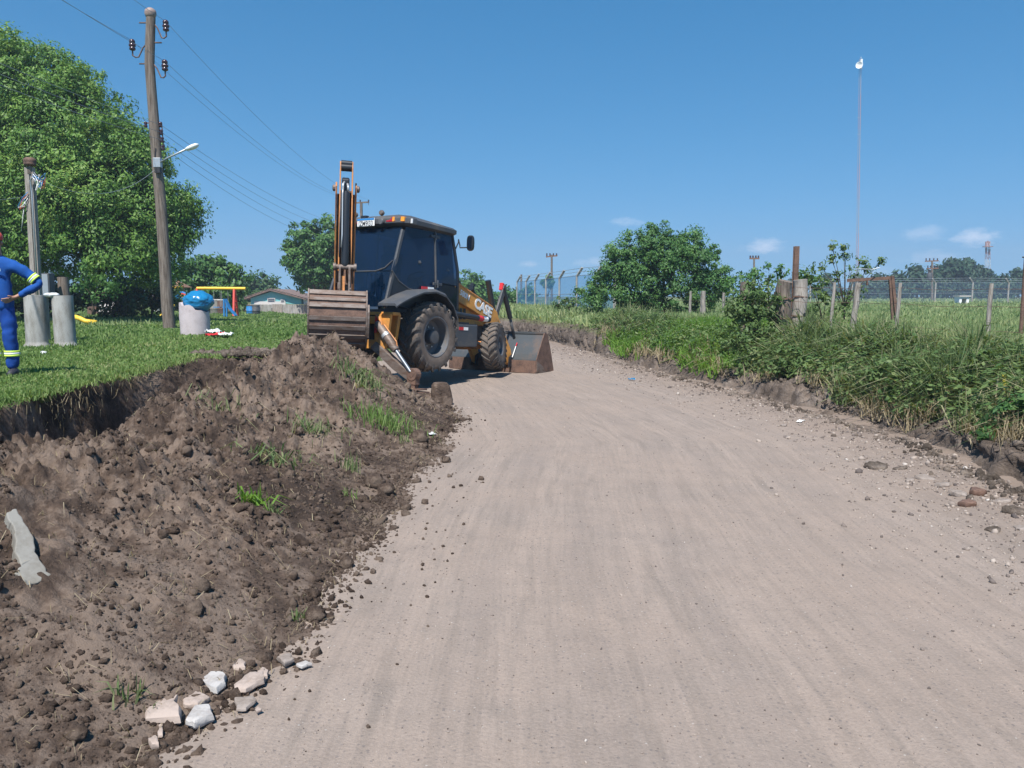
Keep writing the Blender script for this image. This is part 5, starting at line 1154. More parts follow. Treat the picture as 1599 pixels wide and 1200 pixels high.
for i, (u, v, s_, lab) in enumerate([(494, 968, .055, 'egg-shaped clod standing at the foot of the heap beside a grass tuft'), (542, 886, .05, 'dark clod on the road edge right of the heap'), (634, 797, .045, 'small dark clod alone on the road'), (697, 722, .05, 'round dark clod on the road near the middle of the heap'), (585, 770, .09, 'pale crumbly clod at the foot of the heap'), (604, 776, .075, 'dusty clod next to the pale crumbly clod'), (122, 1180, .04, 'dark clod at the bottom edge near the stones'), (655, 700, .10, 'large wet clod at the far foot of the heap')]):
    p = on_z(u, v, 0); z_ = max(0, heap_ground(p.x, p.y)); crumple('clod', (p.x, p.y, z_ + s_ * .5), (s_, s_ * .9, s_ * .85), 'clod', lab, 'clod', 60 + i, .95, 3)
for i, (u, v, lift, sz, rot, mt, lab, nm_) in enumerate([(674, 682, .06, (.16, .10, .02), (.1, .2, .5), 'lens', 'pale blue plastic scrap at the foot of the heap', 'plastic_scrap'), (987, 594, .02, (.14, .10, .05), (0, .1, .8), 'bag', 'small bright blue plastic scrap on the road by the bank', 'plastic_scrap'), (1250, 660, .04, (.13, .07, .03), (.2, .5, .5), 'white', 'white plastic scrap under the undercut bank', 'plastic_scrap')]):
    p = on_z(u, v, 0); sheet(nm_, (p.x, p.y, max(0, heap_ground(p.x, p.y)) + .012), (sz[0] * .5, sz[1] * .5, sz[2] * .8), mt, lab, 90 + i)
# broken stones along the right edge of the road
RS = [(1365, 732, .13, 'flat grey-brown stone slab sunk in the road edge, largest there'), (1445, 750, .10, 'pinkish flat stone at the right road edge'), (1497, 775, .085, 'grey stone with a dark face at the right road edge'), (1525, 772, .08, 'reddish brick fragment at the right road edge'), (1512, 790, .07, 'round pale stone near the brick fragment'), (1565, 786, .075, 'upright grey stone near the right picture edge'), (1585, 806, .10, 'broad flat stone at the right picture edge'), (1475, 760, .08, 'dull stone between the pinkish flat stone and the dark-faced one'), (1357, 725, .055, 'dark small stone beside the largest flat slab'), (1405, 735, .07, 'crumbly pale lump right of the largest flat slab'), (1290, 700, .05, 'small dark stone left along the right road edge'), (1224, 666, .05, 'reddish small stone below the start of the undercut bank'), (1550, 830, .06, 'small pale stone on the road near the right picture edge'), (1597, 828, .07, 'grey stone cut by the right picture edge'), (1420, 752, .05, 'small stone just below the pinkish flat stone')]
for i, (u, v, s_, lab) in enumerate(RS):
    p = on_z(u, v, 0); rd = random.Random(300 + i); n_ = 6; out = [Vector((s_ * rd.uniform(.7, 1.25) * math.cos(t), s_ * .8 * rd.uniform(.7, 1.2) * math.sin(t), 0)) for t in [2 * math.pi * k_ / n_ + rd.uniform(-.3, .3) for k_ in range(n_)]]
    stone('stone', out, s_ * rd.uniform(.35, .8), 'rust' if 'brick' in lab else ('stone_dull' if i % 3 else 'bank'), lab, loc=(p.x, p.y, .0), rot=(rd.uniform(-.2, .2), rd.uniform(-.2, .2), 0), seed=400 + i)
# grass tufts thrown up with the earth
TF = [(430, 730, .17, 'broad-bladed green tuft in the middle of the earth heap', 70, .9), (402, 800, .13, 'dark green broad-leaved tuft low on the earth heap', 50, .9), (548, 733, .16, 'thin upright dry tuft on the earth heap', 40, .25), (602, 668, .26, 'wide bright green turf strip on the far slope of the heap', 260, .6), (560, 605, .22, 'pale drooping grass strip near the top of the far heap', 160, .9), (335, 655, .17, 'yellowish grass tuft high on the middle heap', 80, .8), (487, 680, .18, 'pale grass patch at the centre of the far slope', 110, .8),
      (545, 778, .10, 'single small leafy sprout at the lower heap edge', 18, .5), (195, 1095, .10, 'thin green sprig at the foot of the heap near the stones', 26, .5), (428, 815, .08, 'short green tuft right of the dark broad-leaved tuft', 30, .8), (470, 968, .07, 'sparse thin grass beside the egg-shaped clod', 22, .4), (630, 690, .10, 'small green tuft at the far foot of the heap', 30, .5)]
for i, (u, v, s_, lab, n_, ln) in enumerate(TF):
    p = on_heap(u, v) if u > 0 else None; r_ = np.random.default_rng(500 + i)
    X = p.x + r_.normal(0, s_ * (.7 if n_ > 60 else .35), n_); Y = p.y + r_.normal(0, s_ * (.7 if n_ > 60 else .3), n_); Z = heap_z(X, Y) - .01
    o = blades('grass_tuft', np.stack([X - p.x, Y - p.y, Z - p.z], -1), s_ * (.6 + .7 * r_.random(n_)), np.full(n_, .010 + (.006 if ln > .8 else 0)), ln, M['grass_lawn' if i in (3, 7) else ('grass_bright' if i == 1 else 'grass_weed')], None, seed=600 + i, droop=1.2, kind=None)
    o.location = p; tag(o, lab, 'grass tuft')
p = gb(1570, 8.7); fr = thing('fern_frond', 'single yellow fern frond at the right edge', 'fern', p + Vector((0, 0, .1))); q = lambda u, v: at(u, v, 8.7) - fr.location
a, b = q(1577, 640), q(1566, 583); mb = MB(); mb.tube([a, a.lerp(b, .5) + Vector((.02, 0, 0)), b], [.004, .003, .001], 4)
for i in range(16):
    t = .12 + .86 * i / 16; c_ = a.lerp(b, t); L_ = .075 * (1 - t * .75)
    for s_ in (-1, 1): e = c_ + Vector((s_ * L_, -.01, .02)); mb.add([c_ + Vector((0, 0, -.008)), c_ + Vector((0, 0, .008)), e], [(0, 1, 2)])
mb.build('frond_leaflets', plain('yellow_fern', (.42, .36, .05), .6), fr)
# ------------------------------------------------------------------ the worker at the left edge
pp = on_z(7, 588, .64); pp.z = lawn_ground(pp.x, pp.y)
person = thing('person', 'person in blue workwear with lime bands standing on the lawn with hand on hip', 'person', pp, R(8)); person.scale = (1.035, 1.035, 1.035)
def skin_body(name, verts, edges, radii, mat, parent, sub=2, root=0):
    me = bpy.data.meshes.new(name); me.from_pydata(verts, edges, []); me.materials.append(mat)
    o = bpy.data.objects.new(name, me); COL.objects.link(o); o.parent = parent
    m = o.modifiers.new('skin', 'SKIN'); m.use_smooth_shade = True; m.branch_smoothing = .6
    for i, r_ in enumerate(radii):
        sv = me.skin_vertices[0].data[i]; sv.radius = r_ if isinstance(r_, tuple) else (r_, r_); sv.use_root = (i == root)
    s = o.modifiers.new('smooth', 'SUBSURF'); s.levels = sub; s.render_levels = sub
    return o
class SK:
    def __init__(s): s.v = []; s.e = []; s.r = []
    def p(s, co, r, prev=None):
        s.v.append(co); s.r.append(r); i = len(s.v) - 1
        if prev is not None: s.e.append((prev, i))
        return i
# faces -Y (the camera). +x is the picture's right, the left arm of the person
k = SK(); pel = k.p((0, 0, .95), (.125, .085)); w_ = k.p((0, .0, 1.10), (.14, .095), pel); ch = k.p((0, .01, 1.30), (.165, .105), w_); nb = k.p((0, .015, 1.44), (.075, .06), ch)
nk = k.p((0, .01, 1.52), .055, nb); hd0 = k.p((0, -.005, 1.59), (.068, .078), nk); hd1 = k.p((0, -.012, 1.66), (.076, .096), hd0); hd2 = k.p((0, -.004, 1.735), (.060, .075), hd1)
for sx in (1, -1):
    sh = k.p((.165 * sx, .015, 1.395), .048, nb)
    if sx > 0:
        ua = k.p((.33, .045, 1.285), .042, sh); el = k.p((.47, .06, 1.155), .036, ua); fa = k.p((.35, -.02, 1.065), .035, el); wr = k.p((.235, -.08, .99), .026, fa)
    else:
        ua = k.p((-.25, .03, 1.26), .047, sh); el = k.p((-.29, .04, 1.12), .040, ua); fa = k.p((-.30, -.0, .98), .035, el); wr = k.p((-.30, -.03, .86), .026, fa)
    hp = k.p((.085 * sx, 0, .86), .066, pel); th = k.p((.10 * sx, .0, .68), .066, hp); kn = k.p((.105 * sx, -.015, .49), .055, th); ca = k.p((.11 * sx, .01, .30), .052, kn); an = k.p((.115 * sx, .015, .09), .038, ca); ft = k.p((.13 * sx, -.10, .04), .035, an)
    # hand: palm, four fingers, thumb
    W = Vector(k.v[wr]); d = Vector((-.75, -.35, -.35)) if sx > 0 else Vector((0, -.05, -1)); d.normalize(); a_ = Vector((0, -.6, .8)) if sx > 0 else Vector((0, -1, .05)); a_ = (a_ - d * a_.dot(d)).normalized(); nn_ = d.cross(a_)
    pm = k.p(tuple(W + d * .05), (.022, .030), wr)
    for j, (o2, L_) in enumerate([(.030, .068), (.010, .078), (-.010, .072), (-.028, .056)]):
        f0_ = k.p(tuple(W + d * .088 + a_ * o2), .0095, pm); f1_ = k.p(tuple(W + d * (.088 + L_ * .55) + a_ * o2 * 1.1 + nn_ * .008), .0088, f0_); k.p(tuple(W + d * (.088 + L_ * .95) + a_ * o2 * 1.1 + nn_ * .026), .0075, f1_)
    t0 = k.p(tuple(W + d * .04 + a_ * .034), .010, pm); k.p(tuple(W + d * .075 + a_ * .062), .0085, t0)
skin_body('body', k.v, k.e, k.r, M['skin'], person)
# shirt
k = SK(); a9 = k.p((0, 0, .80), (.185, .135)); a0 = k.p((0, 0, .92), (.188, .138), a9); a1 = k.p((0, 0, 1.08), (.182, .130), a0); a2 = k.p((0, .01, 1.28), (.195, .135), a1); a3 = k.p((0, .015, 1.42), (.150, .105), a2); k.p((0, .012, 1.505), (.075, .072), a3)
for sx in (1, -1):
    s1 = k.p((.165 * sx, .015, 1.40), .092, a3)
    if sx > 0:
        s2 = k.p((.33, .045, 1.285), .068, s1); s3 = k.p((.475, .062, 1.155), .058, s2); s4 = k.p((.35, -.02, 1.068), .050, s3); k.p((.262, -.066, 1.012), .038, s4)
    else:
        s2 = k.p((-.25, .03, 1.26), .068, s1); s3 = k.p((-.292, .04, 1.12), .058, s2); s4 = k.p((-.302, 0, .98), .048, s3); k.p((-.30, -.03, .885), .038, s4)
sh_ = skin_body('shirt', k.v, k.e, k.r, M['cloth'], person)
tx = bpy.data.textures.new('cloth_folds', 'CLOUDS'); tx.noise_scale = .085
for ob_ in (sh_,):
    dm = ob_.modifiers.new('folds', 'DISPLACE'); dm.texture = tx; dm.strength = .045; dm.mid_level = .5
k = SK(); b00 = k.p((0, 0, 1.04), (.165, .118)); b0 = k.p((0, 0, .93), (.172, .122), b00); 
for sx in (1, -1):
    l1 = k.p((.085 * sx, 0, .82), .105, b0); l2 = k.p((.10 * sx, .0, .66), .096, l1); l3 = k.p((.105 * sx, -.01, .48), .083, l2); l4 = k.p((.11 * sx, .01, .28), .080, l3); k.p((.115 * sx, .01, .08), .075, l4)
tr_ = skin_body('trousers', k.v, k.e, k.r, M['cloth_dark'], person); dm = tr_.modifiers.new('folds', 'DISPLACE'); dm.texture = tx; dm.strength = .04
for sx in (1, -1):
    for (z_, mt) in ((.315, 'lime'), (.29, 'reflect'), (.265, 'lime')):
        mb = MB(); mb.lathe([(.084, -.0125), (.089, -.0125), (.089, .0125), (.084, .0125)], (.1095 * sx, .008, z_), n=20); mb.build('trouser_band', M[mt], person, smooth=True)
    mb = MB(); mb.tube([(.115 * sx, .05, .055), (.118 * sx, .0, .06), (.124 * sx, -.08, .045), (.132 * sx, -.16, .035)], [.048, .055, .046, .034], 12); mb.build('boot', M['boot'], person, smooth=True)
u_ = (Vector((.475, .062, 1.155)) - Vector((.33, .045, 1.285))).normalized()
for (t, mt) in ((-.022, 'lime'), (0, 'reflect'), (.022, 'lime')):
    mb = MB(); mb.lathe([(.066, -.011), (.0715, -.011), (.0715, .011), (.066, .011)], Vector((.40, .053, 1.222)) + u_ * t, u_, 20); mb.build('sleeve_band', M[mt], person, smooth=True)
mb = MB(); mb.box((.055, -.132, 1.325), (.085, .006, .035), (0, 0, .2)); mb.box((.03, -.131, 1.215), (.05, .006, .05), (0, 0, .15)); mb.build('chest_badge', M['reflect'], person)
mb = MB(); mb.box((.055, -.1355, 1.325), (.07, .004, .012), (0, 0, .2)); mb.box((.03, -.1345, 1.215), (.03, .004, .03), (0, 0, .15)); mb.build('chest_badge_print', M['redpaint'], person)
mb = MB(); mb.lathe([(.091, -.01), (.096, .01), (.094, .05), (.07, .085), (.03, .10), (0, .103)], (0, -.008, 1.70), n=20)
mb.prism([Vector((.085 * math.cos(t) , -.075 + .11 * math.sin(t), 1.70)) for t in [math.pi + math.pi * i / 10 for i in range(11)]], (0, 0, .008)); mb.build('cap', M['redpaint'], person, smooth=True, autosmooth=R(40))
mb = MB(); mb.tube([(-.02, -.10, 1.655), (0, -.118, 1.645), (.02, -.10, 1.655)], [.008, .015, .008], 6); mb.build('nose', M['skin'], person, smooth=True)
for sx in (1, -1):
    mb = MB(); mb.lathe([(0, .012), (.009, .008), (.012, 0), (.009, -.008), (0, -.012)], (.03 * sx, -.098, 1.672), n=8); mb.build('eye', M['lens'], person, smooth=True)
    mb = MB(); mb.lathe([(0, -.008), (.02, -.008), (.03, 0), (.02, .008), (0, .008)], (.078 * sx, .0, 1.655), (1, 0, 0), 10); mb.build('ear', M['skin'], person, smooth=True)
mb = MB(); mb.box((0, -.094, 1.607), (.05, .01, .012)); mb.build('mouth', M['redp'], person)
# ------------------------------------------------------------------ the backhoe loader, standing on its stabilisers and front bucket
HD, PT = R(33), R(3.5)
O_ = Vector((-2.29, 15.13, .29))
hv = Vector((math.sin(HD) * math.cos(PT), math.cos(HD) * math.cos(PT), -math.sin(PT))); rv = Vector((math.cos(HD), -math.sin(HD), 0)); uv_ = rv.cross(hv)
MX = Matrix((rv, hv, uv_)).transposed().to_4x4(); MX.translation = O_
bh = thing('backhoe_loader', 'orange and black backhoe loader digging with its rear arm raised on the dirt road', 'backhoe loader', matrix=MX)

def tyre_mesh(Rr, wd, lugs, lug_h, rim_r):
    """carcass lathed about the x axis plus chevron lugs"""
    h = wd / 2; b_ = MB(); rc = Rr - lug_h
    prof = [(rim_r, -h * .78), (rim_r + .02, -h * .92), (rim_r + (rc - rim_r) * .45, -h * 1.0), (rim_r + (rc - rim_r) * .8, -h * .95), (rc - .01, -h * .80), (rc, -h * .4), (rc + .004, 0), (rc, h * .4), (rc - .01, h * .80), (rim_r + (rc - rim_r) * .8, h * .95), (rim_r + (rc - rim_r) * .45, h), (rim_r + .02, h * .92), (rim_r, h * .78)]
    b_.lathe(prof, (0, 0, 0), (1, 0, 0), 48); return b_
def lug_mesh(Rr, wd, lugs, lug_h, sweep, thick, wavy=False):
    h = wd / 2; b_ = MB(); rc = Rr - lug_h - .012
    def pt(x, r_, a): return Vector((x, r_ * math.cos(a), r_ * math.sin(a)))
    for i in range(lugs):
        for sx in (1, -1):
            a0 = 2 * math.pi * (i + (.5 if sx < 0 else 0)) / lugs
            st_ = [(-.02 if not wavy else 0, 0, 1.0), (.35, .40, 1.0), (.72, .80, .995), (.98, 1.05, .955), (1.03, 1.12, .87)]
            rg = []
            for (xf, sf, rf_) in st_:
                x = sx * h * xf; a = a0 - sweep * sf; tw = thick * (1.25 if xf > .7 else 1.0); ta = tw / Rr
                ro_ = Rr * rf_; ri_ = min(rc, ro_ - .02) if xf < 1.0 else ro_ - .06
                rg.append([pt(x, ri_, a - ta * .62), pt(x, ro_, a - ta * .42), pt(x, ro_, a + ta * .42), pt(x, ri_, a + ta * .62)])
            b_.loft(rg)
    return b_
def wheel(c, Rr, wd, lugs, lug_h, rim_r, sweep, thick, side, steer=0, name='rear_wheel', wavy=False):
    w_ = bpy.data.objects.new(name, None); COL.objects.link(w_); w_.parent = bh; w_.location = c; w_.rotation_euler = (random.uniform(0, 3), 0, 0); w_.rotation_mode = 'ZXY'
    w_.rotation_euler = (.3, 0, steer)
    t_ = tyre_mesh(Rr, wd, lugs, lug_h, rim_r).build('tyre', M['dusty'], w_, smooth=True, autosmooth=R(35))
    lug_mesh(Rr, wd, lugs, lug_h, sweep, thick, wavy).build('tread', M['rubber'], w_, bevel=.006)
    h = wd / 2; s_ = side; b_ = MB()
    b_.lathe([(rim_r + .012, s_ * h * .80), (rim_r + .016, s_ * h * .90), (rim_r - .005, s_ * h * .92), (rim_r - .03, s_ * h * .80), (rim_r - .045, s_ * h * .35), (rim_r - .055, s_ * h * .10), (rim_r * .66, s_ * h * .02), (rim_r * .55, s_ * h * .12), (.0, s_ * h * .12)], (0, 0, 0), (1, 0, 0), 36)
    b_.lathe([(rim_r + .012, -s_ * h * .80), (rim_r - .04, -s_ * h * .75), (rim_r - .06, -s_ * h * .0)], (0, 0, 0), (1, 0, 0), 36)
    b_.build('rim', M['rim'], w_, smooth=True, autosmooth=R(30))
    b_ = MB(); hb = rim_r * .36
    b_.lathe([(hb, s_ * h * .10), (hb, s_ * h * .62), (hb * .88, s_ * h * .72), (hb * .3, s_ * h * .75), (0, s_ * h * .75)], (0, 0, 0), (1, 0, 0), 20); b_.build('hub', M['dark'], w_, smooth=True, autosmooth=R(30))
    for j in range(8):
        a = 2 * math.pi * j / 8; b_ = MB(); p = Vector((s_ * h * .12, hb * 1.42 * math.cos(a), hb * 1.42 * math.sin(a))); b_.cyl(p, p + Vector((s_ * .03, 0, 0)), .017, 6); b_.build('wheel_nut', M['galv'], w_)
    return w_
wheel((.87, 0, .64), .645, .46, 19, .048, .365, .36, .058, 1)
wheel((-.87, 0, .64), .645, .46, 19, .048, .365, .36, .058, -1)
wheel((.80, 2.26, .49), .485, .33, 22, .026, .215, .26, .045, 1, R(20), 'front_wheel', True)
wheel((-.80, 2.26, .49), .485, .33, 22, .026, .215, .26, .045, -1, R(20), 'front_wheel', True)
part = lambda mb_, name, mat, parent=None, **kw: mb_.build(name, M[mat], parent or bh, **kw)
# chassis, axles
mb = MB(); mb.b2((-.42, -.75, .62), (.42, 1.9, .95)); mb.b2((-.30, 1.9, .55), (.30, 2.95, .95)); mb.b2((-.36, .7, .42), (.36, 1.5, .64)); part(mb, 'chassis', 'dark', bevel=.015)
mb = MB(); mb.cyl((-.8, 0, .64), (.8, 0, .64), .13, 14); mb.lathe([(0, -.25), (.2, -.2), (.24, 0), (.2, .2), (0, .25)], (0, 0, .64), (1, 0, 0), 14); part(mb, 'rear_axle', 'black')
mb = MB(); mb.cyl((-.72, 2.26, .49), (.72, 2.26, .49), .085, 12); mb.box((0, 2.26, .52), (.3, .26, .26)); part(mb, 'front_axle', 'orange_worn')
mb = MB()
for sx in (1, -1): mb.bar((.62 * sx, 2.26, .49), (.25 * sx, 1.95, .62), .07, .05)
part(mb, 'steering_link', 'black')
# rear frame: twin stabiliser housings, swing frame
for sx in (1, -1):
    mb = MB()
    mb.prism([(.86 * sx, -1.02, 1.02), (.60 * sx, -1.02, 1.02), (.50 * sx, -1.02, .72), (.50 * sx, -1.02, .42), (.74 * sx, -1.02, .40), (.80 * sx, -1.02, .62)], (0, .07, 0))
    mb.prism([(.86 * sx, -.80, 1.02), (.60 * sx, -.80, 1.02), (.50 * sx, -.80, .72), (.50 * sx, -.80, .42), (.74 * sx, -.80, .40), (.80 * sx, -.80, .62)], (0, .07, 0))
    mb.b2((.50 * sx - .025, -.96, .42), (.50 * sx + .025, -.79, .98))
    mb.prism([(.60 * sx, -1.03, 1.0), (.66 * sx, -1.03, 1.0), (.80 * sx, -1.03, .66), (.74 * sx, -1.03, .64)], (0, -.035, 0))
    part(mb, 'stabiliser_housing', 'orange', bevel=.012)
mb = MB(); mb.b2((-.52, -1.0, .40), (.52, -.92, .56)); mb.b2((-.52, -1.0, .84), (.52, -.90, .97)); mb.b2((-.88, -.98, .99), (.88, -.78, 1.05)); mb.b2((-.05, -.98, .56), (.05, -.92, .84)); part(mb, 'rear_frame', 'orange', bevel=.012)
mb = MB(); mb.b2((-.50, -.90, .56), (.50, -.86, .84)); mb.b2((-.7, -.7, .97), (.7, -.2, 1.06)); part(mb, 'back_plate', 'black')
mb = MB(); mb.prism([(.53, -1.045, .68), (.58, -1.045, .68), (.62, -1.045, .98), (.55, -1.045, .98)], (0, -.012, 0)); part(mb, 'tail_lamp', 'redp')
for i, z0 in enumerate((.82, .74)):
    mb = MB(); mb.tube([(.55, -1.05, 1.0), (.66, -1.09, .96 - .03 * i), (.72, -1.08, .86), (.70 + .03 * i, -1.07, .66)], .016, 6); part(mb, 'hydraulic_hose', 'orange_worn', smooth=True)
# stabilisers
for sx in (1, -1):
    mb = MB(); mb.loft([[Vector((.50 * sx + dx, -1.0 + dy, .48 + dz)) for dx, dy, dz in ((-.06, -.06, -.06), (.06, -.06, .05), (.06, .06, .05), (-.06, .06, -.06))], [Vector((1.02 * sx + dx, -1.0 + dy, .13 + dz)) for dx, dy, dz in ((-.06, -.055, -.06), (.06, -.055, .06), (.06, .055, .06), (-.06, .055, -.06))], [Vector((1.36 * sx + dx, -1.0 + dy, -.06 + dz)) for dx, dy, dz in ((-.05, -.045, -.06), (.05, -.045, .05), (.05, .045, .05), (-.05, .045, -.06))]])
    leg = part(mb, 'stabiliser_leg', 'steel', bevel=.012)
    mb = MB(); mb.lathe([(0, -.07), (.105, -.07), (.11, -.05), (.11, .05), (.105, .07), (.045, .07), (.045, .075), (0, .075)], (1.40 * sx, -1.0, .0), (0, -1, 0), 18); mb.box((1.39 * sx, -1.0, -.09), (.18, .12, .16)); mb.build('foot_joint', M['rust'], leg, bevel=.006)
    mb = MB(); mb.b2((1.22 * sx if sx > 0 else -1.60, -1.19, -.315), (1.60 if sx > 0 else -1.22, -.81, -.285)); mb.b2((1.25 * sx if sx > 0 else -1.57, -1.16, -.26), (1.57 if sx > 0 else -1.25, -.84, -.235)); mb.b2((1.34 * sx if sx > 0 else -1.46, -1.05, -.29), (1.46 if sx > 0 else -1.34, -.95, -.1)); mb.build('foot_pad', M['rust'], leg, bevel=.006)
    p0, p1 = Vector((.60 * sx, -1.06, .86)), Vector((1.37 * sx, -1.05, .04)); d = (p1 - p0).normalized()
    mb = MB(); mb.tube([p0, p0 + d * .04, p0 + d * .60, p0 + d * .64], [.055, .075, .075, .06], 16); cy = part(mb, 'stabiliser_cylinder', 'steel', smooth=True, autosmooth=R(40))
    mb = MB(); mb.lathe([(.077, -.03), (.083, -.03), (.083, .03), (.077, .03)], p0 + d * .30, d, 16); mb.build('cylinder_band', M['galv'], cy)
    mb = MB(); mb.cyl(p0 + d * .62, p1, .034, 14); mb.build('rod', M['chrome'], cy, smooth=True, autosmooth=R(40))
    mb = MB(); mb.tube([p0 + d * .1 + Vector((.09 * sx, 0, .04)), p0 + d * .5 + Vector((.10 * sx, 0, .05)), p0 + d * .6 + Vector((.05 * sx, 0, .04))], .012, 6); mb.build('oil_pipe', M['orange_worn'], cy)
# ---- cab: glass faces between pillars, lower panels, roof
B = lambda s: [(.70 * s, -.98, 1.12), (.65 * s, -.50, 2.60), (.68 * s, .34, 2.62), (.69 * s, .86, 2.60), (.78 * s, .97, 1.90), (.75 * s, 1.02, 1.18), (.77 * s, .34, 1.42)]
cab_e = bpy.data.objects.new('cab', None); COL.objects.link(cab_e); cab_e.parent = bh
def panel(pts, name, mat, th, parent, bevel=.0):
    mb_ = MB(); a, b_, c = Vector(pts[0]), Vector(pts[1]), Vector(pts[2]); n_ = (b_ - a).cross(c - a).normalized() * th; mb_.prism(pts, n_); return mb_.build(name, M[mat], parent, bevel=bevel)
for s in (1, -1):
    b0, t0, t1, t2, fm, fb, dm_ = [Vector(p) for p in B(s)]
    dtop, dbot = Vector((.682 * s, .34, 2.62)), Vector((.775 * s, .33, 1.05))
    rq = Vector((.745 * s, -.72, 1.62)); 
    # quarter window with rounded lower corner, panel under it
    curve = [Vector((.70 * s, -.84, 1.78)), Vector((.715 * s, -.66, 1.60)), Vector((.73 * s, -.42, 1.49)), Vector((.745 * s, -.12, 1.45)), Vector((.755 * s, .30, 1.45))]
    qw = panel([t0 + Vector((0, .06, -.02)), dtop + Vector((0, -.03, -.02)), curve[4]] + curve[3::-1], 'quarter_window', 'glass', .012 * -s, cab_e)
    low = curve + [Vector((.775 * s, .30, 1.12)), Vector((.75 * s, -.2, 1.12)), Vector((.70 * s, -.90, 1.20))]
    panel([p + Vector((-.012 * s, 0, 0)) for p in low], 'side_panel', 'black', .02 * s, cab_e)
    mb = MB(); mb.tube([p + Vector((.008 * s, 0, 0)) for p in curve], .012, 6); mb.build('window_seal', M['dark'], cab_e)
    mb = MB(); mb.bar(b0 + Vector((.01 * s, -.02, 0)), t0 + Vector((.01 * s, -.02, -.08)), .07, .05, (1, 0, 0)); mb.build('rear_pillar', M['dark'], cab_e, bevel=.012)
    door = panel([dtop + Vector((0, .035, -.02)), t2 + Vector((0, -.02, -.03)), fm + Vector((0, -.02, 0)), Vector((.778 * s, .985, 1.62)), Vector((.775 * s, .34, 1.66))], 'door', 'glass', .012 * -s, cab_e)
    lowp = panel([Vector((.776 * s, .365, 1.64)), Vector((.779 * s, .985, 1.60)), fb, Vector((.76 * s, .98, .98)), Vector((.765 * s, .42, .98))], 'lower_door_glass', 'glass', .012 * -s, cab_e)
    mb = MB(); mb.bar(dtop + Vector((.012 * s, 0, .0)), Vector((.775 * s, .33, 1.42)), .035, .035, (1, 0, 0)); pl_ = mb.build('door_pillar', M['dark'], cab_e, bevel=.008)
    for z_ in (2.50, 1.62):
        xx = .69 * s if z_ > 2 else .77 * s
        mb = MB(); mb.box((xx + .022 * s, .34, z_), (.025, .26, .05)); mb.cyl((xx + .03 * s, .34, z_ - .07), (xx + .03 * s, .34, z_ + .07), .02, 8); mb.build('hinge', M['dark'], pl_, bevel=.006)
    for (y_, z_, xx) in ((-.10, 1.98, .712), (.70, 1.90, .745)):
        mb = MB(); mb.lathe([(0, .035), (.018, .03), (.02, .01), (.045, .008), (.045, 0), (0, 0)], (xx * s, y_, z_), (s, 0, 0), 10); mb.build('window_latch', M['dark'], cab_e)
    mb = MB(); mb.bar(t2 + Vector((0, .01, .02)), fm, .05, .05, (1, 0, 0)); mb.bar(fm, fb, .05, .05, (1, 0, 0)); mb.build('front_pillar', M['black'], cab_e, bevel=.01)
    # reflector sticker on the side panel
    for (yy, mt, hw) in ((-.02, 'redp', .09), (.16, 'white', .09)):
        mb = MB(); mb.box((.782 * s, yy, 1.53 - .02), (.008, .178, .085), (0, .05 * -s, 0)); mb.build('reflector', M[mt], cab_e)
    # fender over the rear wheel
    arc = [(-1.16, 1.19), (-1.0, 1.27), (-.75, 1.37), (-.45, 1.465), (-.1, 1.50), (.2, 1.44), (.42, 1.27), (.56, 1.05), (.60, .86)]
    mb = MB(); mb.loft([[Vector((.70 * s, y, z)), Vector((1.08 * s, y, z)), Vector((1.13 * s, y, z - .045)), Vector((1.125 * s, y, z - .075)), Vector((1.08 * s, y + .0, z - .04)), Vector((.70 * s, y, z - .04))] for (y, z) in arc]); part(mb, 'fender', 'dark', smooth=True, autosmooth=R(50))
    # running board and tank boxes
    mb = MB(); mb.b2((.48 * s if s > 0 else -.86, .74, .46), (.86 if s > 0 else -.48, 1.58, .90)); bx_ = part(mb, 'side_tank', 'dark', bevel=.02)
    mb = MB(); mb.box((.67 * s, 1.16, .905), (.36, .82, .015)); mb.build('lid', M['black'], bx_, bevel=.004)
    for (yy, mt) in ((1.03, 'redp'), (1.18, 'white')): mb = MB(); mb.box((.8625 * s, yy, .815), (.006, .145, .06)); mb.build('reflector', M[mt], bx_)
    mb = MB(); mb.cyl((.80 * s, .72, 1.10), (.80 * s, 2.05, 1.02), .055, 12); rb_ = part(mb, 'exhaust_rail', 'black', smooth=True, autosmooth=R(50))
    for (ya, yb_, mt) in ((1.66, 1.81, 'redp'), (1.81, 1.96, 'white')): mb = MB(); mb.cyl((.80 * s, ya, 1.10 - (ya - .72) * .06), (.80 * s, yb_, 1.10 - (yb_ - .72) * .06), .058, 12); mb.build('reflector', M[mt], rb_, smooth=True, autosmooth=R(50))
    mb = MB(); mb.b2((.50 * s if s > 0 else -.84, .60, .40), (.84 if s > 0 else -.50, .72, .95)); part(mb, 'step_bracket', 'black', bevel=.01)
mb = MB(); mb.box((0, .35, 1.10), (1.40, 1.3, .06)); mb.build('cab_floor', M['black'], cab_e)
panel([(-.63, -.52, 2.58), (.63, -.52, 2.58), (.665, -.80, 1.78), (-.665, -.80, 1.78)], 'rear_window', 'glass', .012, cab_e)
panel([(-.665, -.805, 1.765), (.665, -.805, 1.765), (.685, -.97, 1.14), (-.685, -.97, 1.14)], 'lower_rear_window', 'glass', .012, cab_e)
mb = MB(); mb.tube([(-.66, -.805, 1.775), (.30, -.805, 1.775), (.50, -.79, 1.83), (.64, -.745, 1.96)], .012, 6); mb.build('window_seal', M['dark'], cab_e)
panel([(-.66, .88, 2.58), (-.755, 1.0, 1.20), (.755, 1.0, 1.20), (.66, .88, 2.58)], 'windscreen', 'glass', .012, cab_e)
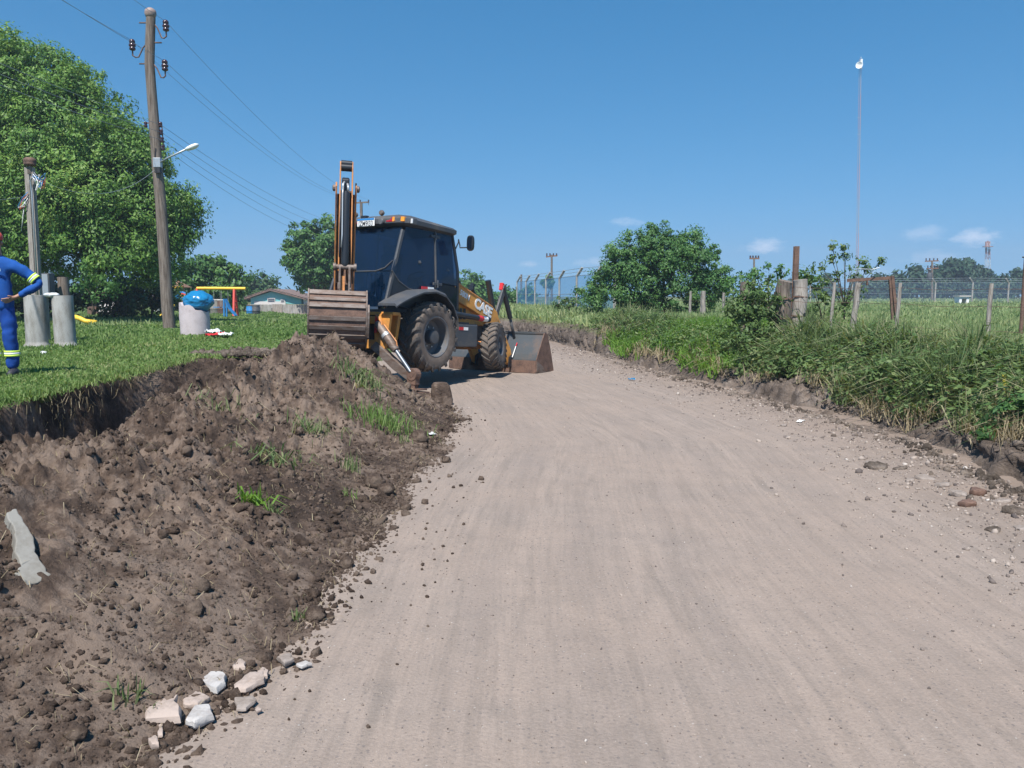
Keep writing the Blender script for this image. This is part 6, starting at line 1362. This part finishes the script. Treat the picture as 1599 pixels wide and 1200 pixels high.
for (xx, c_) in ((.10, 'redp'), (.25, 'white')): mb = MB(); mb.box((xx + .22, -.995, 1.115), (.148, .008, .045)); mb.build('reflector', M[c_ if c_ == 'white' else 'white'], cab_e)
# seat, wheel and levers seen dimly through the glass
mb = MB(); mb.b2((-.25, -.05, 1.45), (.25, .45, 1.58)); mb.box((0, -.08, 1.85), (.46, .12, .62), (-.12, 0, 0)); mb.box((0, -.10, 2.22), (.26, .10, .18)); mb.build('seat', M['black'], cab_e, bevel=.04)
mb = MB(); mb.b2((-.18, .0, 1.13), (.18, .4, 1.45)); mb.bar((0, .88, 1.15), (0, .70, 1.78), .10, .10, (1, 0, 0)); mb.build('seat_pedestal', M['black'], cab_e)
mb = MB(); tr = []
for i in range(24): a = 2 * math.pi * i / 24; tr.append((.18 * math.cos(a), .66 + .15 * math.sin(a), 1.80 + .10 * math.sin(a)))
mb.tube(tr + tr[:1], .016, 6, False); mb.build('steering_wheel', M['black'], cab_e)
for xx in (-.2, -.08, .08, .2): mb = MB(); mb.cyl((xx, -.55, 1.15), (xx, -.50, 1.72), .012, 6); mb.lathe([(0, .03), (.025, .015), (.025, -.015), (0, -.03)], (xx, -.50, 1.74), n=8); mb.build('control_lever', M['black'], cab_e)
# roof
mb = MB(); ring = lambda x, y0, y1, z, r_: [Vector((x - r_, y0, z)), Vector((x, y0 + r_, z)), Vector((x, y1 - r_, z)), Vector((x - r_ * 1.2, y1, z)), Vector((-x + r_ * 1.2, y1, z)), Vector((-x, y1 - r_, z)), Vector((-x, y0 + r_, z)), Vector((-x + r_, y0, z))]
tiltz = lambda ring_, k_: [Vector((p.x, p.y, p.z - k_ * (p.y + .5))) for p in ring_]
mb.loft([tiltz(ring(.70, -.55, .98, 2.60, .12), .02), tiltz(ring(.77, -.60, 1.04, 2.64, .13), .02), tiltz(ring(.775, -.60, 1.05, 2.72, .14), .03), tiltz(ring(.73, -.54, 1.0, 2.785, .15), .05), tiltz(ring(.55, -.40, .88, 2.82, .16), .06), tiltz(ring(.3, -.1, .5, 2.83, .16), .06)])
roof = mb.build('roof', M['dark'], cab_e, smooth=True, autosmooth=R(38))
for s in (1, -1):
    L2 = [((.34, .48), 'lensred'), ((.48, .53), 'amber'), ((.53, .66), 'amber'), ((.66, .71), 'amber')]
    for i, ((xa, xb), mt) in enumerate(L2):
        mb = MB(); y0, y1 = -.607 + max(0, xa - .62) * .5, -.607 + max(0, xb - .62) * .6
        mb.prism([(xa * s, y0, 2.665), (xb * s, y1, 2.665), (xb * s, y1 + .01, 2.745), (xa * s, y0 + .01, 2.745 if mt != 'lensred' else 2.70)], (0, .05, 0)); mb.build('tail_light', M['rust' if i == 2 else mt], roof)
    mb = MB(); mb.b2((.775 * s - .03, -.43, 2.62), (.775 * s + .03, -.30, 2.735)); lp = mb.build('work_lamp', M['dark'], roof, bevel=.01); 
    mb = MB(); mb.b2((.775 * s - .045, -.445, 2.64), (.775 * s + .04, -.43, 2.72)); mb.build('lens', M['lens'], lp)
for xx in (-.44, .24):
    mb = MB(); mb.lathe([(.0, -.03), (.05, -.03), (.065, .0), (.055, .05), (0, .05)], (xx, -.60, 2.67), (0, -1, 0), 12); lp = mb.build('work_lamp', M['dark'], roof, smooth=True)
    mb = MB(); mb.lathe([(0, .055), (.05, .052)], (xx, -.60, 2.67), (0, -1, 0), 12); mb.build('lens', M['rim'], lp)
for xx in (-.53, .12):
    mb = MB(); mb.cyl((xx, -.48, 2.76), (xx, -.48, 2.82), .018, 6); mb.lathe([(0, -.04), (.035, -.035), (.05, -.01), (.05, .02), (.04, .04), (0, .04)], (xx, -.48, 2.85), (0, -1, 0), 12); lp = mb.build('work_lamp', M['steel'], roof, smooth=True, autosmooth=R(50))
mb = MB(); mb.box((-.22, -.56, 2.775), (.14, .08, .06)); mb.build('camera_box', M['black'], roof, bevel=.01)
def lettering(name, text, size, mat, parent, org, xdir, ydir, depth=.004, bold=0.0, align='LEFT', squeeze=1.0):
    cu = bpy.data.curves.new(name, 'FONT'); cu.body = text; cu.size = size; cu.extrude = depth; cu.offset = bold; cu.align_x = align; cu.space_character = 1.0
    tmp = bpy.data.objects.new('tmp_text', cu); COL.objects.link(tmp); dg = bpy.context.evaluated_depsgraph_get(); me = bpy.data.meshes.new_from_object(tmp.evaluated_get(dg)); bpy.data.objects.remove(tmp)
    me.name = name; me.materials.clear(); me.materials.append(M[mat]); o = bpy.data.objects.new(name, me); COL.objects.link(o); o.parent = parent
    x = Vector(xdir).normalized(); y = Vector(ydir); y = (y - x * y.dot(x)).normalized(); z = x.cross(y); Mx = Matrix((x * squeeze, y, z)).transposed().to_4x4(); Mx.translation = Vector(org); o.matrix_local = Mx; return o
mb = MB(); mb.box((-.12, -.635, 2.672), (.42, .012, .145), (.0, 0, 0)); pl = mb.build('licence_plate', M['white'], roof, bevel=.006)
mb = MB(); mb.box((-.12, -.6425, 2.725), (.41, .006, .034)); mb.build('plate_band', M['bluepaint'], pl)
lettering('plate_lettering', 'IZM9I33', .125, 'cable', pl, (-.12, -.6425, 2.608), (1, 0, 0), (0, 0, 1), .002, .001, 'CENTER', .82)
# mirror
mb = MB(); mb.tube([(.72, .90, 2.25), (.80, .94, 2.46), (.80, .94, 2.52), (.83, .95, 2.40), (.83, .95, 2.36), (1.02, .98, 2.36)], .012, 6); mr = part(mb, 'mirror_arm', 'black', smooth=True)
mb = MB(); rg = []
for (y_, k_) in ((-.035, .75), (-.03, .95), (0, 1), (.03, .92), (.045, .6)): rg.append([Vector((1.06 + .075 * k_ * math.copysign(abs(math.cos(t)) ** .6, math.cos(t)), .98 + y_, 2.44 + .15 * k_ * math.copysign(abs(math.sin(t)) ** .6, math.sin(t)))) for t in [2 * math.pi * i / 18 for i in range(18)]])
mb.loft(rg); mm = mb.build('mirror_housing', M['black'], mr, smooth=True, autosmooth=R(50)); mb = MB(); mb.box((1.06, .943, 2.44), (.10, .004, .22)); mb.build('mirror_glass', M['glass'], mr)
mb = MB(); mb.tube([(-.72, .90, 2.25), (-.83, .95, 2.46), (-.83, .95, 2.36), (-1.02, .98, 2.36)], .012, 6); mr2 = part(mb, 'mirror_arm', 'black', smooth=True)
mb = MB(); mb.loft([[Vector((p.x - 2.12, p.y, p.z)) for p in r_] for r_ in rg]); mb.build('mirror_housing', M['black'], mr2, smooth=True)
# hood
mb = MB(); mb.loft([[Vector((x, y, z)) for x, z in ((-.40, .90), (-.42, zt - .1), (-.34, zt), (.34, zt), (.42, zt - .1), (.40, .90))] for y, zt in ((1.04, 1.50), (1.6, 1.46), (2.3, 1.36), (2.9, 1.22), (3.0, 1.10))]); hood = part(mb, 'hood', 'orange', bevel=.02)
mb = MB(); mb.b2((-.33, 2.98, .70), (.33, 3.03, 1.10)); part(mb, 'grille', 'black', bevel=.01)
for i in range(4): mb = MB(); mb.box((.428, 1.35 + i * .12, 1.12), (.01, .07, .22)); mb.build('vent', M['black'], hood)
mb = MB(); mb.cyl((.22, 1.7, 1.45), (.22, 1.7, 2.0), .045, 10); part(mb, 'exhaust_stack', 'black', smooth=True, autosmooth=R(50)) if False else None
# loader arms
pv = [(.98, 1.86), (1.31, 1.755), (2.0, 1.53), (2.62, 1.31), (2.80, 1.20), (2.86, 1.05), (2.80, .95), (2.46, .945), (2.36, 1.04), (1.9, 1.20), (1.32, 1.375), (.98, 1.46)]
for s in (1, -1):
    mb = MB(); mb.prism([(.50 * s, y, z) for y, z in pv], (-.11 * s, 0, 0)); arm = part(mb, 'loader_arm', 'orange', bevel=.012)
    mb = MB(); mb.prism([(.49 * s, y, z) for y, z in [(2.46, .99), (2.86, 1.10), (3.38, .42), (3.47, .16), (3.40, .04), (3.28, .10), (2.95, .62)]], (-.09 * s, 0, 0)); mb.build('lower_arm', M['orange'], arm, bevel=.01)
    mb = MB(); mb.prism([(.50 * s + .012 * s, y, z) for y, z in [(1.31, 1.745), (1.31, 1.715), (2.58, 1.30), (2.60, 1.32)]], (-.01 * s, 0, 0)); mb.build('arm_flange', M['orange_worn'], arm)
    if s > 0:
        u_ = Vector((0, 1.31, -.435)).normalized(); v_ = Vector((0, .3, .95))
        lettering('lettering', 'CASE', .285, 'white', arm, (.503, 1.93, 1.285), u_, v_, .004, .012, 'LEFT', .98)
        lettering('lettering', '580N', .155, 'white', arm, (.503, 1.42, 1.50), u_, v_, .004, .004, 'LEFT', .98)
    # bell crank links and bucket cylinder
    mb = MB(); mb.tube([(.40 * s, 2.55, 1.86), (.40 * s, 2.86, .98)], .062, 14); part(mb, 'lift_cylinder', 'black', smooth=True, autosmooth=R(50))
    mb = MB(); mb.prism([(.45 * s, y, z) for y, z in [(2.72, .98), (2.82, .93), (3.18, 1.70), (3.20, 1.80), (3.10, 1.80)]], (-.05 * s, 0, 0)); part(mb, 'bell_crank', 'dark', bevel=.01)
    mb = MB(); mb.tube([(.42 * s, 3.10, 1.74), (.42 * s, 3.42, 1.10)], .055, 12); bc_ = part(mb, 'bucket_cylinder', 'black', smooth=True, autosmooth=R(50))
    mb = MB(); mb.tube([(.42 * s, 3.42, 1.10), (.42 * s, 3.62, .66)], .032, 10); mb.build('rod', M['dark'], bc_, smooth=True)
    mb = MB(); mb.prism([(.44 * s, y, z) for y, z in [(3.04, 1.70), (3.10, 1.68), (3.13, 1.82), (3.07, 1.85)]], (-.09 * s, 0, 0)); part(mb, 'link_guard', 'redp' if s > 0 else 'black')
mb = MB(); mb.b2((-.40, 2.60, 1.05), (.40, 2.72, 1.16)); part(mb, 'arm_crossbar', 'orange_worn', bevel=.01)
# loader bucket: back shell, side plates, cutting edge
prof = [(4.22, -.075), (3.62, -.085), (3.40, -.06), (3.36, .02), (3.37, .20), (3.42, .32), (3.62, .66), (3.68, .77)]
th = .022; W2 = 1.16
mb = MB()
inn = []
for i, (y, z) in enumerate(prof):
    a = Vector(prof[max(0, i - 1)]); b = Vector(prof[min(len(prof) - 1, i + 1)]); t = (b - a).normalized(); n_ = Vector((t.y, -t.x)); inn.append((y + n_.x * th, z + n_.y * th))
mb.loft([[Vector((x, y, z)) for y, z in prof + inn[::-1]] for x in (-W2, W2)]); lb = part(mb, 'loader_bucket', 'bucketpaint', smooth=False)
mb = MB(); mb.b2((-W2 - .004, 3.350, -.09), (W2 + .004, 3.362, .185)); mb.build('wear_plate', M['rust'], lb, bevel=.004)
mb = MB(); mb.b2((-W2, 3.655, .755), (W2, 3.72, .81)); mb.build('top_lip', M['bucketpaint'], lb, bevel=.008)
for s in (1, -1):
    mb = MB(); mb.prism([(W2 * s, y, z) for y, z in [(3.36, -.06), (3.355, .20), (3.42, .34), (3.66, .80), (3.78, .78), (3.95, .42), (4.12, -.06)]], (.022 * s, 0, 0)); mb.build('side_plate', M['rust'], lb, bevel=.004)
    mb = MB(); mb.prism([(W2 * s + .023 * s, y, z) for y, z in [(3.36, -.075), (3.36, .19), (3.62, .05), (3.75, -.075)]], (.014 * s, 0, 0)); mb.build('wear_corner', M['steel'], lb, bevel=.004)
mb = MB(); mb.b2((-W2 - .05, 4.05, -.085), (W2 + .05, 4.30, -.055)); mb.build('cutting_edge', M['steel'], lb, bevel=.005)
for s in (1, -1):
    for x in (.38, .52): mb = MB(); mb.prism([(x * s, 3.36, .0), (x * s, 3.36, .30), (x * s, 3.26, .24), (x * s, 3.24, .02)], (.025, 0, 0)); mb.build('bucket_bracket', M['black'], lb)
    for (x, za, zb, mt) in ((.565, .48, .56, 'redp'), (.565, .24, .48, 'white')):
        mb = MB(); pa = Vector((x * s, 3.40 + (za - .3) * .56 - .03, za)); pb_ = Vector((x * s, 3.40 + (zb - .3) * .56 - .03, zb)); mb.bar(pa, pb_, .02, .008, (0, 1, 0)); mb.build('reflector', M[mt], lb)
# ---- backhoe: swing post, boom, dipper, links, bucket. s runs out along the arm, l across it
SV = Vector((.709, -.705, 0)); LVv = Vector((.705, .709, 0)); PV = Vector((0, -1.28, 0))
bp = lambda s, l, z: PV + SV * s + LVv * l + Vector((0, 0, z))
def plate(poly, l, th_, name, mat, parent=None, bev=.008):
    mb_ = MB(); mb_.prism([bp(s, l - th_ / 2, z) for s, z in poly], LVv * th_); return mb_.build(name, M[mat], parent or bh, bevel=bev)
mb = MB(); mb.cyl(bp(0, 0, .42), bp(0, 0, 1.02), .13, 16); mb.box(bp(-.14, 0, .52), (.42, .42, .12), (0, 0, -R(45))); mb.box(bp(-.14, 0, .93), (.42, .42, .12), (0, 0, -R(45))); part(mb, 'swing_post', 'orange', bevel=.01)
mb = MB(); mb.prism([bp(.05, -.16, .5), bp(.34, -.16, .55), bp(.34, -.16, 1.0), bp(.05, -.16, 1.1)], LVv * .32); part(mb, 'swing_casting', 'orange_worn', bevel=.015)
boom_e = bpy.data.objects.new('boom', None); COL.objects.link(boom_e); boom_e.parent = bh
bpoly = [(.18, .60), (.36, .62), (.42, 1.2), (.62, 1.9), (.86, 2.5), (1.10, 2.88), (1.13, 3.0), (1.05, 3.08), (.93, 3.03), (.62, 2.55), (.32, 2.0), (.16, 1.3), (.12, .8)]
for l_ in (-.155, .155): plate(bpoly, l_, .026, 'boom_plate', 'orange_worn', boom_e)
mb = MB(); mb.prism([bp(s, -.14, z) for s, z in [(.16, .66), (.19, .66), (.24, 1.3), (.40, 1.98), (.66, 2.5), (.9, 2.9), (.88, 2.92), (.62, 2.55), (.32, 2.0), (.17, 1.3)]], LVv * .28); mb.build('boom_web', M['rust'], boom_e)
for l_ in (-.185, .185):
    mb = MB(); mb.lathe([(0, 0), (.055, 0), (.055, .03), (.03, .045), (0, .045)], bp(1.04, l_ * .93, 2.98), LVv * (1 if l_ > 0 else -1), 12); mb.build('pin', M['steel'], boom_e)
mb = MB(); mb.cyl(bp(.50, 0, .75), bp(.75, 0, 1.9), .07, 14); part(mb, 'boom_cylinder', 'black', smooth=True, autosmooth=R(50))
dip = bpy.data.objects.new('dipper', None); COL.objects.link(dip); dip.parent = bh
dpoly = [(.98, 3.30), (1.04, 3.40), (1.12, 3.40), (1.20, 3.28), (1.22, 3.0), (1.30, 2.4), (1.32, 1.55), (1.26, 1.40), (1.18, 1.42), (1.12, 2.0), (1.0, 2.9)]
for l_ in (-.095, .095): plate(dpoly, l_, .022, 'dipper_plate', 'orange_worn', dip)
mb = MB(); mb.prism([bp(s, -.085, z) for s, z in [(1.0, 2.95), (1.03, 2.95), (1.13, 2.0), (1.19, 1.42), (1.15, 1.42), (1.10, 2.0)]], LVv * .17); mb.build('dipper_web', M['rust'], dip)
mb = MB(); mb.cyl(bp(1.10, -.085, 3.36), bp(1.10, .085, 3.36), .055, 14); mb.cyl(bp(1.11, -.085, 3.30), bp(1.11, .085, 3.30), .06, 14); mb.build('top_pin', M['black'], dip, smooth=True, autosmooth=R(50))
mb = MB(); mb.prism([bp(s, -.07, z) for s, z in [(1.16, 3.14), (1.24, 3.10), (1.24, 2.86), (1.18, 2.86)]], LVv * .12); mb.build('cylinder_clevis', M['black'], dip, bevel=.02)
mb = MB(); mb.tube([bp(1.28, .0, 2.90), bp(1.28, 0, 2.85), bp(1.40, 0, 1.78), bp(1.405, 0, 1.72)], [.05, .058, .058, .045], 16); cyl_ = part(mb, 'bucket_cylinder', 'black', smooth=True, autosmooth=R(50))
mb = MB(); mb.tube([bp(1.33, -.05, 2.95), bp(1.345, -.055, 2.85), bp(1.42, -.05, 2.2), bp(1.46, -.06, 2.0)], .012, 6); mb.build('oil_pipe', M['galv'], cyl_, smooth=True)
mb = MB(); mb.tube([bp(1.24, -.03, 3.05), bp(1.32, -.05, 3.0), bp(1.33, -.05, 2.9)], .018, 6); mb.tube([bp(1.24, .02, 3.02), bp(1.32, .03, 2.96), bp(1.30, .03, 2.88)], .018, 6); mb.build('hose_fitting', M['galv'], cyl_, smooth=True)
mb = MB(); mb.tube([bp(1.27, -.075, 2.9), bp(1.33, -.085, 2.4), bp(1.40, -.09, 2.0), bp(1.42, -.085, 1.85)], .012, 6); mb.build('hose', M['cable'], cyl_, smooth=True)
mb = MB(); mb.cyl(bp(1.40, -.155, 1.70), bp(1.40, .155, 1.70), .042, 12)
for l_ in (-.16, .16): mb.cyl(bp(1.40, l_ - .02, 1.70), bp(1.40, l_ + .02, 1.70), .062, 12)
lk = part(mb, 'bucket_link', 'steel', smooth=True, autosmooth=R(50))
for l_ in (-.075, .075): mb = MB(); mb.bar(bp(1.41, l_, 1.70), bp(1.46, l_, 1.28), .035, .075, SV); mb.build('link_bar', M['steel'], lk, bevel=.008)
for l_ in (-.125, .125): mb = MB(); mb.bar(bp(1.39, l_, 1.70), bp(1.27, l_, 1.46), .03, .07, SV); mb.build('side_link', M['rust'], lk, bevel=.008)
mb = MB(); mb.prism([bp(s, -.055, z) for s, z in [(1.36, 1.56), (1.40, 1.56), (1.42, 1.3), (1.36, 1.3)]], LVv * .06); mb.build('pin_block', M['orange_worn'], lk)
# digging bucket, its ribbed back to the camera
L0 = -.095; BW = .445
bprof = [(1.36, 1.335), (1.47, 1.33), (1.555, 1.22), (1.60, 1.08), (1.615, .93), (1.60, .78), (1.55, .64), (1.46, .52), (1.34, .43)]
inner = [(1.33, .455), (1.44, .545), (1.525, .655), (1.572, .785), (1.587, .93), (1.572, 1.07), (1.53, 1.20), (1.455, 1.30), (1.36, 1.305)]
mb = MB(); mb.loft([[bp(s, L0 + l_, z) for s, z in bprof + inner] for l_ in (-BW, BW)]); db = part(mb, 'digging_bucket', 'rust', smooth=False)
for l_ in (-BW, BW):
    mb = MB(); mb.prism([bp(s, L0 + l_ - .012, z) for s, z in [(1.35, 1.345), (1.48, 1.345), (1.57, 1.23), (1.618, 1.08), (1.632, .93), (1.617, .77), (1.56, .62), (1.47, .50), (1.34, .41), (1.0, .55), (.98, .72), (1.16, 1.15)]], LVv * .024); mb.build('side_plate', M['steel'], db, bevel=.004)
mb = MB(); mb.prism([bp(s, L0 + BW + .014, z) for s, z in [(1.60, 1.12), (1.645, 1.0), (1.65, .9), (1.63, .76), (1.57, .60), (1.50, .58), (1.56, .76), (1.57, .95)]], LVv * .03); mb.build('side_cutter', M['steel'], db, bevel=.004)
for (i, t0, t1) in [(1, .15, .75), (2, .1, .45), (2, .75, 1.2), (4, .05, .5), (5, .0, .45), (6, -.05, .4), (7, .0, .5)]:
    a = Vector((bprof[i][0], bprof[i][1])); b = Vector((bprof[i + 1][0], bprof[i + 1][1])); p_ = a.lerp(b, t0); q_ = a.lerp(b, t1); d = (b - a).normalized(); n_ = Vector((-d.y, d.x)); n_ = n_ if n_.x > 0 else -n_
    p1, q1 = p_ + n_ * .004, q_ + n_ * .004; p2_, q2_2 = p_ + n_ * .024, q_ + n_ * .024
    mb = MB(); mb.prism([bp(v.x, L0 - BW + .014, v.y) for v in (p1, p2_, q2_2, q1)], LVv * (BW * 2 - .03)); mb.build('wear_strip', M['steel'], db, bevel=.004)
for l_ in (-.10, .10): plate([(1.24, 1.45), (1.32, 1.47), (1.50, 1.36), (1.48, 1.30), (1.30, 1.30)], l_ * .9, .03, 'bucket_ear', 'steel', db)
for i in range(5):
    l_ = L0 - BW + .07 + i * (BW * 2 - .14) / 4; mb = MB(); mb.prism([bp(s, l_ - .035, z) for s, z in [(1.40, .47), (1.36, .42), (1.12, .42), (1.14, .45)]], LVv * .07); mb.build('tooth', M['steel'], db)
# soil heaped against the digging bucket
cb_ = MX @ bp(1.75, L0, 0); 

# ------------------------------------------------------------------ the summer air: far things pale towards blue
mb = MB(); mb.b2((-950, -950, -1.9), (950, 950, 52)); hz_ = mb.build('haze', bpy.data.materials.new('summer_haze')); tag(hz_, 'thin summer haze over the whole place', kind='stuff')
hm = hz_.data.materials[0]; hm.use_nodes = True; ht2 = hm.node_tree; ht2.nodes.clear(); ho_ = ht2.nodes.new('ShaderNodeOutputMaterial'); pv_ = ht2.nodes.new('ShaderNodeVolumePrincipled')
pv_.inputs['Color'].default_value = (.74, .86, 1, 1); pv_.inputs['Density'].default_value = .0010; pv_.inputs['Anisotropy'].default_value = .2; ht2.links.new(pv_.outputs[0], ho_.inputs['Volume'])
